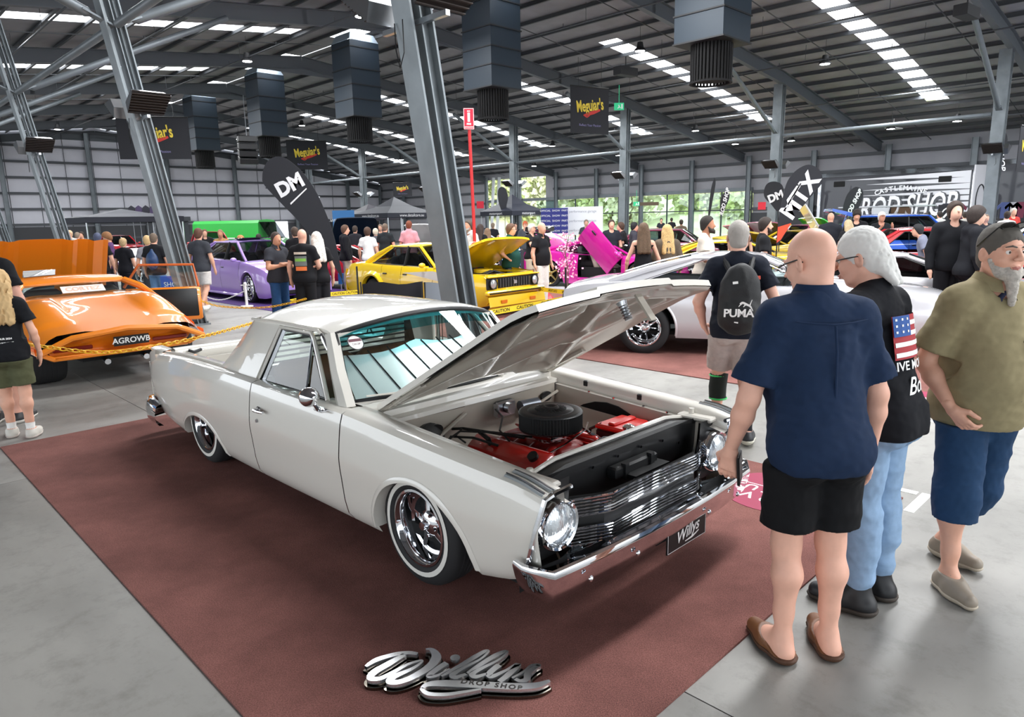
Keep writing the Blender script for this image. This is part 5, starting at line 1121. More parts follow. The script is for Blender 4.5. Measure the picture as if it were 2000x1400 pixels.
for y in (0,):
    bb = MB()
    for k in range(26):
        a = 2 * PI * k / 26; bb.cyl((-2.85 + .215 * math.cos(a), -.945, .34 + .215 * math.sin(a)), (-2.85 + .215 * math.cos(a), -.962, .34 + .215 * math.sin(a)), .010, n=6)
    bb.build('rim_bolts', CHROME, t)
# silver car in front of it, only its bonnet and black glass show past the people
t, g = car('coupe', 'low silver car with black windows nosing in behind the silver haired man', (7.6, 11.6), R(-24), SIL, wb=2.7, fo=.95, ro=1.0, W=1.85, bz=.80, rzf=1.18, ga=(-.2, -1.1, -2.1, -3.1), rw=.52, bwid=.72, r=.33, rim=.23, ar=.39, zb=.2, doors=((-.5, -1.8),), glass=DGLASS)
# --- red coupe
RED = paint('red_paint', '#b50a1c', .05)
t, g = car('coupe', 'glossy dark red hatchback coupe with black window frames behind the silver haired man', (10.6, 15.3), R(-14), RED, wb=2.6, fo=.9, ro=.8, W=1.8, bz=.98, rzf=1.50, ga=(-.3, -1.25, -2.3, -3.0), rw=.56, bwid=.74, r=.33, rim=.24, ar=.37, zb=.18, doors=((-.5, -1.75),), glass=TGLASS)
b = MB(); b.box((-1.1, -.93, .72), (.12, .03, .03), bev=.01); b.build('handle', CHROME, t)
# --- blue hatch with spoiler
BLU = paint('blue_paint', '#0f57c8', .1)
t, g = car('hatchback', 'bright blue boxy car with a big roof spoiler and dark glass behind the red coupe', (12.8, 20.6), R(-14), BLU, wb=2.5, fo=.8, ro=.7, W=1.75, bz=1.05, rzf=1.78, ga=(-.3, -1.0, -2.9, -3.1), rw=.66, bwid=.76, r=.33, rim=.22, ar=.37, zb=.2, doors=((-.5, -1.5), (-1.5, -2.4)), glass=DGLASS)
b = MB(); b.poly([(-2.8, -.75, 1.80), (-3.55, -.75, 1.98), (-3.55, -.75, 1.90), (-2.9, -.75, 1.70)], (0, 1.5, 0)); b.build('roof_spoiler', BLU, t, smooth=0)
# --- orange kit car seen from its tail
ORG = paint('orange_paint', '#f58a1a', .05); ORGD = mat('orange_inside', '#c35a14', .4, coat=.5)
oc = thing('kit_car', 'wedge shaped orange kit car seen from behind, door and front bonnet open', 'car', (-4.72, 8.35, .012), R(136))
def osec(x):                                                          # half section of the tail deck: list of (y, z)
    zc = smooth_interp(x, [(0, .66), (.5, .76), (1.0, .86), (1.55, .96), (1.9, .97)]); hump = math.exp(-((x - .95) / .42) ** 2) * .13; wd_ = smooth_interp(x, [(0, .93), (.3, .98), (1.2, .99), (2.2, .95), (3.4, .96), (4.2, .80)])
    return [(0, zc), (.35, zc - .004), (.44, zc + .005 + hump * .25), (.54, zc + hump * .95), (.72, zc + hump * .9 - .02), (wd_ * .86, zc + hump * .35 - .06), (wd_ * .97, zc - .16), (wd_, zc - .24)]
b = MB(); P = []
for x in np.linspace(0, 1.9, 24):
    s_ = osec(x); P.append([Vector((x + (0.10 * (abs(y) / .93) ** 2 if x < .4 else 0), y, z)) for y, z in [(-y, z) for y, z in s_[::-1]] + s_[1:]])
b.grid(P); b.build('engine_cover', ORG, oc, smooth=50)
b = MB(); lip = []
for y in np.linspace(-.93, .93, 17): xx = .10 * (abs(y) / .93) ** 2; zz = float(np.interp(abs(y), [0, .6, .93], [.66, .60, .44])); lip.append(Vector((xx - .03, y, zz)))
b.tube([Vector((p.x, p.y, p.z)) for p in lip], .035, 8); b.build('tail_lip', ORG, oc)
b = MB(); b.grid([[Vector((.0 + .10 * (abs(y) / .93) ** 2, y, float(np.interp(abs(y), [0, .6, .93], [.64, .58, .44])))), Vector((.20, y * .93, .50)), Vector((.24, y * .86, .40)), Vector((.14, y * .84, .37))] for y in np.linspace(-.90, .90, 13)]); b.build('tail_panel', ORG, oc, smooth=40)
b = MB(); b.tube([Vector((.16 + .04 * abs(y), y, .36)) for y in np.linspace(-.76, .76, 9)], .035, 8); b.tube([Vector((.16, -.76, .36)), Vector((.10, -.93, .46))], .03, 6); b.tube([Vector((.16, .76, .36)), Vector((.10, .93, .46))], .03, 6); b.build('lower_lip', ORG, oc)
for ys in (-1, 1):
    b = MB(); b.box((.185, ys * .55, .455), (.03, .42, .05), bev=.01); b.build('tail_lamp', mat('maroon_lens', '#7c1c10', .2, coat=.6), oc)
    b = MB(); P = [[Vector((x, ys * (osec(min(x, 1.9))[-1][0] - .0 + (.0)), z)) for z in (osec(min(x, 1.9))[-1][1], max(.52 if x < 1.5 else .3, .25), .24 if x > 1.45 else (.50 if x > .3 else .48))] for x in np.linspace(.1, 4.2, 20)]
    b.grid(P); b.build('side_panel', ORG, oc, smooth=30)
    wheel('wheel', oc, (.82, ys * .74, .335), .345, .20, .42, 6, side=ys, dish=.06); wheel('wheel', oc, (3.35, ys * .80, .30), .31, .19, .24, 6, side=ys, dish=.05)
    b = MB(); b.cyl((.25, ys * .22, .28), (.10, ys * .22, .26), .035, n=12); b.build('exhaust_pipe', CHROME, oc)
b = MB(); b.box((1.2, 0, .35), (1.9, .9, .16)); b.box((2.9, 0, .25), (2.4, 1.6, .1)); b.build('chassis', DARK, oc)
plate(oc, (.04, -.05, .50), (-1, 0, -.15), 'AGROWB', .40, .12)
b = MB(); P = []
for y in np.linspace(-.60, .60, 11): c = 1 - (y / .62) ** 2; P.append([Vector((x, y * w_, z + .03 * c)) for x, z, w_ in ((1.98, 1.10, 1.08), (2.06, 1.15, 1.06), (2.3, 1.17, 1.0), (2.8, 1.16, .98), (3.0, 1.12, 1.0))])
b.slab(P, (0, 0, -.03)); b.build('roof', ORG, oc, smooth=50)
for ys in (-1, 1):
    b = MB(); b.tube([(1.98, ys * .64, 1.10), (1.72, ys * .76, 1.02), (1.5, ys * .86, .90)], [.05, .05, .03], 8); b.build('rear_pillar', ORG, oc); b = MB(); b.tube([(3.0, ys * .6, 1.13), (3.5, ys * .72, .86)], .03, 8); b.build('windscreen_pillar', ORG, oc)
b = MB(); b.grid([[Vector((1.60 - .05, y * 1.2, .975)), Vector((2.0, y, 1.11))] for y in np.linspace(-.60, .60, 5)]); b.build('rear_glass', GLASS, oc, smooth=0)
b = MB(); M = plane_m((1.62, -.02, 1.005), (0, -1, 0), (.7, 0, .5)); b.add([M @ Vector(p) for p in ((-.26, -.01, 0), (.26, -.01, 0), (.26, .13, 0), (-.26, .13, 0))], [(0, 1, 2, 3)]); dc = b.build('window_decal', mat('pale_decal', '#f4e2da', .5), oc, smooth=0)
b = MB(); put_text(b, 'CORTEZ', M @ Matrix.Translation((0, .06, .003)), size=.11, bold=.003); b.build('decal_text', mat('pale_print2', '#e3b7a4', .5), dc, smooth=0)
b = MB(); b.grid([[Vector((3.05, y, 1.12)), Vector((3.6, y * 1.15, .85))] for y in (-.6, 0, .6)]); b.build('windscreen', GLASS, oc, smooth=0)
b = MB(); b.box((2.4, -.36, .55), (.5, .45, .2), bev=.05); b.box((2.15, -.36, .78), (.14, .45, .5), bev=.05); b.box((2.4, .36, .55), (.5, .45, .2), bev=.05); b.box((2.15, .36, .78), (.14, .45, .5), bev=.05); b.build('seats', mat('dark_upholstery', '#232326'), oc, smooth=50)
M = Matrix.Translation((4.55, 0, .62)) @ Matrix.Rotation(-R(66), 4, 'Y')         # front bonnet hinged at the nose, standing up
b = MB(); P = []
for y in np.linspace(-.98, .98, 27):
    r_ = .05 * (math.exp(-((abs(y) - .78) / .05) ** 2) + math.exp(-((abs(y) - .42) / .05) ** 2)); P.append([Vector((-x, y * (1 - .06 * x), .06 * (1 - (y / .98) ** 2) - r_)) for x in np.linspace(0, 1.25, 7)])
for i in range(26):
    for j in range(6):
        yc = (P[i][j].y + P[i + 1][j].y) / 2; xc = -(P[i][j].x + P[i][j + 1].x) / 2
        if abs(yc + .0) < .24 and .05 < xc < .62: continue
        b.add([P[i][j], P[i + 1][j], P[i + 1][j + 1], P[i][j + 1]], [(0, 1, 2, 3)])
b.xf(Matrix.Translation((4.55, 0, .62)) @ Matrix.Rotation(R(180 - 66 - 0), 4, 'Y') @ Matrix.Diagonal((-1, 1, 1, 1)) @ Matrix.Translation((1.25, 0, 0)) if False else Matrix.Translation((4.2, 0, .70)) @ Matrix.Rotation(R(50), 4, 'Y')); b.build('front_bonnet', ORG, oc, smooth=40)
M = Matrix.Translation((3.35, -.98, 0)) @ Matrix.Rotation(R(62), 4, 'Z')         # open near door, hinged at its front edge
b = MB(); b.box((-.62, 0, .58), (1.15, .07, .56), bev=.03); b.xf(M); dd = b.build('door', ORG, oc, smooth=50)
b = MB(); b.box((-.62, .045, .60), (1.05, .03, .46), bev=.02); b.xf(M); b.build('door_card', BLACKP, dd, smooth=50)
b = MB(); b.tube([(-1.17, 0, .86), (-1.12, 0, 1.22), (-.30, 0, 1.24), (-.05, 0, .88)], .022, 8); b.xf(M); b.build('window_frame', ORGD, dd)
b = MB(); b.poly([(-1.15, 0, .86), (-1.1, 0, 1.2), (-.31, 0, 1.22), (-.07, 0, .88)]); b.xf(M); b.build('door_glass', GLASS, dd, smooth=0)
# --- cars further back
t, g = car('estate', 'white estate car tilted nose up behind the orange car', (-13.2, 24.2), R(52), paint('white_paint', '#dedfe0'), wb=2.7, fo=.8, ro=1.0, W=1.7, bz=1.0, rzf=1.52, ga=(-.6, -1.3, -3.2, -3.5), rw=.6, bwid=.74, doors=((-.6, -1.6), (-1.6, -2.5)), glass=TGLASS)
t.rotation_euler = (R(4), R(-24), R(52)); t.location.z = .05
b = MB(); b.box((-1.3, -.6, .3), (.2, .2, 2.2)); 
st_ = thing('display_ramp', 'dark steel display ramp under the tilted white car', 'ramp', (-13.2, 24.2, 0), R(52)); b = MB()
b.poly([(-3.4, -.8, .02), (-.2, -.8, .02), (-.2, -.8, .35), (-3.4, -.8, .06)], (0, .4, 0)); b.poly([(-3.4, .4, .02), (-.2, .4, .02), (-.2, .4, .35), (-3.4, .4, .06)], (0, .4, 0)); b.build('ramp_rails', M_GIRT, st_, smooth=0)
t, g = car('ute', 'red and white old ute behind the man in the grey t shirt', (-13.2, 31.0), R(-60), RED, wb=2.8, rzf=1.6, bz=1.05, ga=(-.7, -1.1, -1.9, -2.1), doors=((-.7, -1.7),), zb=.3)
t, g = car('car', 'red car under the dark canopy at the back left', (-23.5, 43.0), R(-40), RED, rzf=1.4, ga=(-.6, -1.2, -2.3, -3.0))
# green van
GRN = paint('green_paint', '#35b84a', .05)
t = thing('van', 'bright green panel van with open front beyond the lilac sedan', 'van', (-12.2, 35.0, .012), R(-8))
b = MB(); P = []
for x in np.linspace(-3.4, .0, 10):
    P.append([Vector((x, y, z)) for y, z in ((-.95, .35), (-1.0, .7), (-1.0, 1.2), (-.96, 1.3), (-.90, 1.95), (-.75, 2.08), (0, 2.12), (.75, 2.08), (.90, 1.95), (1.0, 1.2), (.95, .35))])
b.grid(P); b.poly([P[0][k] for k in range(11)]); b.poly([P[-1][k] for k in range(11)]); b.build('body', GRN, t, smooth=30)
b = MB(); b.grid([[Vector((0 + .0, y, 1.3)), Vector((.5, y * .95, 1.2)), Vector((1.0, y * .9, 1.05)), Vector((1.15, y * .88, .5))] for y in np.linspace(-.95, .95, 7)])
for ys in (-1, 1): b.poly([(0, ys * .97, .35), (1.1, ys * .85, .35), (1.1, ys * .85, 1.0), (.5, ys * .92, 1.2), (0, ys * .97, 1.3)])
b.build('nose', GRN, t, smooth=30); b = MB(); b.grid([[Vector((.02, y, 2.0)), Vector((.5, y, 1.22))] for y in (-.85, .85)]); b.build('windscreen', DGLASS, t, smooth=0)
b = MB(); b.box((-1.6, -1.01, 1.25), (2.9, .02, .03)); b.build('side_moulding', CHROME, t)
for x in (-2.7, .5):
    for ys in (-1, 1): wheel('wheel', t, (x, ys * .85, .32), .33, .2, .2, 5, side=ys, tread=False)
t, g = car('ute', 'black ute with its bonnet up beyond the yellow sedan', (-5.9, 26.2), R(-70), paint('black_blue_paint', '#0c1a2c'), wb=2.9, rzf=1.75, bz=1.15, ga=(-.6, -1.2, -2.2, -2.6), doors=((-.6, -1.8),), hood=R(50), zb=.35, r=.36)
t, g = car('hatchback', 'white car with its bonnet raised left of the raking column', (-3.0, 24.5), R(-130), paint('white_paint', '#dedfe0'), hood=R(50), rzf=1.4)
t, g = car('coupe', 'red car with a dark windscreen just beyond the yellow sedan roof', (-3.8, 20.6), R(-15), RED, wb=2.5, rzf=1.22, bz=.82, ga=(-.5, -1.3, -2.0, -2.9), doors=((-.6, -1.7),), glass=TGLASS)
t, g = car('coupe', 'bright blue sports car seen between the red pole and the woman in green', (-.4, 25.5), R(-25), paint('sky_blue_paint', '#2f86dc', .1), wb=2.5, rzf=1.36, bz=.95, ga=(-.4, -1.3, -2.1, -2.9), doors=((-.6, -1.7),), glass=TGLASS)
t, g = car('hatchback', 'maroon and white hatchback beyond the magenta door', (7.0, 25.5), R(-20), paint('maroon_paint', '#8e2a4e'), wb=2.5, rzf=1.42, bz=.95, ga=(-.4, -1.0, -2.6, -3.1))
t, g = car('coupe', 'yellow sports car with white bonnet parked nearer of the two yellow ones', (8.2, 24.0), R(-160), YEL, wb=2.6, rzf=1.3, bz=.9, doors=((-.6, -1.7),), hood=R(25))
t, g = car('coupe', 'further yellow sports car with pale glass beyond the blonde woman', (9.6, 31.5), R(-165), YEL, wb=2.6, rzf=1.45, bz=1.0, doors=((-.6, -1.7),), glass=GLASS)
t, g = car('coupe', 'red car with raised bonnet behind the further yellow sports car', (11.2, 35.0), R(-150), RED, rzf=1.5, hood=R(30))
t, g = car('coupe', 'yellow low car with black glass behind the backpack man', (7.4, 18.8), R(-14), YEL, wb=2.6, rzf=1.2, bz=.86, doors=((-.6, -1.7),), glass=DGLASS)
t, g = car('hatchback', 'dark red hatchback with bonnet up behind the man in the plain black t shirt', (9.4, 26.0), R(-150), paint('maroon_paint', '#8e2a4e'), rzf=1.45, hood=R(40))
t, g = car('coupe', 'white car with gullwing door raised beside the orange and black flag', (10.5, 22.8), R(-100), paint('white_paint', '#dedfe0'), wb=2.5, rzf=1.25, bz=.85, doors=((-.6, -1.7),), glass=DGLASS)
b = MB(); M = Matrix.Translation((-1.0, -.55, 1.22)) @ Matrix.Rotation(R(-58), 4, 'X'); b.box((0, -.55, 0), (1.2, 1.1, .06), bev=.03); b.xf(M); dd = b.build('gullwing_door', paint('white_paint', '#dedfe0'), t)
b = MB(); b.box((0, -.82, .035), (1.0, .42, .01)); b.xf(M); b.build('door_glass', DGLASS, dd, smooth=0)
t, g = car('coupe', 'green sports car with raised engine cover beyond the crowd on the right', (12.9, 26.0), R(-20), paint('lime_paint', '#3fae2f', .1), wb=2.6, rzf=1.25, bz=.9, doors=((-.6, -1.7),), hood=R(35), glass=DGLASS)
t, g = car('coupe', 'green car with its bonnet raised beside the black and white truck', (13.2, 31.0), R(-160), GRN, rzf=1.4, hood=R(45))
t, g = car('sedan', 'dark blue car at the right edge behind the sunglasses of the khaki man', (17.8, 20.8), R(-14), BLU, rzf=1.45)
# ------------------------------------------------------------------ people
SKINS = {}
def skin(c): return mat('skin_' + c, '#' + c, .5, noise=.06, nscale=14, spec=.35)
def cloth(c, rough=.85, bump=.0, nm='cloth_'): return mat(nm + c, '#' + c, rough, noise=.07, nscale=30, spec=.2)
def rotx(v, piv, a):
    v = np.array(v, float); p = np.array(piv, float); y, z = v[1] - p[1], v[2] - p[2]; c, s = math.cos(a), math.sin(a); return np.array([v[0], p[1] + y * c - z * s, p[2] + y * s + z * c])
ARMS = {   # elbow, wrist, hand tip relative to a 1.78 m body facing +y; x outwards (mirrored for the left arm)
    'down': ((.255, -.02, 1.14), (.27, .05, .90), (.265, .09, .80)), 'loose': ((.28, .0, 1.15), (.30, .09, .92), (.29, .13, .82)),
    'pocket': ((.30, -.07, 1.15), (.235, .06, .95), (.19, .10, .87)), 'crossed': ((.25, .06, 1.15), (.06, .23, 1.19), (-.07, .22, 1.22)),
    'photo': ((.23, .16, 1.22), (.13, .36, 1.42), (.10, .40, 1.50)), 'front': ((.25, .05, 1.15), (.12, .26, 1.06), (.05, .32, 1.04)), 'back': ((.27, -.10, 1.16), (.20, -.14, .95), (.14, -.13, .88)),
    'hip': ((.34, -.08, 1.17), (.20, .05, 1.03), (.15, .08, 1.0)), 'point': ((.28, .14, 1.28), (.24, .38, 1.36), (.22, .47, 1.39)) }
LEGS = {'stand': ((.095, .01, .50), (.10, -.02, .085)), 'wide': ((.13, .01, .50), (.16, -.02, .085)), 'fwd': ((.095, .16, .51), (.09, .20, .085)), 'rear': ((.09, -.04, .48), (.09, -.33, .13)), 'turn': ((.10, .03, .50), (.12, .02, .085)), 'step': ((.095, .10, .50), (.09, .09, .085))}
HEADG = {}
def hand(parts, w, tip, r, sgn, pose, S_, px):
    w = np.array(w); tip = np.array(tip); d = tip - w; L = np.linalg.norm(d); d = d / L; h = .0042 if px < 2 else .006
    up = np.array([0, 1.0, 0]) if abs(d[2]) > .6 else np.array([0, 0, 1.0]); s = np.cross(d, up); s /= np.linalg.norm(s); n = np.cross(s, d)   # s: across the knuckles
    inw = np.array([-sgn * (.7 if pose == 'hold' else 1), .7 if pose == 'hold' else 0, 0]) if abs(d[2]) > .6 else -up; inw = inw - d * (inw @ d); inw /= np.linalg.norm(inw); s = np.cross(inw, d)
    if (s @ np.array([0, 1, 0])) < 0: s = -s
    k = S_ * (1.12 if pose == 'hold' else 1.04); lo = np.minimum(w, tip) - .10 * k; hi = np.maximum(w, tip) + .12 * k; f = Sdf(h, lo, hi)
    kn = w + d * .085 * k
    f.cone(w - d * .02, w + d * .02 * k, .024 * k, .026 * k, .01); f.cone(w + d * .02 * k + s * .012, kn + s * .022 * k, .018 * k, .014 * k, .012); f.cone(w + d * .02 * k - s * .012, kn - s * .024 * k, .018 * k, .013 * k, .012); f.cone(w + d * .02 * k, kn, .019 * k, .015 * k, .012)
    curl = {'fist': 1.25, 'hold': .95, 'relax': .42}[pose]
    for i, (o_, ln) in enumerate(((.033, .072), (.011, .082), (-.012, .076), (-.033, .060))):
        p0 = kn + s * o_ * k * .9; dd = d.copy(); a = curl * (.75 + .08 * i); p = p0
        for seg, (fr, rr) in enumerate(((.42, .0098), (.32, .0090), (.26, .0082))):
            c, s_ = math.cos(a * (seg + .4) * .62), math.sin(a * (seg + .4) * .62); q = p + (d * c + inw * s_) * ln * fr * k; f.cone(p, q, rr * k, rr * .93 * k, .004); p = q
    t0 = w + d * .025 * k + s * .018 * k; t1 = w + d * .055 * k + s * .048 * k + inw * .018 * k; t2 = t1 + (d * .75 + inw * (.5 if pose == 'hold' else .25) + s * .1) * .032 * k; t3 = t2 + (d * .8 + inw * .45) * .026 * k
    f.cone(t0, t1, .016 * k, .0125 * k, .012); f.cone(t1, t2, .0118 * k, .0105 * k, .004); f.cone(t2, t3, .0105 * k, .009 * k, .004)
    parts.append(f.mesh())
def person(label, loc, face, h=1.76, skin_='d9a58c', top=('1a1b20', 'tee'), bottom=('2b3a55', 'jeans'), shoes='222226', hair=('3a2a20', 'short'), arms=('down', 'down'), legs=('stand', 'stand'), lean=0.0, head=(0, 0), fat=0.0, female=False,
           res=.022, socks=None, beard=None, group=None, back=None, glasses=False, hands=('relax', 'relax'), bare=False, name='person', twist=0.0):
    """one figure: a continuous body mesh with hair, clothes and shoes as children; res is the grid step in metres"""
    S_ = h / 1.78; fine = res < .014; t = thing(name, label, 'person', (loc[0], loc[1], loc[2] if len(loc) > 2 else 0.0), face - PI / 2, group); SK = skin(skin_)
    piv = (0, -.02, .98); X = lambda v: rotx(v, piv, -lean) * S_; K = S_
    sw = .174 if not female else .158
    J = {}; 
    for i, sg in ((0, 1), (1, -1)):
        e, w_, tp = ARMS[arms[i]] if isinstance(arms[i], str) else arms[i]; J['s', i] = X((sg * sw, -.01, 1.435)); J['e', i] = X((sg * e[0], e[1], e[2])); J['w', i] = X((sg * w_[0], w_[1], w_[2])); J['t', i] = X((sg * tp[0], tp[1], tp[2]))
        kn, an = LEGS[legs[i]] if isinstance(legs[i], str) else legs[i]; J['h', i] = np.array((sg * .088, -.0, .93)) * K; J['k', i] = np.array((sg * kn[0], kn[1], kn[2])) * K; J['a', i] = np.array((sg * an[0], an[1], an[2])) * K
    hd = X((0, .025, 1.655)); nk = X((0, -.012, 1.49)); hp = head[0] - lean * .0; hz = head[1]
    MH = np.array((Matrix.Rotation(hz, 3, 'Z') @ Matrix.Rotation(-hp, 3, 'X'))); HX = lambda v: hd + MH @ (np.array(v, float) * K)
    bx = np.stack(list(J.values()) + [hd]); lo = bx.min(0) - np.array((.16, .22 + fat, .12)); hi = bx.max(0) + np.array((.16, .22 + fat, .22)); lo[2] = -.01
    tl = lean
    def torso(f, inf=0.0, k=.05):
        Mx = np.array(Matrix.Rotation(-tl, 3, 'X'))
        ft = fat; f.ell(X((0, 0, 1.28)), np.array((.165 if not female else .138, .112 + ft * .35, .20)) * K, k, inf=inf, M=Mx)
        f.ell(X((0, .015 + ft * .55, 1.09)), np.array((.142 + ft * .55 - (.02 if female else 0), .105 + ft, .17)) * K, k, inf=inf, M=Mx); f.ell(np.array((0, -.015, .955)) * K, np.array((.162 + ft * .3, .12 + ft * .2, .11)) * K, k, inf=inf)
        for sg in (1, -1):
            f.cone(X((0, -.02, 1.475)), X((sg * (sw - .015), -.012, 1.425)), .058 * K, .062 * K, k, inf=inf); f.ell(np.array((sg * .078, -.075, .91)) * K, np.array((.085, .085, .095)) * K, k, inf=inf)
            if female: f.ell(X((sg * .075, .09, 1.30)), np.array((.062, .06, .065)) * K, .03, inf=inf)
    def arm(f, i, inf=0.0, k=.02, up=1.0, only=None):
        b_ = .0 if not female else -.008; f.cone(J['s', i], J['e', i], (.057 + b_) * K, (.043 + b_) * K, k, inf=inf)
        if only != 'u': m = J['e', i] * .68 + J['w', i] * .32; f.cone(J['e', i], m, (.041 + b_) * K, (.043 + b_) * K, k, inf=inf); f.cone(m, J['w', i], (.043 + b_) * K, (.026 + b_ * .5) * K, k, inf=inf)
    def leg(f, i, inf=0.0, k=.03, part='all', inf2=None):
        i2 = inf if inf2 is None else inf2; H_, Kn, An = J['h', i], J['k', i], J['a', i]; f.cone(H_ + np.array((0, 0, -.02)), Kn, .088 * K, .058 * K, k, inf=inf)
        if part != 'thigh':
            d = (An - Kn); m = Kn + d * .30; bk = np.array((0, -.018, 0)) * K; f.cone(Kn, m + bk, .054 * K, .058 * K, k, inf=i2); f.cone(m + bk, Kn + d * .72, .058 * K, .037 * K, k, inf=i2); f.cone(Kn + d * .7, An, .037 * K, .036 * K, k, inf=i2)
    def feet(f, i, inf=0.0, ln=1.0):
        An = J['a', i]; ang = (.18 if i == 0 else -.18); dr = np.array((math.sin(ang), math.cos(ang), 0)); tilt = max(0, (An[2] / K - .085)) * 2.2; dr = dr * math.cos(tilt) + np.array((0, 0, -math.sin(tilt))); hl = An + np.array((0, -.03, -.045)) * K; toe = hl + dr * .215 * K * ln
        f.cone(An, hl + dr * .02, .036 * K, .036 * K, .03, inf=inf); f.cone(hl, hl + dr * .1 * K, .036 * K, .042 * K, .03, inf=inf); f.cone(An + dr * .03, hl + dr * .13 * K, .034 * K, .034 * K, .03, inf=inf); f.cone(hl + dr * .1 * K, toe, .042 * K, .026 * K, .03, inf=inf); return hl, toe, dr
    # body
    f = Sdf(res, lo, hi); torso(f, -.006); 
    for i in (0, 1):
        arm(f, i, k=.025); leg(f, i); feet(f, i)
        if not fine or hands[i] is None:
            d = J['t', i] - J['w', i]; f.cone(J['w', i], J['w', i] + d * .55, .026 * K, .034 * K, .015); f.cone(J['w', i] + d * .5, J['t', i] + d * .3, .03 * K, .018 * K, .015)
    f.cone(nk + X((0, 0, 1.45)) - nk if False else nk, HX((0, -.025, -.05)), .058 * K * (1 + fat * .6), .054 * K * (1 + fat * .5), .03)
    if not fine: f.ell(HX((0, -.012, .035)), np.array((.076, .095, .10)) * K, .01, M=MH); f.ell(HX((0, .02, -.035)), np.array((.062, .070, .085)) * K, .03, M=MH); f.cone(HX((0, .088, .005)), HX((0, .104, -.02)), .012 * K, .016 * K, .01)
    parts = [f.mesh()]
    if fine:
        g = Sdf(.0055, hd - .19 * K, hd + .19 * K)
        g.ell(HX((0, -.014, .035)), np.array((.078, .098, .098)) * K, .01, M=MH); g.ell(HX((0, .028, -.03)), np.array((.062, .066, .085)) * K, .035, M=MH); g.ell(HX((0, .055, -.098)), np.array((.032, .026, .022)) * K, .03, M=MH)
        for sg in (1, -1):
            g.ell(HX((sg * .036, .062, -.028)), np.array((.028, .026, .024)) * K, .025, M=MH); g.ell(HX((sg * .033, .099, .012)), np.array((.020, .018, .014)) * K, .014, 's', M=MH); g.cone(HX((sg * .016, .090, .032)), HX((sg * .05, .078, .030)), .010 * K, .008 * K, .012)
            g.cone(HX((sg * .048, .05, -.085)), HX((sg * .06, -.005, -.055)), .018 * K, .02 * K, .03)
            Me = MH @ np.array(Matrix.Rotation(sg * .35, 3, 'Z')); g.ell(HX((sg * .083, -.010, -.005)), np.array((.009, .021, .033)) * K, .006, M=Me); g.ell(HX((sg * .090, -.006, .0)), np.array((.006, .011, .018)) * K, .004, 's', M=Me); g.ell(HX((sg * .021, .116 - .003, -.02)), np.array((.009, .010, .008)) * K, .008, M=MH)
        g.cone(HX((0, .091, .03)), HX((0, .117, -.012)), .009 * K, .013 * K, .012); g.ell(HX((0, .117, -.018)), np.array((.012, .011, .010)) * K, .008, M=MH)
        g.ell(HX((0, .092, -.052)), np.array((.024, .012, .007)) * K, .006, M=MH); g.ell(HX((0, .090, -.065)), np.array((.021, .012, .008)) * K, .006, M=MH); g.cone(HX((-.022, .103, -.058)), HX((.022, .103, -.058)), .002, .002, .004, 's')
        g.cone(nk, HX((0, -.025, -.05)), .058 * K * (1 + fat * .6), .054 * K * (1 + fat * .5), .03); g.cut(nk + np.array((0, 0, -.03)), (0, 0, -1)); parts.append(g.mesh())
        for i in (0, 1):
            if hands[i]: hand(parts, J['w', i], J['t', i], .03, 1 if i == 0 else -1, hands[i], K, 1)
    bo = mesh_obj('body', parts, SK, t)
    if fine:
        for sg in (1, -1):
            c = HX((sg * .033, .078, .011)); b = MB(); b.ball(c, .0118 * K, 12); e = b.build('eye', mat('eye_white', '#e9e4de', .2, coat=1.0), t, smooth=180); b = MB(); dn = Vector(HX((sg * .034, .20, .010)) - c).normalized(); b.ball(Vector(c) + dn * .0066 * K, .0068 * K, 12); b.build('iris', mat('iris_brown', '#3b2c20', .2), e, smooth=180)
            b = MB(); b.tube([HX((sg * .014, .102, .034)), HX((sg * .034, .101, .040)), HX((sg * .056, .085, .034))], [.0035, .0045, .002], 6); b.build('eyebrow', mat('hair_' + hair[0], '#' + hair[0], .8), t)
        b = MB(); b.tube([HX((-.021, .099, -.058)), HX((-.008, .1055, -.0555)), HX((0, .1065, -.057)), HX((.008, .1055, -.0555)), HX((.021, .099, -.058))], [.002, .0048, .004, .0048, .002], 6); b.tube([HX((-.018, .099, -.061)), HX((0, .105, -.065)), HX((.018, .099, -.061))], [.002, .0055, .002], 6); b.build('lips', mat('lips', '#b5746a', .5), t)
    # hair
    hc, hs = hair; HM = mat('hair_' + hc, '#' + hc, .75, noise=.3, nscale=60, bump=.5 if fine else 0, bscale=180)
    if hs != 'bald':
        hr = .007 if fine else max(.014, res * .8); g = Sdf(hr, hd - np.array((.19, .24, .58 if 'long' in hs else .2)) * K, hd + .19 * K)
        infl = {'crop': .004, 'short': .012, 'thick': .022, 'mullet': .007, 'long': .016, 'longcurl': .022, 'cap': .010, 'bob': .018}[hs]
        g.ell(HX((0, -.016, .037)), np.array((.079, .099, .099)) * K, .01, inf=infl, M=MH); g.ell(HX((0, -.045, -.03)), np.array((.066, .062, .06)) * K, .02, inf=infl * .8, M=MH)
        nf = MH @ np.array((0, .75, -.66)); g.cut(HX((0, (.066 if hs != 'thick' else .092) - (0 if fine else .024), .045 if hs != 'cap' else .03)), MH @ np.array((0, .80, -.60)), .008)
        if hs in ('mullet',): g.cone(HX((0, -.085, -.03)), HX((0, -.12, -.13)), .05 * K, .024 * K, .03); g.cone(HX((.035, -.08, -.05)), HX((.045, -.125, -.14)), .03, .014, .02); g.cone(HX((-.035, -.08, -.05)), HX((-.045, -.125, -.14)), .03, .014, .02)
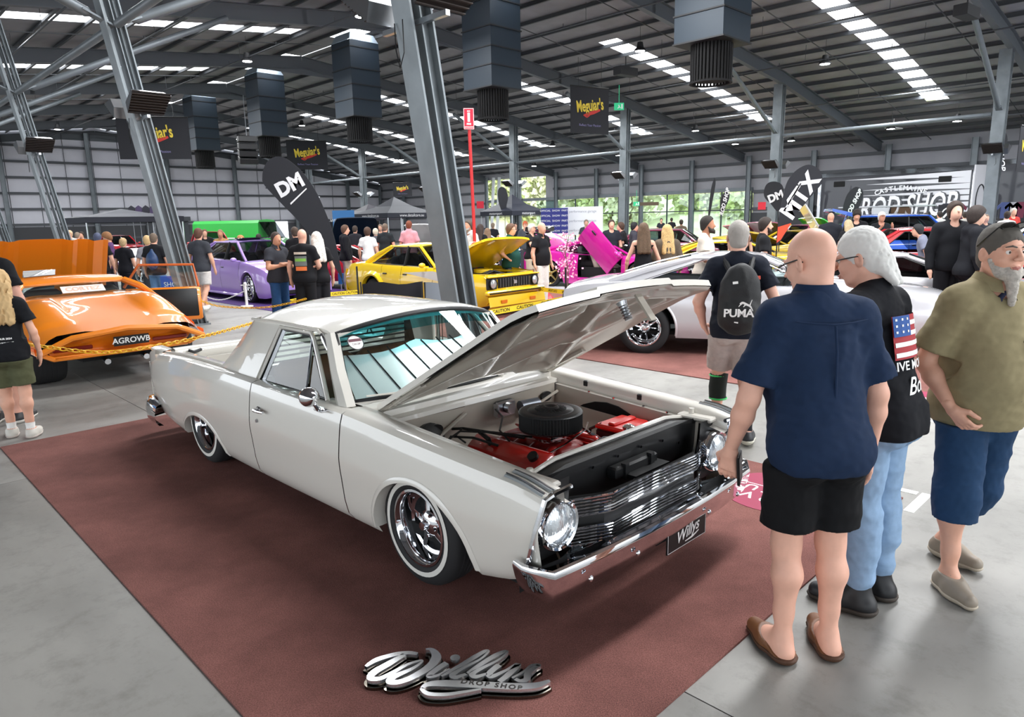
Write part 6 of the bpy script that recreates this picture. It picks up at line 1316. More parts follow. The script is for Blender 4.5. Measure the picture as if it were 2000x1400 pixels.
        if hs in ('long', 'longcurl'):
            for sx in (-.055, 0, .055): g.cone(HX((sx, -.07, -.02)), X((sx * 1.5, -.125, 1.28)), .055 * K, .045 * K, .03)
            for sg in (1, -1): g.cone(HX((sg * .07, -.02, 0)), X((sg * .10, -.07, 1.36)), .035 * K, .03 * K, .03)
        if hs == 'longcurl': g.wrinkle(.012, 75, 3)
        elif fine: g.wrinkle(.0022 if hs != 'mullet' else .004, 150, 3)
        v, q = g.mesh()
        if len(v): mesh_obj('hair' if hs != 'cap' else 'cap', [(v, q)], HM, t)
        if hs == 'cap': b = MB(); M = Matrix(np.vstack([np.column_stack([MH, HX((0, .115, .055))]), [0, 0, 0, 1]]).tolist()); b.ball((0, 0, 0), .075 * K, 14, (1, .85, .10)); b.xf(M); b.build('cap_peak', HM, t, smooth=60)
    if beard:
        g = Sdf(.006 if fine else .014, hd - .24 * K, hd + .14 * K); bc, bl = beard
        g.ell(HX((0, .040, -.075)), np.array((.056, .062, .045)) * K, .01, M=MH)
        if bl > 0: g.cone(HX((0, .085, -.10)), HX((0, .10, -.10 - bl)), .030 * K, .014 * K, .03)
        for sg in (1, -1): g.cone(HX((sg * .062, .02, -.03)), HX((sg * .05, .06, -.085)), .014 * K, .02 * K, .02)
        g.ell(HX((0, .098, -.058)), np.array((.024, .03, .009)) * K, .005, 's', M=MH)
        if fine: g.wrinkle(.003, 170, 5)
        v, q = g.mesh()
        if len(v): mesh_obj('beard', [(v, q)], mat('hair_' + bc, '#' + bc, .8, noise=.25, nscale=60, bump=.5 if fine else 0, bscale=180), t)
    if glasses:
        b = MB()
        for sg in (1, -1):
            c = Vector(HX((sg * .034, .112, .010))); ex = Vector(MH @ np.array((1, 0, 0))); ez = Vector(MH @ np.array((0, 0, 1))); b.tube([c + ex * .024 * math.cos(a) + ez * .017 * math.sin(a) for a in np.linspace(0, 2 * PI, 15)[:-1]], .0018, 5, closed=True); b.tube([HX((sg * .058, .110, .014)), HX((sg * .080, .06, .016)), HX((sg * .086, -.01, .012)), HX((sg * .085, -.03, -.005))], .0032 if fine else .004, 5)
        b.tube([HX((-.011, .115, .014)), HX((.011, .115, .014))], .0018, 5); b.build('glasses', BLACKP, t)
    # garments
    tc, tk = top; wr_ = res * .75 if fine else res; CM = cloth(tc); f = Sdf(wr_ if fine else res, lo, hi); loose = {'tee': .016, 'shirt': .02, 'hoodie': .032, 'tank': .008, 'polo': .016, 'jacket': .036}[tk]
    torso(f, loose, .05); hem = {'tee': .86, 'shirt': .84, 'hoodie': .86, 'tank': 1.0, 'polo': .87, 'jacket': .93}[tk]
    Mx = np.array(Matrix.Rotation(-tl, 3, 'X'))
    f.ell(X((0, .0 + fat * .35, 1.02)), np.array((.160 + fat * .5, .13 + fat * .85, .27)) * K, .04, inf=loose, M=Mx); f.ell(np.array((0, -.022, .93)) * K, np.array((.172 + fat * .3, .138 + fat * .3, .13)) * K, .04, inf=loose)
    sl = {'tee': .62, 'shirt': .80, 'hoodie': 1.9, 'tank': 0, 'polo': .6, 'jacket': 1.95}[tk]; cuts = []
    for i in (0, 1):
        S0, E, W_ = J['s', i], J['e', i], J['w', i]
        if sl == 0: continue
        if sl < 1:
            en = S0 + (E - S0) * sl; f.cone(S0 + (X((0, 0, 1.4)) - S0) * .12, en, .054 * K, .060 * K + loose * .4, .045, inf=loose * .9)
            dd = (E - S0) / np.linalg.norm(E - S0); cuts.append((en, dd, i))
        else: f.cone(S0, E, .06 * K, .05 * K, .03, inf=loose * .7); f.cone(E, W_ * .95 + E * .05, .048 * K, .034 * K, .02, inf=loose * .6)
    if fine: f.wrinkle(.0055, 22, int(abs(loc[0] * 31)) % 97); f.wrinkle(.002, 60, 9)
    f.cut(np.array((0, 0, hem)) * K, (0, -.0, -1))
    for en, dd, i in cuts:                                           # sleeve hems: remove everything of the sleeve past its end, only near the arm
        sl_ = f._sl(en - .16, en + .16)
        if sl_:
            X_, Y_, Z_ = f._pts(sl_); dist = (X_ - en[0]) * dd[0] + (Y_ - en[1]) * dd[1] + (Z_ - en[2]) * dd[2]; rr = np.sqrt((X_ - en[0]) ** 2 + (Y_ - en[1]) ** 2 + (Z_ - en[2]) ** 2); outer = (X_ - en[0]) * (1 if i == 0 else -1) >  -.062 * K; m = outer & (rr < .155); f.d[sl_] = np.where(m, np.maximum(f.d[sl_], dist), f.d[sl_])
            if fine: f.cone(en - dd * .015, en + dd * .05, .052 * K, .05 * K, .004, 's')
    if tk == 'tank': f.cut(X((0, 0, 1.40)), (0, 0, 1)); 
    if tk == 'hoodie': f.cone(X((-.07, -.075, 1.47)), X((.07, -.075, 1.47)), .055, .055, .03); f.cone(X((0, -.09, 1.46)), X((0, -.12, 1.36)), .07, .04, .04)
    f.ell(X((0, .045, 1.50)), np.array((.066, .085, .055)) * K, .01, 's')
    if tk in ('shirt', 'polo') and fine:
        pass
    so = mesh_obj({'tee': 't_shirt', 'shirt': 'shirt', 'hoodie': 'hoodie', 'tank': 'tank_top', 'polo': 'polo_shirt', 'jacket': 'jacket'}[tk], [f.mesh()], CM, t)
    if tk == 'tank':
        b = MB()
        for sg in (1, -1): b.tube([X((sg * .10, .10, 1.37)), X((sg * .10, .02, 1.50)), X((sg * .09, -.10, 1.37))], .011, 6)
        b.build('strap', CM, t)
    if tk in ('shirt', 'polo'):
        b = MB(); P = []
        for k in range(17):
            a = -PI / 2 + 2 * PI * (k / 16 - .0) ; a = PI / 2 + .30 + (2 * PI - .60) * k / 16; r1, r2 = .074 * K, .092 * K
            P.append([Vector(X((0, -.004, 1.525))) + Vector((r1 * math.cos(a), r1 * math.sin(a) * .95, .045 * K - .030 * K * (math.sin(a) > .3) * math.sin(a))), Vector(X((0, -.004, 1.512))) + Vector(((r2 + .012) * math.cos(a), (r2 + .014) * math.sin(a), .0 - .03 * K * (math.sin(a) > .3) * math.sin(a)))])
        b.slab(P, (0, 0, -.004)); b.build('collar', CM, so, smooth=60)
    bc_, bk_ = bottom; BM = cloth(bc_); f = Sdf(wr_ if fine else res, (lo[0], lo[1], 0), (hi[0], hi[1], 1.06 * K)); lng = {'jeans': 'all', 'pants': 'all', 'shorts': 'thigh', 'capri': 'cap'}[bk_]; li = {'jeans': .010, 'pants': .016, 'shorts': .022, 'capri': .020}[bk_]
    f.ell(np.array((0, -.015, .955)) * K, np.array((.162 + fat * .3, .12 + fat * .2, .11)) * K, .04, inf=li)
    for sg in (1, -1): f.ell(np.array((sg * .078, -.075, .91)) * K, np.array((.085, .085, .095)) * K, .04, inf=li)
    for i in (0, 1):
        if lng == 'thigh': kk = J['h', i] + (J['k', i] - J['h', i]) * .78; f.cone(J['h', i], kk, .09 * K, .083 * K, .03, inf=li)
        elif lng == 'cap': f.cone(J['h', i], J['k', i], .092 * K, .080 * K, .03, inf=li); f.cone(J['k', i], J['k', i] + (J['a', i] - J['k', i]) * .30, .080 * K, .073 * K, .03, inf=li)
        else: f.cone(J['h', i], J['k', i], .09 * K, .070 * K, .03, inf=li); f.cone(J['k', i], J['a', i] * (.80 if isinstance(shoes, tuple) and shoes[1] == 'boot' else .97) + J['k', i] * (.20 if isinstance(shoes, tuple) and shoes[1] == 'boot' else .03), .070 * K, .054 * K, .03, inf=li); f.cone(J['k', i] * .9 + J['a', i] * .1 + np.array((0, -.012, 0)), J['k', i] * .55 + J['a', i] * .45 + np.array((0, -.018, 0)), .070 * K, .062 * K, .03, inf=li)
    if fine: f.wrinkle(.005, 24, 5); f.wrinkle(.0018, 70, 8)
    f.cut(np.array((0, 0, 1.02 if tk == 'tank' else hem + .008)) * K, (0, 0, 1))
    for i in (0, 1):
        if lng in ('thigh', 'cap'):
            A, B = (J['h', i], J['k', i]) if lng == 'thigh' else (J['k', i], J['a', i]); fr = .80 if lng == 'thigh' else .30; en = A + (B - A) * fr; dd = (B - A) / np.linalg.norm(B - A); sg = 1 if i == 0 else -1
            X_, Y_, Z_ = f._pts((slice(None),) * 3); dist = (X_ - en[0]) * dd[0] + (Y_ - en[1]) * dd[1] + (Z_ - en[2]) * dd[2]; m = (X_ * sg > 0) | (abs(J['k', 0][1] - J['k', 1][1]) > .12); m = (X_ * sg > 0); f.d = np.where(m, np.maximum(f.d, dist), f.d).astype(np.float32)
            if fine: f.cone(en - dd * .02, en + dd * .06, .072 * K, .07 * K, .004, 's')
    mesh_obj({'jeans': 'jeans', 'pants': 'trousers', 'shorts': 'shorts', 'capri': 'long_shorts'}[bk_], [f.mesh()], BM, t)
    # shoes and socks
    for i in (0, 1):
        if shoes:
            An = J['a', i]; f = Sdf(res * .5 if fine else max(.016, res * .8), An - np.array((.16, .16, .15)), An + np.array((.16, .30, .17))); boot = isinstance(shoes, tuple) and 'boot' in shoes[1]; hl, toe, dr = feet(f, i, .016 if boot else .009)
            if boot: f.cone(An + np.array((0, 0, .14)), An, .052, .048, .02)
            f.cut(An + np.array((0, 0, .13 if boot else .012)) * K, (0, 0, 1)) if not (isinstance(shoes, tuple) and shoes[1] == 'loafer') else f.cut(An + np.array((0, .03, -.03)) * K, (0, -.35, 1))
            if An[2] < .1 * K: f.cut((0, 0, .004), (0, 0, -1))
            sc = shoes[0] if isinstance(shoes, tuple) else shoes; sh = mesh_obj('boot' if boot else 'shoe', [f.mesh()], mat('leather_' + sc, '#' + sc, .5), t)
            if fine:
                f = Sdf(.008, An - np.array((.16, .16, .15)), An + np.array((.16, .30, .02))); feet(f, i, .026 if boot else .016); n_ = np.cross(np.array((1, 0, 0)), dr); n_ = n_ / np.linalg.norm(n_); f.cut(hl + n_ * (-.012), n_)
                if An[2] < .1 * K: f.cut((0, 0, .001), (0, 0, -1))
                v, q = f.mesh()
                if len(v): mesh_obj('sole', [(v, q)], mat('sole_rubber', '#3a322b' if not (isinstance(shoes, tuple) and len(shoes) > 2) else '#' + shoes[2], .7) if not (isinstance(shoes, tuple) and len(shoes) > 2) else mat('sole_' + shoes[2], '#' + shoes[2], .7), sh)
                if not (isinstance(shoes, tuple) and shoes[1] == 'loafer'):
                    b = MB()
                    for k in range(5): p = hl + dr * (.085 + .018 * k) * K + n_ * (.062 - .008 * k) * K * (1.0 if n_[2] > 0 else -1); sd = np.cross(dr, n_); b.tube([p - sd * .018, p + n_ * .004, p + sd * .018], .0028, 5)
                    b.build('laces', mat('lace', '#8c857b', .8), sh)
        if socks:
            Kn, An = J['k', i], J['a', i]; b = MB(); top_ = An + (Kn - An) * .20; b.tube([An, (An + top_) / 2, top_], [.044 * K, .043 * K, .047 * K], 14, cap=False); b.build('sock', cloth(socks), t, smooth=80)
    return t, J, X, HX, K, MH
def at(px, d):                                                        # lateral position of something seen at column px, d metres ahead
    return ((px - 1000) / 1391.0 * d - .0086 * d, d)
BACK, FRONT, LEFT, RIGHT = R(90), R(-90), R(180), 0.0
def print_panel(t, X, y, z, w_, h_, m, name='back_print', fat=0.0, x0=0.0, sgn=-1):
    """a printed patch that follows the curve of the back (sgn -1) or chest (sgn 1)"""
    b = MB(); P = []
    for i in range(9):
        xx = x0 + w_ * (i / 8 - .5); P.append([Vector(X((xx, sgn * (y - .35 * xx * xx / .17 * 1.0) , z + h_ * (j / 4 - .5)))) for j in range(5)])
    b.grid(P); return b.build(name, m, t, smooth=60)
# near figures -------------------------------------------------------
def mk(label, px, d, face, **kw): return person(label, at(px, d), face, **kw)
t1, J, X, HX, K, MH = person('bald man in a navy short sleeved shirt and black shorts looking into the engine bay', (1.20, 2.72), R(95), h=1.80, skin_='e2ad97', top=('1a2a44', 'shirt'), bottom=('131315', 'shorts'), shoes=('6e4526', 'loafer', '4a2e1c'), hair=('8a7868', 'bald'), arms=(((.265, .02, 1.12), (.28, .10, .88), (.28, .13, .79)), ((.265, .03, 1.12), (.29, .16, .90), (.29, .2, .81))),
    lean=R(9), head=(R(20), R(24)), fat=.012, res=.0105, glasses=True, hands=('relax', 'hold'))
b = MB(); c = Vector(J['w', 1]) * .35 + Vector(J['t', 1]) * .65 + Vector((.04, -.02, -.025)); b.box((0, 0, 0), (.012, .072, .15), Matrix.Rotation(-.55, 3, 'Z') @ Matrix.Rotation(.35, 3, 'X'), bev=.005)
Mw = Matrix.Translation((t1.location.x, t1.location.y, 0)) @ Matrix.Rotation(t1.rotation_euler.z, 4, 'Z') @ Matrix.Translation(c); b.xf(Matrix.Identity(4)); ph = b.build('smartphone', BLACKP); ph.matrix_world = Mw; tag(ph, 'black smartphone held in the left hand of the bald man in navy', 'phone')
b = MB(); b.tube([X((-.14, -.128, 1.42)), X((-.07, -.146, 1.41)), X((0, -.150, 1.405)), X((.07, -.146, 1.41)), X((.14, -.128, 1.42))], .004, 6); b.tube([X((0, -.152, 1.40)), X((.005, -.150, 1.30)), X((0, -.145, 1.15)), X((-.004, -.142, 1.0))], .005, 6); b.build('yoke_seam', cloth('1a2a44'), t1)
t2, J, X, HX, K, MH = person('silver haired man in a black printed t shirt, light jeans and black boots beside him', (1.66, 3.12), R(128), h=1.79, skin_='deaa95', top=('15161b', 'tee'), bottom=('8ba6c4', 'jeans'), shoes=('17171a', 'boot'), hair=('d9d8d4', 'mullet'), arms=(((.27, .03, 1.15), (.20, .20, .98), (.14, .25, .93)), ((.30, -.03, 1.14), (.31, .06, .92), (.31, .1, .83))),
    lean=R(10), head=(R(16), R(14)), fat=.02, res=.0105, glasses=True, hands=('relax', 'relax'))
b = MB(); ch_ = [Vector(X((.075 * math.sin(a), -.025 - .075 * math.cos(a), 1.475 - .02 * math.cos(a)))) for a in np.linspace(-2.2, 2.2, 34)]
for p_ in ch_: b.ball(p_, .0052, 6)
b.build('neck_chain', CHROME, t2)
fl = print_panel(t2, X, .155, 1.29, .27, .19, mat('flag_red', '#a8343a', .8), 'flag_print', x0=.03)
def pstrip(x0, x1, z0, z1, m, nm, X, y=.158, sgn=-1, par=None):
    b = MB(); b.grid([[Vector(X((x0 + (x1 - x0) * i / 5, sgn * (y - 2.06 * (x0 + (x1 - x0) * i / 5) ** 2), z0 + (z1 - z0) * j))) for j in (0, 1)] for i in range(6)]); return b.build(nm, m, par, smooth=60)
for k in range(4): pstrip(-.10, .165, 1.205 + .045 * k, 1.225 + .045 * k, WHITE, 'flag_stripe', X, par=t2)
pstrip(-.105, -.0, 1.295, 1.385, mat('flag_blue', '#31589c', .8), 'flag_canton', X, y=.160, par=t2)
for k in range(9): pstrip(-.095 + .034 * (k % 3), -.085 + .034 * (k % 3), 1.31 + .027 * (k // 3), 1.32 + .027 * (k // 3), WHITE, 'flag_star', X, y=.162, par=t2)
def back_text(t, X, s_, x, y, z, size, m, nm, shear=0.0, rot=0.0, sgn=-1, bold=.001):
    b = MB(); vs, fs = text(s_, size=size, shear=shear, bold=bold); vv = []
    for v in vs:
        q = Matrix.Rotation(rot, 3, 'Z') @ v; xx = x + (q.x if sgn < 0 else -q.x); vv.append(X((xx, sgn * (y - 2.06 * xx * xx), z + q.y)))
    b.add(vv, fs); return b.build(nm, m, t, smooth=0)
back_text(t2, X, 'LIVE MORRIS', 0.02, .160, 1.165, .055, WHITE, 'shirt_lettering'); back_text(t2, X, 'Bob', 0.03, .160, 1.07, .11, WHITE, 'shirt_script', shear=.3)
t3, J, X, HX, K, MH = person('bearded man in a khaki work shirt and denim shorts, sunglasses on his head', (2.235, 3.30), R(-80), h=1.78, skin_='dba68e', top=('8f8465', 'shirt'), bottom=('233d5c', 'capri'), shoes=('8d8274', 'trainer', 'b6aa98'), hair=('55504a', 'crop'), beard=('b3aca3', .12), arms=(((.255, -.08, 1.14), (.225, .07, .95), (.185, .11, .88)), ((.32, -.02, 1.13), (.30, .10, .93), (.27, .16, .86))),
    legs=(((.12, .05, .50), (.13, .06, .085)), ((.10, -.06, .48), (.10, -.24, .10))), head=(R(2), R(-4)), fat=.055, res=.0105, hands=('fist', 'relax'))
b = MB()
for sg in (1, -1):
    c = Vector(HX((sg * .034, .055, .128))); ex = Vector(MH @ np.array((1, 0, 0))); ez = Vector(MH @ np.array((0, .8, .6))); b.add([c + ex * .032 * math.cos(a) + ez * .024 * math.sin(a) for a in np.linspace(0, 2 * PI, 21)[:-1]], [tuple(range(20))]); b.tube([HX((sg * .066, .05, .125)), HX((sg * .085, .0, .07)), HX((sg * .084, -.05, .03))], .003, 5)
    b.tube([c + ex * .033 * math.cos(a) + ez * .025 * math.sin(a) for a in np.linspace(0, 2 * PI, 21)[:-1]], .003, 5, closed=True)
b.build('sunglasses', mat('dark_lens', '#0b0b0d', .05, coat=1.0), t3, smooth=0)
f = Sdf(.008, X((0, 0, 1.35)) - .16, X((0, 0, 1.5)) + .10); f.ell(X((0, .085, 1.40)), np.array((.05, .045, .09)) * K, .01); mesh_obj('undershirt', [f.mesh()], cloth('3a4058'), t3)
b = MB(); cw = Vector; 
for sg in (1, -1):
    if sg > 0: continue
    P = [[X((sg * (.05 + .085 * i), .205 - .20 * (.05 + .085 * i) ** 2 * 8 + .0, 1.28 - .0 + z)) for z in (-.075, 0)] for i in (0, .5, 1)]; b.slab([[Vector(p) for p in r_] for r_ in P], (0, .004, 0))
b.build('pocket_flap', cloth('857a5b'), t3, smooth=60)
b = MB()
for z in (1.36, 1.27, 1.18, 1.09, 1.0): b.lathe([(.006, 0), (.004, .003), (0, .003)], X((0, .20 + (.02 if z < 1.25 else 0), z)), (0, 1, 0), 10)
b.build('shirt_button', mat('button', '#6a624c', .4), t3)
t4, J, X, HX, K, MH = person('grey haired man walking away in a navy t shirt, pale shorts and black backpack', (1.80, 5.75), R(80), h=1.80, skin_='e0ad98', top=('191d28', 'tee'), bottom=('b3a8a2', 'shorts'), shoes=('1c1c20', 'trainer', 'c8c4b4'), hair=('a09a94', 'crop'), arms=(((.30, -.05, 1.15), (.30, .05, .93), (.28, .09, .85)), ((.30, -.07, 1.15), (.245, .06, .95), (.20, .10, .87))),
    legs=(((.10, -.02, .49), (.10, -.22, .11)), ((.10, .14, .50), (.11, .10, .085))), res=.0125, hands=('relax', 'fist'), socks='1a1a1e', fat=.01)
def blob(name, m, parent, prims, res=.012, lo=None, hi=None, wr=0, cuts=()):
    P = np.array([q[1] for q in prims] + [q[2] for q in prims if q[0] == 'c']); mr = .25; f = Sdf(res, P.min(0) - mr, P.max(0) + mr)
    for q in prims:
        if q[0] == 'e': f.ell(q[1], q[2], q[3] if len(q) > 3 else .02)
        else: f.cone(q[1], q[2], q[3], q[4], q[5] if len(q) > 5 else .02)
    if wr: f.wrinkle(wr, 30, 2)
    return mesh_obj(name, [f.mesh()], m, parent)
BPK = mat('backpack_nylon', '#0b0c0f', .6, bump=.3, bscale=120)
bp = thing('backpack', 'black sports backpack with a white leaping cat mark on the grey haired man', 'backpack', tuple(t4.location), t4.rotation_euler.z)
blob('bag', BPK, bp, [('e', X((0, -.22, 1.22)), (.16, .095, .25), .02), ('e', X((0, -.22, 1.05)), (.17, .105, .15), .05), ('e', X((0, -.28, 1.08)), (.13, .055, .13), .02)], .013, wr=.004)
for sg in (1, -1): b = MB(); b.tube([X((sg * .07, -.17, 1.39)), X((sg * .11, -.06, 1.485)), X((sg * .12, .06, 1.47)), X((sg * .13, .135, 1.33)), X((sg * .155, .09, 1.12)), X((sg * .14, -.12, 1.0))], [.022, .026, .026, .022, .012, .010], 8); b.build('shoulder_strap', BPK, bp)
b = MB(); b.tube([X((0, -.19, 1.39)), X((0, -.22, 1.43)), X((0, -.16, 1.44))], .008, 6); b.build('grab_loop', BPK, bp)
Mb = plane_m(X((.0, -.345, 1.12)), (1, 0, 0), (0, -.12, 1)); b = MB(); put_text(b, 'PUMA', Mb @ Matrix.Translation((-.02, -.03, 0)), size=.088, bold=.0025, spacing=.95)
b.build('bag_lettering', WHITE, bp, smooth=0)
b = MB(); Mc = Mb @ Matrix.Translation((.04, .035, .002)); stroke(b, [(-.055, .012, .006), (-.035, .022, .016), (-.01, .010, .018), (.02, -.005, .014), (.035, -.025, .008), (.045, -.045, .004)], .01, Mc); stroke(b, [(.018, -.003, .012), (.026, .02, .006), (.034, .045, .004)], .008, Mc); stroke(b, [(-.035, .018, .012), (-.055, .0, .006), (-.062, -.012, .004)], .008, Mc); stroke(b, [(-.012, .006, .01), (-.028, -.012, .006)], .006, Mc); b.build('leaping_cat', WHITE, bp, smooth=0)
b = MB(); stroke(b, [(-.05, -.10, .008), (-.02, -.105, .012)], .01, Mb); stroke(b, [(-.07, .20, .02), (-.03, .205, .02)], .012, Mb @ Matrix.Translation((0, 0, -.05))); b.build('zip_pull', WHITE, bp, smooth=0)
b = MB(); b.tube([np.array((-.09, .145, .52)) * K, np.array((-.105, .12, .40)) * K, np.array((-.105, .10, .30)) * K], [.074 * K, .074 * K, .070 * K], 18, cap=False); kb = b.build('knee_brace', mat('black_knit', '#15211c', .8), t4, smooth=80)
for z, yy in ((.31, .10), (.50, .14)): b = MB(); b.lathe([(.072, -.008), (.078, 0), (.072, .008)], np.array((-.10, yy, z)) * K, (0, 0, 1), 20); b.build('brace_band', mat('neon_green', '#3bd16b', .6), kb)
b = MB(); bl_ = [(.05, .17, 1.36, .05), (.12, .15, 1.26, .05)]; 
pstrip(.05, .17, 1.33, 1.36, mat('red_print', '#c8462e'), 'shirt_print', X, y=.15, par=t4)
t5, J, X, HX, K, MH = person('dark haired man in a black t shirt and rolled denim shorts at the left edge', (-5.02, 6.62), R(100), h=1.88, skin_='cf9a86', top=('15161a', 'tee'), bottom=('6f94bd', 'capri'), shoes=('2a2a2c', 'trainer', 'd8d4cc'), hair=('3a2f28', 'short'), arms=('down', 'loose'), res=.0125, fat=.03, hands=('relax', 'relax'), head=(0, R(10)))
b = MB(); back_text(t5, X, 'GM', .10, .165, 1.10, .05, WHITE, 'shirt_badge'); back_text(t5, X, 'MOTORS', .10, .165, 1.36, .03, WHITE, 'shirt_print')
t6, J, X, HX, K, MH = person('girl with long curly fair hair in a black tour t shirt and camouflage shorts', (-4.52, 6.08), R(115), h=1.50, skin_='dba78f', top=('16171b', 'tee'), bottom=('55573f', 'shorts'), shoes=('c9c4bb', 'trainer', 'b9aca4'), hair=('c9a878', 'longcurl'), arms=('down', 'down'), legs=('stand', 'step'), res=.0115, female=True, socks='e8e6e2', hands=('relax', 'relax'))
for k, s_ in enumerate(('TOUR 2024', 'MELBOURNE', 'SYDNEY', 'PERTH', 'HOBART')): back_text(t6, X, s_, .02, .16, 1.10 - .045 * k, .026, WHITE, 'shirt_list')
# mid distance -------------------------------------------------------
def P_(label, px, d, face, h=1.76, **kw):
    kw.setdefault('res', .017 if d < 14 else (.024 if d < 22 else .03)); kw['name'] = 'person'
    return person(label, at(px, d), face, h=h, **kw)
P_('man in a dark grey t shirt and pale shorts walking away by the lilac sedan', 390, 15.6, R(85), 1.80, top=('3a3c42', 'tee'), bottom=('cfcac6', 'shorts'), shoes='e6e3dc', hair=('5a3a2c', 'short'), legs=('rear', 'fwd'), fat=.03)
q7, J, X, *_ = P_('balding man with crossed arms in a dark polo and jeans by the purple mat', 541, 12.6, R(-35), 1.72, top=('33343a', 'polo'), bottom=('2c4f7c', 'jeans'), hair=('3a2e28', 'crop'), arms=('crossed', 'crossed'), fat=.04, skin_='c98f72')
q8, J, X, *_ = P_('bald man in black seen from behind with two cars printed on his t shirt', 593, 12.3, R(88), 1.76, top=('161619', 'tee'), bottom=('1c1c1f', 'pants'), hair=('c9a08e', 'bald'), fat=.06, arms=('front', 'down'), skin_='dba690')
pstrip(-.11, .11, 1.36, 1.40, mat('pale_print', '#cdbfae'), 'shirt_title', X, y=.185, par=q8); pstrip(-.10, .11, 1.16, 1.33, mat('grey_print', '#6a6f6c'), 'print_ground', X, y=.19, par=q8); pstrip(-.09, .10, 1.24, 1.29, mat('green_print', '#7db548'), 'print_green_car', X, y=.20, par=q8); pstrip(-.08, .11, 1.08, 1.15, mat('orange_print', '#e07030'), 'print_orange_car', X, y=.21, par=q8)
P_('woman with long white blonde hair and sunglasses on her head in black', 622, 12.6, R(120), 1.70, top=('17171a', 'tee'), bottom=('232327', 'pants'), hair=('e4dfd6', 'long'), female=True)
P_('man in a black hoodie and khaki trousers beyond the curved black flag', 678, 19.0, R(20), 1.80, top=('17171b', 'hoodie'), bottom=('b3a692', 'pants'), hair=('5b4030', 'short'))
P_('young man in a plain white t shirt seen from behind beyond the yellow sedan', 722, 19.5, R(85), 1.72, top=('ecebea', 'tee'), bottom=('26262a', 'pants'), hair=('4a3326', 'thick'))
P_('stocky man in dark green grey standing beyond the yellow sedan roof', 757, 21.0, R(80), 1.82, top=('23282b', 'tee'), bottom=('26262a', 'pants'), hair=('6a5a4c', 'crop'), fat=.08)
P_('man in a pink shirt with a black backpack beyond the yellow sedan', 804, 21.5, R(85), 1.88, top=('d69aa2', 'shirt'), bottom=('26262a', 'pants'), hair=('7a3f28', 'short'), fat=.03)
P_('woman in grey beside the white t shirt man', 738, 23.0, R(95), 1.66, top=('55575c', 'tee'), bottom=('3a3a40', 'pants'), hair=('cfc4ae', 'bob'), female=True)
P_('bearded man in a pale grey polo right of the big raking column', 921, 16.8, R(-130), 1.86, top=('b5b0ae', 'polo'), bottom=('3a3d48', 'pants'), hair=('4a4038', 'short'), beard=('8a837b', .02), fat=.04, skin_='c98f78')
P_('woman with dark hair in black behind the red sign pole', 943, 19.5, R(60), 1.74, top=('1a1a1d', 'tee'), bottom=('222226', 'pants'), hair=('33261f', 'long'), female=True)
P_('girl in black and tan beyond the red sign pole', 957, 20.5, R(80), 1.62, top=('1c1c1e', 'tee'), bottom=('b59a7a', 'pants'), hair=('7a604a', 'long'), female=True)
P_('smiling woman with glasses in a dark green shirt carrying a brown bag', 1002, 15.2, R(-20), 1.76, top=('1f4740', 'shirt'), bottom=('27456e', 'jeans'), hair=('5a3f30', 'bob'), female=True, fat=.05, arms=('hip', 'down'), glasses=True, hands=(None, None))
P_('man in black and beige shorts raising a phone above the crowd', 1043, 18.4, R(-35), 1.74, top=('1d1d20', 'tee'), bottom=('b9ab98', 'shorts'), hair=('d8cdbf', 'cap'), arms=('photo', 'point'))
P_('bald man in a black polo and white trousers standing by the magenta coupe', 1062, 15.4, R(-45), 1.78, top=('1a1a1e', 'polo'), bottom=('e8e6e2', 'pants'), hair=('c99f88', 'bald'), skin_='d6a18a', fat=.03)
P_('man in an orange cap and grey t shirt far behind the phone raiser', 1031, 24.0, R(-80), 1.80, top=('44474c', 'tee'), bottom=('3a3a40', 'jeans'), hair=('b5562c', 'cap'))
P_('young man in a dark t shirt with a small chest mark facing the camera', 1199, 19.0, R(-85), 1.80, top=('23262e', 'tee'), bottom=('2a2a30', 'pants'), hair=('3a2a22', 'short'))
P_('man in black leaning beside the young man with the chest mark', 1226, 19.6, R(160), 1.74, top=('232125', 'tee'), bottom=('2a2a30', 'pants'), hair=('4a3428', 'short'), lean=R(10))
P_('man in a black cap and patterned shirt left of the long haired girl', 1243, 19.2, R(0), 1.72, top=('3b3a42', 'shirt'), bottom=('2a2a30', 'pants'), hair=('17171a', 'cap'))
P_('girl with long brown hair in a black sleeveless top and washed jeans', 1262, 12.6, R(88), 1.74, top=('17171a', 'tank'), bottom=('55789c', 'jeans'), hair=('57422f', 'long'), female=True, skin_='d8a68e', arms=('loose', 'loose'))
P_('woman with straight blonde hair in a loose brown jacket and jeans', 1308, 12.8, R(92), 1.70, top=('5d5246', 'jacket'), bottom=('4f6b92', 'jeans'), hair=('c2a06a', 'long'), female=True, fat=.04)
P_('bearded dark haired man in a beige t shirt behind the backpack man', 1384, 11.2, R(-25), 1.84, top=('c9beb2', 'tee'), bottom=('3a3d48', 'pants'), hair=('241c18', 'short'), beard=('2a201b', .02), skin_='a87358', arms=('front', 'front'), fat=.02)
P_('dark haired man in a plain black t shirt beside the dark flag', 1497, 11.6, R(-10), 1.80, top=('17171a', 'tee'), bottom=('26262c', 'pants'), hair=('2a1f1a', 'short'), beard=('33251e', 0))
P_('bald man in a dark jacket behind the two men at the engine', 1625, 18.0, R(70), 1.86, top=('2a2c33', 'jacket'), bottom=('26262c', 'pants'), hair=('c79a84', 'bald'), arms=('front', 'front'))
P_('young man in a black hoodie looking down right of the bald man', 1675, 18.2, R(-110), 1.92, top=('1a1a1d', 'hoodie'), bottom=('26262c', 'pants'), hair=('2a2320', 'thick'), head=(R(25), 0))
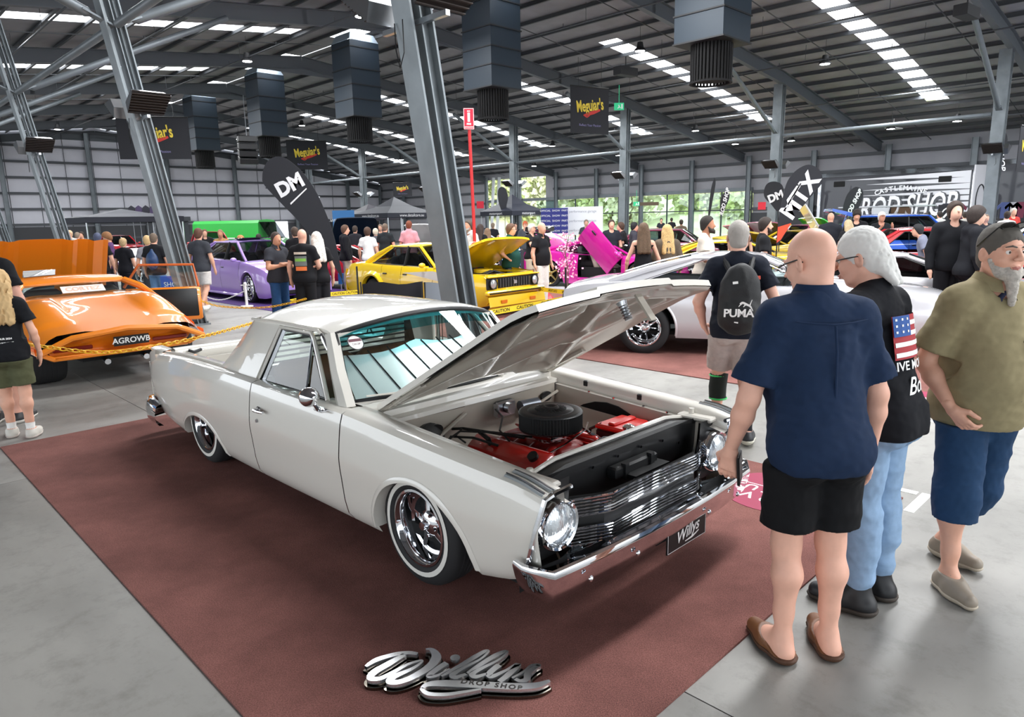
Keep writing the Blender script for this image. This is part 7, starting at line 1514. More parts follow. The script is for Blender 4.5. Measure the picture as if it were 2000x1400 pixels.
P_('blonde woman in black in front of the hooded man', 1660, 17.4, R(100), 1.68, top=('222225', 'tee'), bottom=('26262c', 'pants'), hair=('c9b48e', 'long'), female=True)
P_('man in a white cap photographing before the striped truck', 1723, 18.6, R(-95), 1.86, top=('23262a', 'tee'), bottom=('26262c', 'pants'), hair=('e4e2df', 'cap'), arms=('photo', 'photo'), skin_='c98f78')
P_('man in a turquoise shirt and glasses behind the blue car', 1808, 24.5, R(-90), 1.80, top=('7fc9c4', 'shirt'), bottom=('3a3a40', 'pants'), hair=('3a3029', 'short'), glasses=True)
P_('dark haired man beside the turquoise shirt man', 1784, 24.8, R(-20), 1.74, top=('c7ccd4', 'tee'), bottom=('3a3a40', 'pants'), hair=('3a3029', 'short'))
P_('man in white with dark hair near the round logo stand', 1836, 27.0, R(100), 1.84, top=('e6e4e0', 'tee'), bottom=('3a3a40', 'pants'), hair=('2a2320', 'short'))
P_('person in a black cap and grey patterned top leaning at the red coupe', 1822, 13.6, R(150), 1.66, top=('76798a', 'tee'), bottom=('3a3a40', 'pants'), hair=('1c1c20', 'cap'), lean=R(20))
P_('tall smiling boy with a dark fringe in a black hoodie and track pants', 1864, 10.8, R(-100), 1.98, top=('16171b', 'hoodie'), bottom=('17171b', 'pants'), hair=('33261e', 'thick'), head=(R(-14), 0), skin_='dfae98', res=.015)
P_('second boy in a black hoodie looking right, beside the smiling one', 1905, 10.4, R(-15), 1.90, top=('191a1f', 'hoodie'), bottom=('1b1b20', 'pants'), hair=('2e2420', 'thick'), skin_='dcae98', res=.015)
P_('shopper in a white top near the clothing stand at the right edge', 1966, 22.0, R(60), 1.80, top=('e2dfda', 'tee'), bottom=('3a3a40', 'pants'), hair=('33261e', 'short'))
P_('person in a red top with grey hair by the hanging shirts', 1977, 25.0, R(-90), 1.90, top=('b03a34', 'tee'), bottom=('3a3a40', 'pants'), hair=('c8bfb4', 'short'))
P_('man in a black t shirt with car print beyond the orange car', 240, 17.2, R(86), 1.60, top=('1b1c22', 'tee'), bottom=('26262c', 'pants'), hair=('b59a72', 'short'))
P_('boy in a purple and white football jersey beyond the orange car', 212, 17.8, R(-150), 1.74, top=('5a3c66', 'tee'), bottom=('26262c', 'pants'), hair=('8a5f3c', 'thick'), head=(R(25), 0))
P_('man in a navy cap and black t shirt at the end of the orange bonnet', 191, 16.6, R(110), 1.74, top=('16161a', 'tee'), bottom=('26262c', 'pants'), hair=('4a5068', 'cap'))
q9, J, X, *_ = P_('man in black with a blue drawstring bag by the raking column', 301, 15.4, R(95), 1.72, top=('1d1e22', 'tee'), bottom=('5f7fa6', 'jeans'), hair=('6a5a4c', 'crop'), fat=.04)
bg = thing('drawstring_bag', 'dark blue drawstring bag on the back of the man in black', 'bag', tuple(q9.location), q9.rotation_euler.z); blob('bag', mat('blue_nylon', '#263f66', .5), bg, [('e', X((0, -.20, 1.18)), (.13, .07, .20)), ('c', X((0, -.19, 1.22)), X((0, -.17, 1.42)), .10, .03)], .02)
q10, J, X, *_ = P_('fair child beside the man with the blue drawstring bag', 288, 16.2, R(110), 1.66, top=('8a8a92', 'tee'), bottom=('3a3a40', 'pants'), hair=('c9a878', 'short'))
P_('man in a tan shirt facing the camera behind the lilac sedan', 434, 21.0, R(-85), 1.74, top=('a5804f', 'tee'), bottom=('4a4a50', 'pants'), hair=('8a6a50', 'crop'), fat=.05, skin_='b5805f')
P_('man in a black hoodie behind the grey t shirt man', 403, 24.0, R(-60), 1.74, top=('1c1c20', 'hoodie'), bottom=('2a2a30', 'pants'), hair=('6a4a38', 'short'))
P_('boy with fair hair looking into the lilac sedan', 473, 20.5, R(-160), 1.56, top=('d8d0d4', 'tee'), bottom=('3a3a40', 'pants'), hair=('b07c4a', 'thick'))
P_('person in a grey hooded top before the green van', 508, 22.0, R(90), 1.58, top=('33353a', 'hoodie'), bottom=('2a2a30', 'pants'), hair=('2a2320', 'short'))
P_('man in black beyond the bald man and the blonde woman', 580, 17.0, R(120), 1.78, top=('1a1a1e', 'tee'), bottom=('2a2a30', 'pants'), hair=('4a3a30', 'short'))
P_('man in a straw hat far behind the orange car', 138, 25.0, R(-90), 1.80, top=('c8c4bc', 'tee'), bottom=('3a3a40', 'pants'), hair=('d8b490', 'cap'))
for i, (px, d, c) in enumerate([(152, 26, 'a0645a'), (161, 26.5, '8a8078'), (698, 24, '26262c'), (748, 27, '44474c'), (820, 26, '26262c'), (1012, 30, '26262c'), (968, 31, '26262c'), (1296, 44, '2a2c33'), (1316, 45, '26262c'), (1150, 27, '44474c'), (1335, 30, '6a5a4c'), (1452, 17, '26262c'), (1770, 22, '26262c'), (1858, 26, '6a6f6c'), (1884, 27, 'c8c4bc'), (1925, 22, '33353a')]):
    desc = ['reddish', 'grey beige', 'black, by the dark ute', 'grey, left of the pink shirt', 'black, right of the pink shirt', 'black, beside the marquee', 'black, under the marquee', 'dark blue, outside the tall windows', 'black, outside the tall windows', 'grey, behind the magenta hatch', 'brown, before the tall windows', 'black, behind the backpack man', 'black, beside the striped truck', 'grey green, before the truck', 'off white, near the second truck', 'dark grey, near the right column'][i]
    P_('distant visitor in ' + desc, px, d, R(-90 if i % 2 else 80), 1.72 + .02 * (i % 5), top=(c, 'tee'), bottom=('2f3038', 'pants'), hair=('3a2f28' if i % 3 else '8a7868', 'short'), res=.034)
# ------------------------------------------------------------------ carpets, signs, flags, stalls
_cp, _sp, _cr, _sr = math.cos(PITCH), math.sin(PITCH), math.cos(ROLL), math.sin(ROLL)
def at3(px, py, d):                                                   # point seen at (px, py) at forward distance d
    X_, U_ = (px - 1000) / FOC, (700 - py) / FOC; a, b_ = X_ * _cr - U_ * _sr, X_ * _sr + U_ * _cr; v = Matrix.Rotation(YAW, 3, 'Z') @ Vector((a, _cp + b_ * _sp, -_sp + b_ * _cp)); return Vector((v.x * d / v.y, d, CAM_H + v.z * d / v.y))
def carpet_mat():
    m = D.materials.new('brown_carpet'); m.use_nodes = True; t = m.node_tree; p = t.nodes['Principled BSDF']; N, L = t.nodes.new, t.links.new; p.inputs['Roughness'].default_value = .95; p.inputs['Specular IOR Level'].default_value = .15
    tc = N('ShaderNodeTexCoord'); a = N('ShaderNodeTexNoise'); a.inputs['Scale'].default_value = 1.6; a.inputs['Detail'].default_value = 7; a.inputs['Roughness'].default_value = .65; L(tc.outputs['Object'], a.inputs['Vector'])
    r = N('ShaderNodeValToRGB'); r.color_ramp.elements[0].position = .3; r.color_ramp.elements[1].position = .7; r.color_ramp.elements[0].color = (*lin('#684641'), 1); r.color_ramp.elements[1].color = (*lin('#8b5f58'), 1); L(a.outputs['Fac'], r.inputs['Fac'])
    b = N('ShaderNodeTexNoise'); b.inputs['Scale'].default_value = 190; b.inputs['Detail'].default_value = 3; L(tc.outputs['Object'], b.inputs['Vector']); r2 = N('ShaderNodeValToRGB'); r2.color_ramp.elements[0].position = .35; r2.color_ramp.elements[1].position = .65; r2.color_ramp.elements[0].color = (.62, .6, .6, 1); r2.color_ramp.elements[1].color = (1.35, 1.3, 1.3, 1); L(b.outputs['Fac'], r2.inputs['Fac'])
    mx = N('ShaderNodeMixRGB'); mx.blend_type = 'MULTIPLY'; mx.inputs[0].default_value = .8; L(r.outputs[0], mx.inputs[1]); L(r2.outputs[0], mx.inputs[2]); L(mx.outputs[0], p.inputs['Base Color'])
    bp_ = N('ShaderNodeBump'); bp_.inputs['Strength'].default_value = .6; bp_.inputs['Distance'].default_value = .004; L(b.outputs['Fac'], bp_.inputs['Height']); L(bp_.outputs['Normal'], p.inputs['Normal']); return m
CARP = carpet_mat()
def flat(name, p0, p1, q0, q1, m, label, cat, z0=.0, z1=.010, group=None):
    b = MB(); b.box(bw((p0 + p1) / 2, (q0 + q1) / 2, (z0 + z1) / 2), (p1 - p0, q1 - q0, z1 - z0), Matrix.Rotation(PI * 3 / 4, 3, 'Z')); return tag(b.build(name, m, smooth=0), label, cat, group)
flat('carpet', 1.30, 7.28, .91, 4.86, CARP, 'brown carpet under the cream ute', 'carpet')
flat('carpet', 1.2, 12.4, 7.12, 13.6, CARP, 'second brown carpet under the silver muscle car', 'carpet')
flat('mat', 14.4, 21.0, 6.95, 10.6, mat('purple_mat', '#3f1e66', .8), 'deep purple mat under the lilac sedan', 'mat')
flat('mat', 11.5, 18.5, 14.2, 19.0, mat('pale_mat', '#dcdce0', .25), 'glossy white display floor under the magenta coupe', 'mat')
for (p0, p1, q0, q1), lb in (((1.18, 1.24, 4.66, 5.05), 'white floor tape strip along the front of the corner mark'), ((1.26, 1.42, 4.99, 5.05), 'short white floor tape strip beside the carpet corner'), ((1.55, 1.85, 6.9, 6.95), 'white floor tape dash near the khaki man')): flat('floor_tape', p0, p1, q0, q1, WHITE, lb, 'tape', 0, .002)
def floor_disc(p, q, lines, label, r=.37):
    M = plane_m(bw(p, q, .011), U, -V); b = MB(); b.cyl(Vector(bw(p, q, .0105)), Vector(bw(p, q, .0125)), r, n=48); o = tag(b.build('floor_sticker', mat('magenta_vinyl', '#8d1440', .5)), label, 'sticker')
    b = MB()
    for y, s_, sz in lines: put_text(b, s_, M @ Matrix.Translation((0, y, .0018)), size=sz, bold=.002)
    return o, b, M
o, b, M = floor_disc(1.93, 4.40, [(.17, '1969 VF', .15), (.03, 'DODGE UTE', .13), (-.10, 'WILLYS', .09), (-.2, 'DROP SHOP', .07)], 'round magenta vinyl sticker with white lettering on the carpet by the ute'); stroke(b, [(-.3, -.035), (.3, -.035)], .008, M @ Matrix.Translation((0, 0, .0018)), n=1); b.build('sticker_lettering', WHITE, o, smooth=0)
o, b, M = floor_disc(1.98, 7.62, [(.26 - .055 * k, s_, .05) for k, s_ in enumerate(('THANKS TO', 'THE CREW AND SPONSORS', 'PANEL AND PAINT', 'MOTOR AND TRANS', 'ELECTRICAL', 'TRIM', 'FAMILY AND FRIENDS', 'SEE YOU THERE'))], 'round magenta sticker full of small white lettering on the second carpet', .40); b.build('sticker_lettering', WHITE, o, smooth=0)
# chromed script sign lying on the carpet
sg_ = thing('script_sign', 'mirror polished script sign lying flat on the carpet at the front', 'sign', (-.275, 2.53, .011), 0)
MIR = mat('mirror_steel', '#e6e7ea', .24, .9); Ms = plane_m((0, 0, .0), (.985, -.172, 0), (.172, .985, 0))
def zz(pts): return [((x - 980) * .000462, -((y - 500) - .107 * (x - 980)) * .00072, w_ * .00046) for x, y, w_ in pts]
SW = [[(140, 400, 30), (200, 340, 60), (330, 290, 60), (450, 272, 50), (545, 285, 40)], [(430, 290, 50), (330, 380, 75), (250, 450, 75), (240, 505, 60), (320, 515, 50), (400, 470, 50), (500, 390, 36), (600, 350, 24), (620, 368, 24), (560, 430, 40), (440, 500, 66), (430, 540, 66), (510, 545, 60), (610, 500, 70), (710, 410, 85), (735, 330, 95), (700, 275, 70), (650, 240, 40), (600, 238, 20)],
      [(850, 375, 60), (790, 430, 60), (745, 495, 55), (820, 488, 30), (900, 430, 24)], [(850, 495, 30), (960, 420, 50), (1080, 320, 55), (1160, 262, 40), (1185, 280, 24), (1130, 350, 24), (1010, 425, 40), (945, 485, 60), (985, 508, 50), (1070, 475, 26)],
      [(1060, 480, 26), (1150, 400, 50), (1260, 310, 55), (1340, 268, 40), (1355, 290, 24), (1300, 355, 24), (1180, 430, 40), (1115, 478, 60), (1155, 506, 50), (1240, 478, 26)], [(1325, 400, 60), (1265, 470, 60), (1290, 506, 50), (1400, 450, 30), (1490, 398, 60), (1430, 490, 60), (1370, 550, 50)],
      [(1470, 520, 24), (1560, 460, 24), (1610, 405, 24), (1680, 405, 36), (1640, 430, 50), (1595, 480, 60), (1600, 530, 60), (1550, 546, 40), (1500, 528, 36)], [(730, 600, 30), (770, 568, 60), (900, 560, 85), (1200, 575, 90), (1500, 592, 85), (1690, 585, 75), (1800, 545, 30)], [(725, 600, 30), (800, 645, 45), (950, 655, 45), (1100, 635, 35), (1235, 612, 20)]]
b = MB()
for st_ in SW: stroke(b, zz(st_), .02, Ms @ Matrix.Translation((0, 0, .018)), .016)
b.cyl(Ms @ Vector(((905 - 980) * .000462, (175 - 8) * .00072, .018)), Ms @ Vector(((905 - 980) * .000462, (175 - 8) * .00072, .034)), .021, n=18)
b.build('script_letters', MIR, sg_, smooth=30)
b = MB()
for st_ in SW: stroke(b, [(x, y - .006, w_ + .018) for x, y, w_ in zz(st_)], .02, Ms, .012)
b.build('backing_plate', mat('smoked_mirror', '#6d675f', .1, 1.0), sg_, smooth=30)
b = MB(); put_text(b, 'DROP SHOP', Ms @ Matrix.Translation(((1310 - 980) * .000462, -((578 - 500) - .107 * 330) * .00072, .0345)) @ Matrix.Rotation(-.02, 4, 'Z'), size=.036, bold=.0012, spacing=1.35); b.build('cut_lettering', mat('dark_cut', '#4b4744', .5), sg_, smooth=0)
# feather flags
FLG = mat('flag_black', '#1a1b22', .75)
def flag(label, px, d, sc, pts, by, print_=None, m=None, parts=()):
    base = at3(px, by, d); t = thing('feather_flag', label, 'flag', (base.x, base.y, 0), 0)
    L = lambda x, y: Vector(((x - px) / sc, 0, base.z + (by - y) / sc)); n = len(pts); b = MB(); C = []
    for i in range(n):
        p0, p1, p2, p3 = [L(*pts[(i + k) % n]) for k in (-1, 0, 1, 2)]
        for k in range(4): u_ = k / 4; C.append(.5 * ((2 * p1) + (p2 - p0) * u_ + (2 * p0 - 5 * p1 + 4 * p2 - p3) * u_ * u_ + (3 * p1 - p0 - 3 * p2 + p3) * u_ ** 3))
    b.poly(C, (0, .012, 0)); b.build('sail', m or FLG, t, smooth=0)
    b = MB(); low = min(C, key=lambda v: v.z); b.tube([(0, .006, .05), (0, .006, max(.1, low.z * .5)), low + Vector((0, .006, 0))], .014, 6); b.cyl((0, 0, 0), (0, 0, .05), .22, n=20); b.build('pole', BLACKP, t)
    for nm, mm, f in parts: b = MB(); f(b, lambda x, y: L(x, y) + Vector((0, -.006, 0))); b.build(nm, mm, t, smooth=0)
    return t
GREYW = mat('flag_print', '#d9d9dc', .7)
def ftext(s_, x, y, size, rot, bold=.01, shear=0): return lambda b, L: put_text(b, s_, plane_m(L(x, y), (math.cos(rot), 0, math.sin(rot)), (-math.sin(rot), 0, math.cos(rot))), size=size, bold=bold, shear=shear)
flag('tall curved black flag with a pair of white gothic initials left of the yellow sedan', 677, 15.9, 84, [(672, 545), (666, 492), (658, 451), (646, 414), (633, 382), (614, 351), (592, 329), (573, 319), (555, 322), (542, 335), (536, 354), (539, 370), (568, 404), (599, 439), (639, 495), (663, 530)], 590,
     parts=[('gothic_initials', GREYW, ftext('DM', 586, 371, .42, .45, .02)), ('flag_subline', GREYW, lambda b, L: [b.add([L(584, 403), L(616, 376), L(617, 378), L(585, 406)], [(0, 1, 2, 3)])])])
flag('black and orange flag with slanted white capitals beside the white gullwing car', 1513, 16.6, 82, [(1513, 478), (1515, 429), (1521, 388), (1528, 361), (1544, 341), (1566, 332), (1585, 341), (1593, 357), (1591, 369), (1569, 396), (1544, 429), (1521, 472)], 545,
     parts=[('orange_foot', mat('flag_orange', '#e2492a', .7), lambda b, L: b.poly([L(1513, 476), L(1514, 446), L(1539, 439), L(1520.6, 470)])), ('flag_capitals', GREYW, ftext('MTX', 1553, 390, .52, .98, .02)), ('flag_line', GREYW, lambda b, L: [b.add([L(1522, 416), L(1551, 366), L(1554, 366), L(1525, 417)], [(0, 1, 2, 3)])])])
flag('smaller black flag with gothic initials behind the orange tipped one', 1519, 21.0, 64, [(1521, 400), (1522, 378), (1516, 367), (1503, 363), (1491, 367), (1486, 379), (1488, 392), (1500, 404), (1514, 418)], 524, parts=[('gothic_initials', GREYW, ftext('DM', 1508, 391, .30, .4, .015))])
flag('dark flag with slanted shop lettering in front of the striped truck', 1652, 27.0, 50, [(1648, 440), (1640, 418), (1643, 395), (1650, 380), (1662, 372), (1674, 378), (1676, 392), (1668, 415), (1656, 440)], 500, parts=[('flag_letters', GREYW, ftext('ROD SHOP', 1660, 402, .21, 1.15, .01, .3))])
flag('dark flag with shop lettering standing in front of the tall windows', 1406, 36.0, 38, [(1404, 418), (1404, 395), (1409, 382), (1416, 378), (1421, 385), (1418, 398), (1409, 418)], 480, parts=[('flag_letters', GREYW, ftext('ROD SHOP', 1412, 398, .27, 1.35, .008, .3))])
flag('thin blue grey flag on a pole before the windows', 1381, 34.0, 40, [(1381, 425), (1384, 380), (1390, 355), (1393, 365), (1388, 400), (1384, 425)], 482)
flag('black flag on a high pole right behind the truck stand', 1936, 30.0, 46, [(1932, 350), (1921, 312), (1917, 285), (1925, 270), (1936, 268), (1943, 282), (1941, 312)], 492, parts=[('flag_letters', GREYW, ftext('ROD SHOP', 1931, 300, .34, -1.35, .008, .3))])
flag('black flag rising from the marquee in front of the big opening', 987, 40.0, 34, [(984, 420), (976, 398), (975, 378), (981, 370), (990, 374), (994, 390), (991, 405), (990, 420)], 480)
# hanging banners
BAN = mat('banner_black', '#12131b', .7); YB = mat('banner_yellow', '#dcc13a', .6); RB = mat('banner_red', '#c02a22', .6)
def banner(label, px, py, d, w_, h_, ang):
    c = at3(px, py, d); t = thing('hanging_banner', label, 'banner', tuple(c), ang, 'hanging black banners'); M = plane_m((0, -.02, 0), (1, 0, 0), (0, 0, 1))
    b = MB(); b.box((0, 0, 0), (w_, .02, h_)); b.build('cloth', BAN, t, smooth=0); k = min(w_ * .8, h_)
    b = MB(); b.cyl((-w_ / 2, 0, h_ / 2), (w_ / 2, 0, h_ / 2), .03, n=8)
    for x in (-w_ * .3, w_ * .3): b.cyl((x, 0, h_ / 2), (x, 0, h_ / 2 + 1.0), .008, n=5)
    b.build('hanging_rail', BLACKP, t)
    b = MB(); put_text(b, "Meguiar's", M @ Matrix.Translation((0, h_ * .10, 0)) @ Matrix.Rotation(.13, 4, 'Z') @ Matrix.Diagonal((.78, 1.35, 1, 1)), size=k * .30, bold=.008 * k); b.build('banner_name', YB, t, smooth=0)
    b = MB(); stroke(b, [(-.22 * k, -.13 * k, .02 * k), (-.08 * k, -.10 * k, .08 * k), (.12 * k, -.04 * k, .09 * k), (.33 * k, .03 * k, .05 * k)], .05, M); stroke(b, [(-.2 * k, -.13 * k, .03 * k), (-.1 * k, -.17 * k, .03 * k), (0, -.11 * k, .02 * k)], .03, M); b.build('banner_ribbon', RB, t, smooth=0)
    b = MB(); put_text(b, 'Reflect Your Passion', M @ Matrix.Translation((0, -h_ * .32, 0)), size=k * .085); b.build('banner_motto', mat('banner_violet', '#8079a8', .6), t, smooth=0)
banner('wide black banner with yellow name partly behind the raking column at upper left', 301, 270, 31.0, 2.85, 1.72, R(12)); banner('black banner with yellow name right of the blue grey ducts', 600, 303, 44.0, 2.35, 1.68, R(18))
banner('black banner with yellow name hanging in the middle right of the hall', 1152, 216, 27.5, 1.75, 1.66, R(30)); banner('smallest black banner near the far corner', 786, 370, 58.0, 1.5, 1.05, R(10)); banner('black banner cut off by the right edge of the picture', 2008, 292, 25.0, 1.6, 1.5, R(35))
# red pole with its signs
bp_ = at3(932, 600, 15.2); t = thing('sign_pole', 'tall red pole with a fire extinguisher sign behind the raised bonnet', 'sign pole', (bp_.x, bp_.y, 0), R(6)); REDP = mat('red_pole_paint', '#b3171d', .45)
b = MB(); b.tube([(0, 0, 0), (-.02, 0, 2), (-.06, 0, 4.05)], .035, 10); b.cyl((0, 0, 0), (0, 0, .04), .2, n=20); b.build('pole', REDP, t)
b = MB(); b.box((-.06, -.045, 3.92), (.215, .012, .42)); s1 = b.build('sign_panel', mat('red_sign', '#c8102e', .5), t, smooth=0)
b = MB(); M = plane_m((-.06, -.054, 3.92), (1, 0, 0), (0, 0, 1)); stroke(b, [(0, .12, .05), (0, -.06, .05)], .05, M, n=1); stroke(b, [(-.03, .15, .02), (.03, .15, .02)], .02, M, n=1); put_text(b, 'FIRE', M @ Matrix.Translation((0, -.105, 0)), size=.05, bold=.002); put_text(b, 'EXTINGUISHER', M @ Matrix.Translation((0, -.165, 0)), size=.026, bold=.001)
for a_, c_ in (((-.1, -.2), (.1, -.2)), ((.1, -.2), (.1, .2)), ((.1, .2), (-.1, .2)), ((-.1, .2), (-.1, -.2))): stroke(b, [a_, c_], .008, M, n=1)
b.build('sign_print', WHITE, s1, smooth=0)
b = MB(); b.box((.0, -.045, 1.25), (.26, .012, .33)); s2 = b.build('notice_panel', WHITE, t, smooth=0); M = plane_m((0, -.054, 1.26), (1, 0, 0), (0, 0, 1))
b = MB(); b.add([M @ Vector((.115 * math.cos(a), .01 + .125 * math.sin(a), 0)) for a in np.linspace(0, PI, 15)], [tuple(range(15))]); b.tube([M @ Vector((.115 * math.cos(a), .01 + .135 * math.sin(a), 0)) for a in np.linspace(0, 2 * PI, 33)[:-1]], .006, 4, closed=True); b.build('notice_arch', mat('red_sign', '#c8102e'), s2, smooth=0)
b = MB(); put_text(b, 'A BAD', M @ Matrix.Translation((0, .085, .003)), size=.045, bold=.001); put_text(b, 'DANGER', M @ Matrix.Translation((0, .04, .003)), size=.045, bold=.001); b.build('notice_lettering', WHITE, s2, smooth=0)
# caution tapes
TAPE = mat('caution_yellow', '#f0cf2e', .5); TXB = mat('tape_black', '#1c1a14', .6)
def tape(label, pts, n_, rev=False):
    A = [at3(*p) for p in pts]; hgt = .085; t = thing('caution_tape', label, 'tape', tuple(A[0]), 0); A = [p - A[0] for p in A]; b = MB(); b.grid([[p + Vector((0, 0, -hgt / 2)), p + Vector((0, 0, hgt / 2))] for p in A]); b.build('ribbon', TAPE, t, smooth=0)
    a0, a1 = A[0], A[-1]; b = MB(); dr = (a1 - a0).normalized()
    for k in range(n_):
        c = a0.lerp(a1, (k + .5) / n_)
        for i in range(len(A) - 1):
            if A[i].x <= c.x <= A[i + 1].x: f_ = (c.x - A[i].x) / (A[i + 1].x - A[i].x); c = A[i].lerp(A[i + 1], f_); dr = (A[i + 1] - A[i]).normalized()
        put_text(b, 'CAUTION', plane_m(c + Vector((0, -.004, 0)), dr * (-1 if rev else 1), (0, 0, 1)), size=.07, bold=.001) if not rev else put_text(b, 'CAUTION', plane_m(c + Vector((0, -.004, 0)), dr, (0, 0, 1)) @ Matrix.Diagonal((-1, 1, 1, 1)), size=.07, bold=.001)
    b.build('tape_lettering', TXB, t, smooth=0)
tape('yellow caution tape running just behind the raised bonnet', [(955, 611, 10.2), (1060, 592, 10.8), (1130, 578, 11.5), (1200, 566, 12.4)], 6); tape('yellow caution tape with reversed lettering before the magenta coupe', [(1040, 563, 14.6), (1100, 570, 13.6), (1185, 574, 12.6)], 5, True); tape('yellow caution tape behind the bald man in black, by the purple mat', [(560, 590, 13.6), (640, 575, 14.4), (700, 570, 15.0)], 5)
for px, py, d, lb in ((1105, 575, 13.4, 'slim black tape post before the magenta coupe'), (1200, 600, 12.6, 'slim tape post hidden behind the bonnet tip'), (700, 575, 15.0, 'slim tape post left of the yellow sedan')):
    c = at3(px, py, d); t = thing('tape_post', lb, 'post', (c.x, c.y, 0)); b = MB(); b.cyl((0, 0, 0), (0, 0, .95), .02, n=8); b.cyl((0, 0, 0), (0, 0, .03), .16, n=16); b.build('post', BLACKP, t)
# plastic chains and stanchions
def chain(label, pts, m, r=.02):
    P_c = [at3(*p) for p in pts]; C = []
    for i in range(len(P_c) - 1):
        p0, p1, p2, p3 = P_c[max(i - 1, 0)], P_c[i], P_c[i + 1], P_c[min(i + 2, len(P_c) - 1)]; nn = max(2, int((p2 - p1).length / .055))
        for k in range(nn): u_ = k / nn; C.append(.5 * ((2 * p1) + (p2 - p0) * u_ + (2 * p0 - 5 * p1 + 4 * p2 - p3) * u_ * u_ + (3 * p1 - p0 - 3 * p2 + p3) * u_ ** 3))
    b = MB()
    for i in range(len(C) - 1):
        c = (C[i] + C[i + 1]) / 2; d = (C[i + 1] - C[i]).normalized(); u_ = d.orthogonal().normalized(); u_ = (Matrix.Rotation(PI / 2 * (i % 2), 3, d) @ u_); b.tube([c + d * .036 * math.cos(a) + u_ * r * math.sin(a) for a in np.linspace(0, 2 * PI, 9)[:-1]], .0065, 5, closed=True)
    return tag(b.build('plastic_chain', m, smooth=60), label, 'chain')
YC = mat('yellow_plastic', '#eeb522', .45); WC = mat('white_plastic', '#e6e4e2', .45)
chain('yellow plastic chain hanging in front of the orange kit car', [(-40, 655, 6.9), (80, 676, 7.05), (200, 688, 7.25), (300, 676, 7.6), (400, 656, 8.2), (500, 629, 9.4), (560, 612, 10.2)], YC); chain('yellow plastic chain sagging in front of the lilac sedan', [(380, 582, 13.2), (430, 598, 12.8), (520, 600, 12.3), (600, 583, 12.0)], YC, .018); chain('thin white chain between the white stanchions', [(380, 565, 17.4), (410, 582, 17.0), (440, 584, 16.7), (483, 566, 16.1)], WC, .012)
for px, py, lb in ((483, 603, 'white stanchion in front of the lilac sedan'), (385, 590, 'white stanchion by the man in the grey t shirt')):
    d = 16.1 if px > 400 else 17.4; c = at3(px, py, d); t = thing('stanchion', lb, 'stanchion', (c.x, c.y, 0.006)); b = MB(); b.cyl((0, 0, 0), (0, 0, .5), .03, n=12); b.cyl((0, 0, 0), (0, 0, .025), .14, n=20); b.build('post', WC, t); b = MB(); b.ball((0, 0, .53), .04, 10); b.box((0, 0, .5), (.2, .03, .02)); b.build('cap', WC, t)
# director chairs behind the ute
def folding_chair(label, px, d, w_, m, rz, seat_t=None):
    c = at3(px, 560, d); t = thing('folding_chair', label, 'chair', (c.x, c.y, 0), rz); b = MB()
    b.grid([[Vector((x, .0 + .05 * math.cos(x * 5), z + .02 * math.sin(x * 9))) for z in (.48, .62, .78, .93)] for x in np.linspace(-w_ / 2, w_ / 2, 9)]); b.build('backrest', m, t, smooth=70)
    b = MB(); b.box((0, -.24, .45), (w_, .45, .03), bev=.01); b.build('seat', m, t)
    for sx in (-1, 1):
        for y0, y1 in ((.0, -.45), (-.45, .0)): b = MB(); b.tube([(sx * w_ / 2, y0, 0), (sx * w_ / 2, y1, .46)], .013, 6); b.build('leg', BLACKP, t)
        b = MB(); b.tube([(sx * w_ / 2, .0, .44), (sx * w_ / 2, .03, .95)], .013, 6); b.build('back_post', BLACKP, t)
    return t
folding_chair('wide black fabric folding chair behind the ute roof', 765, 10.9, .98, mat('black_canvas', '#1c1b22', .8), R(172)); tch = folding_chair('grey folding chair beside the base of the big raking column', 858, 10.7, .44, mat('grey_canvas', '#8a9099', .7), R(178))
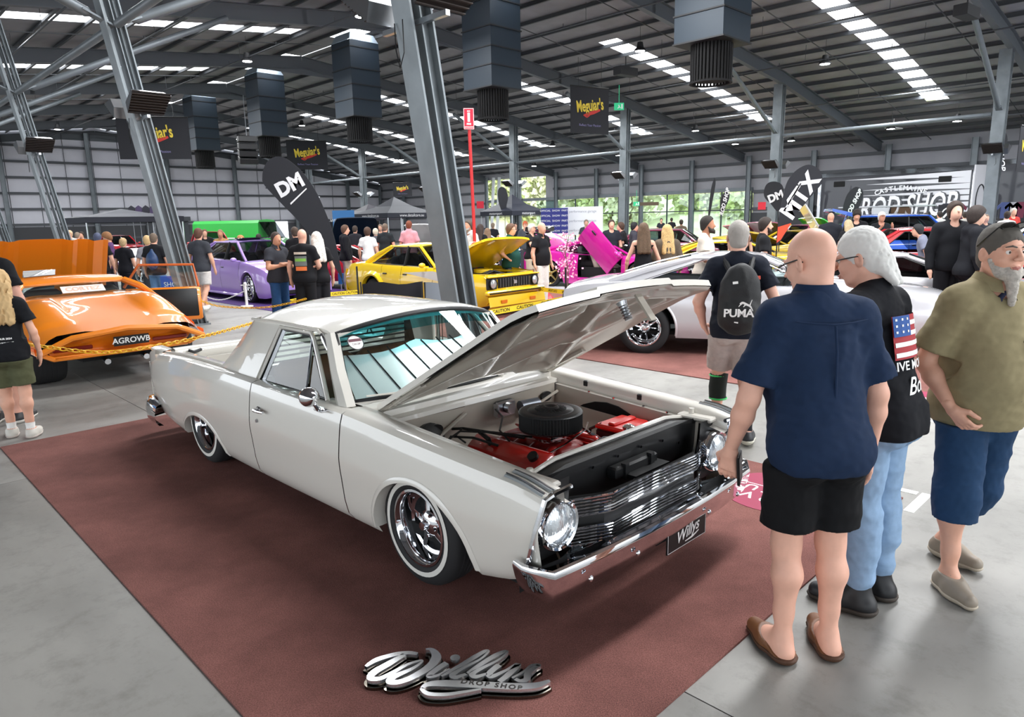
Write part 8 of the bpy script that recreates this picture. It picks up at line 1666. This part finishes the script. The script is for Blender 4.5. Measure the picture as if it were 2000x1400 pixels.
# trucks with shop lettering
def truck(label, p0, p1, q, zt, txt):
    t = thing('display_truck', label, 'truck', bw((p0 + p1) / 2, q, 0), -PI / 4); L_ = abs(p1 - p0); b = MB(); b.box((0, 1.3, (zt + .55) / 2), (L_, 2.5, zt - .55)); b.build('body', mat('truck_grey', '#8e8f95', .4, coat=.5), t, smooth=0)
    b = MB(); b.box((0, .04, zt - .08), (L_ + .06, .12, .2)); b.box((-L_ / 2, .04, zt / 2 + .3), (.16, .14, zt - .5)); b.box((L_ / 2, .04, zt / 2 + .3), (.12, .14, zt - .5)); b.build('chrome_edge', CHROME, t, smooth=0)
    b = MB(); b.box((0, .03, zt / 2 + .2), (L_ - .1, .03, zt - .75)); b.build('side_panel', mat('truck_black', '#1a1c26', .35, coat=.6), t, smooth=0)
    b = MB(); rg = random.Random(int(p0)); 
    for k in range(11): z = .75 + (zt - 1.25) * k / 10; x0 = -L_ * .30 + rg.uniform(-.5, .9); h_ = .10 + .02 * k; b.poly([(x0, .0, z + h_ * .4), (L_ / 2 - .15, .0, z + h_), (L_ / 2 - .15, .0, z)])
    b.build('white_stripes', mat('truck_white', '#c9c9cf', .45), t, smooth=0)
    if txt:
        M = plane_m((.35, -.03, zt * .53), (1, 0, 0), (0, 0, 1)); b = MB(); put_text(b, 'ROD SHOP', M @ Matrix.Translation((.40, -.06, 0)) @ Matrix.Rotation(.045, 4, 'Z') @ Matrix.Diagonal((.76, 1.35, 1, 1)), size=1.15, shear=.28, bold=.075, spacing=1.0); b.build('lettering_shadow', mat('truck_black', '#1a1c26'), t, smooth=0)
        b = MB(); put_text(b, 'ROD SHOP', M @ Matrix.Translation((0, 0, -.0)) @ Matrix.Translation((.35, 0, .02)) @ Matrix.Rotation(.045, 4, 'Z') @ Matrix.Diagonal((.76, 1.35, 1, 1)), size=1.15, shear=.28, bold=.018, spacing=1.0); b.build('lettering', mat('truck_letter', '#dadadf', .5), t, smooth=0)
        b = MB()
        for k, ch in enumerate('CASTLEMAINE'): a = (k - 5) * .07; put_text(b, ch, M @ Matrix.Translation((.1 + 3.2 * math.sin(a), .95 - 3.2 * (1 - math.cos(a)), .02)) @ Matrix.Rotation(-a, 4, 'Z'), size=.32, bold=.01)
        b.build('arched_lettering', mat('truck_letter', '#dadadf'), t, smooth=0)
        for x, h_ in ((-L_ * .36, 'r'), (L_ * .33, 'r')): b = MB(); b.box((x, -.0, zt - .55), (.55, .06, .28), bev=.02); b.build('vent_window', DARK, t)
        b = MB(); b.box((-.35, -.25, 1.35), (.75, .04, 1.5)); b.build('open_door', mat('truck_door', '#b9bcc2', .4), t, smooth=0); b = MB(); b.box((.55, -.035, 1.35), (.95, .03, 1.5)); b.build('doorway', mat('brown_inside', '#4a3524', .8), t, smooth=0); b = MB(); b.box((-.2, -.06, 2.15), (4.6, .08, .06)); b.build('awning_rail', STEEL, t, smooth=0)
    for x in (-L_ * .3, L_ * .3): wheel('wheel', t, (x, .35, .46), .45, .27, .3, 6, side=-1, tread=False)
    b = MB(); b.box((0, .6, .5), (L_ * .9, .9, .15)); b.build('chassis', DARK, t, smooth=0)
    return t
truck('big black and white striped show truck with slanted shop lettering', 15.9, 8.75, 39.2, 3.92, True); truck('second striped show truck behind the right column', 7.9, -3.5, 39.6, 4.1, False)
b = MB(); b.box((0, 0, 0), (.9, .08, 3.3)); wp = tag(b.build('white_wing_panel', mat('truck_white', '#c9c9cf'), smooth=0), 'tall white panel with an oval emblem closing the end of the truck', 'panel'); wp.location = at3(1912, 388, 34.0); wp.rotation_euler = (0, 0, R(20)); wp.location.z = 2.3
b = MB(); b.tube([(.28 * math.cos(a), -.05, .75 * math.sin(a)) for a in np.linspace(0, 2 * PI, 25)[:-1]], .03, 5, closed=True); b.build('oval_emblem', FLG, wp)
for i, (x_, c_) in enumerate([(1828, '2a2c38'), (1850, '5a1d33'), (1962, '34406a'), (1977, '8a8a90'), (1990, '5a1d33')]):
    c = at3(x_ + 20 if i < 2 else x_, 425, 31.0); t = thing('hanging_shirt', ['dark', 'maroon', 'blue', 'grey', 'second maroon'][i] + ' t shirt displayed on a rack at the shop stall', 'shirt', (c.x, c.y, 0), 0, 'shirts on the stall rack'); b = MB(); b.poly([(-.18, 0, 1.5), (.18, 0, 1.5), (.2, 0, 2.0), (.34, 0, 1.86), (.38, 0, 1.98), (.16, 0, 2.18), (-.16, 0, 2.18), (-.38, 0, 1.98), (-.34, 0, 1.86), (-.2, 0, 2.0)], (0, .05, 0)); b.build('shirt_front', mat('shirt_' + c_, '#' + c_, .8), t, smooth=0); b = MB(); b.cyl((0, .03, 0), (0, .03, 1.6), .015, n=6); b.build('rack_post', STEEL, t)
c = at3(1900, 438, 28.0); t = thing('logo_board', 'black board with a round white line drawing beside the boys', 'board', (c.x - 1.0, c.y, 0), 0); b = MB(); b.box((0, 0, 1.7), (.8, .04, .8)); b.cyl((0, .03, 0), (0, .03, 1.4), .02, n=8); b.build('panel', FLG, t, smooth=0); b = MB(); b.tube([(.28 * math.cos(a), -.03, 1.7 + .28 * math.sin(a)) for a in np.linspace(0, 2 * PI, 25)[:-1]], .025, 5, closed=True); stroke(b, [(-.2, -.1), (0, .1), (.1, -.05), (.22, .1)], .08, plane_m((0, -.03, 1.7), (1, 0, 0), (0, 0, 1))); b.build('round_drawing', WHITE, t)
# marquees and stalls
def marquee(label, px, d, w_, zt, zp, m, rz=PI / 4, txt=None):
    c = at3(px, 440, d); t = thing('marquee', label, 'marquee', (c.x, c.y, 0), rz); h = w_ / 2; b = MB()
    for a in range(4): M = Matrix.Rotation(PI / 2 * a, 3, 'Z'); b.add([M @ Vector(v) for v in ((-h, -h, zt), (h, -h, zt), (h * .45, -h * .45, zt + (zp - zt) * .42), (-h * .45, -h * .45, zt + (zp - zt) * .42), (0, 0, zp))], [(0, 1, 2, 3), (3, 2, 4)]); b.add([M @ Vector(v) for v in ((-h, -h, zt), (h, -h, zt), (h, -h, zt - .25), (-h, -h, zt - .25))], [(0, 1, 2, 3)])
    b.build('canopy', m, t, smooth=0)
    for sx in (-1, 1):
        for sy in (-1, 1): b = MB(); b.cyl((sx * h * .97, sy * h * .97, 0), (sx * h * .97, sy * h * .97, zt), .03, n=6); b.build('leg', STEEL, t)
    if txt:
        b = MB()
        for a in range(4): M = Matrix.Rotation(PI / 2 * a, 4, 'Z'); put_text(b, txt, M @ plane_m((0, -h - .01, zt - .13), (1, 0, 0), (0, 0, 1)), size=.22)
        b.build('valance_lettering', GREYW, t, smooth=0)
    return t
NAVY = mat('canopy_navy', '#161a28', .6)
marquee('black peaked marquee in front of the big opening', 1001, 41.0, 2.6, 2.35, 3.3, NAVY, txt='motorsport'); marquee('navy marquee with white markings beyond the yellow sedan', 772, 40.0, 3.2, 2.35, 3.25, NAVY, txt='www.detailcare.au'); marquee('second dark marquee left of the navy one', 722, 44.0, 3.0, 2.3, 3.0, mat('canopy_dark', '#2a2630', .6)); marquee('long low black canopy of the clothing stall at the back left', 240, 34.0, 4.2, 2.35, 2.75, NAVY)
for i in range(5): c = at3(258 + 14 * i, 422, 36.0); t = thing('hanging_hoodie', 'dark hoodie hanging above the back left stall, place %s in its row' % ['one', 'two', 'three', 'four', 'five'][i], 'hoodie', (c.x, c.y, 0), 0, 'hoodies above the stall'); b = MB(); b.poly([(-.14, 0, 2.35), (.14, 0, 2.35), (.17, 0, 2.7), (.13, 0, 2.86), (0, 0, 2.95), (-.13, 0, 2.86), (-.17, 0, 2.7)], (0, .06, 0)); b.build('hoodie_body', mat('hoodie_' + str(i % 2), ['#2b2a33', '#463a58'][i % 2], .8), t, smooth=0); b = MB(); b.cyl((0, .03, 0), (0, .03, 2.4), .012, n=5); b.build('rail_post', STEEL, t)
def board(label, px, d, w_, z0, z1, m, txt=None, rz=0.0, tm=None, name='sponsor_board', rows=1, size=.2):
    c = at3(px, 440, d); t = thing(name, label, 'board', (c.x, c.y, 0), rz); b = MB(); b.box((0, 0, (z0 + z1) / 2), (w_, .05, z1 - z0)); b.build('panel', m, t, smooth=0); b = MB()
    for sx in (-1, 1): b.cyl((sx * w_ * .45, .04, 0), (sx * w_ * .45, .04, z0 + .05), .02, n=6)
    b.build('legs', STEEL, t)
    if txt:
        b = MB()
        for k in range(rows): put_text(b, txt, plane_m((0, -.03, z1 - (k + .5) * (z1 - z0) / rows), (1, 0, 0), (0, 0, 1)), size=size)
        b.build('board_lettering', tm or WHITE, t, smooth=0)
board('blue sponsor board covered in small white logos', 1083, 33.0, 1.25, 1.2, 2.35, mat('board_blue', '#20277c', .5), 'OFFICIAL  SHOW  PARTS', 0, rows=5, size=.12); board('long white sponsor board with faint grey lettering', 1138, 33.6, 1.9, 1.1, 2.4, mat('board_white', '#e3e4e8', .5), 'performance garage', 0, mat('grey_print2', '#9a9ca6'), rows=3, size=.16); board('blue and white poster behind the curved black flag', 672, 36.0, 1.1, 1.5, 2.5, mat('board_cyan', '#2b6da8', .5), 'WILLOWBANK', 0, size=.2); board('blue show sign under the dark ute', 693, 19.5, 1.1, .2, .5, mat('board_cyan', '#2b6da8'), 'OPEN DAY', 0, size=.15); board('bright blue sign board seen through the orange car door', 328, 14.6, .55, .5, .85, BLUEP, 'SHOW', 0, size=.14)
# small fittings
def exit_sign(label, px, py, d, w_=.45, h_=.22):
    c = at3(px, py, d); t = thing('exit_sign', label, 'sign', tuple(c), 0); b = MB(); b.box((0, 0, 0), (w_, .06, h_)); b.cyl((0, 0, h_ / 2), (0, 0, h_ / 2 + .6), .01, n=5); b.build('sign_box', mat('exit_green', '#1d9a68', .5, emit=.6), t, smooth=0); b = MB(); M = plane_m((0, -.035, 0), (1, 0, 0), (0, 0, 1)); stroke(b, [(-.02, .05, .03), (.0, 0, .03), (-.05, -.07, .02)], .03, M); stroke(b, [(0, 0, .03), (.05, -.06, .02)], .02, M); stroke(b, [(.1, -.08), (.1, .08)], .04, M, n=1); b.build('running_figure', WHITE, t, smooth=0)
exit_sign('green exit sign hanging right of the middle banner', 1209, 208, 26.0, .34, .24); exit_sign('green exit sign in front of the tall windows', 1243, 398, 38.0, .32, .22)
b = MB(); b.box((0, 0, 0), (1.0, .05, .18)); o = tag(b.build('hanging_sign', mat('brown_sign', '#4a3b2a', .6), smooth=0), 'brown hanging sign beside the green exit sign', 'sign'); o.location = at3(1268, 398, 38.0)
for px, py, d, lb in ((194, 427, 50, 'small red wall sign above the back left stall'), (1488, 402, 34, 'small red sign beside the gothic flag'), (938, 400, 36, 'red and black sign behind the red pole')): b = MB(); b.box((0, 0, 0), (.35, .05, .35)); o = tag(b.build('red_wall_sign', mat('red_sign', '#c8102e'), smooth=0), lb, 'sign'); o.location = at3(px, py, d)
c = at3(484, 292, 31.0); t = thing('speaker_array', 'hanging black speaker cluster between the two left ducts', 'speaker', tuple(c), R(30))
for k in range(4): b = MB(); b.box((0, .04 * k, .42 - .28 * k), (.75, .5, .24), Matrix.Rotation(.12 * k, 3, 'X'), bev=.02); b.build('speaker_box', BLACKP, t)
b = MB(); b.cyl((0, 0, .5), (0, 0, 2.2), .015, n=5); b.build('chain_hoist', STEEL, t)
for px, py, d, lb in ((1888, 24, 20.0, 'small dark flood light box under the roof at upper right'), (1222, 140, 26.0, 'dark flood light box right of the middle banner'), (1700, 262, 40, 'slim strip light under the far roof'), (1745, 250, 36, 'second slim strip light under the far roof')): b = MB(); b.box((0, 0, 0), (.9 if d < 30 else 1.3, .35, .28 if d < 30 else .06), bev=.01); b.cyl((0, 0, .1), (0, 0, .5), .02, n=6); o = tag(b.build('flood_light', M_DUCTD if d < 30 else WHITE), lb, 'lamp'); o.location = at3(px, py, d); o.rotation_euler = (0, 0, R(40))
b = MB(); b.poly([(-.3, 0, 0), (.25, -.1, 0), (.3, .1, 0), (.1, .15, .22), (-.1, .05, .1)], (0, .08, 0)); o = tag(b.build('red_wedge', REDP, smooth=0), 'red plastic barrier foot in front of the yellow sedan', 'foot'); o.location = at3(1062, 582, 16.0); o.location.z = .005
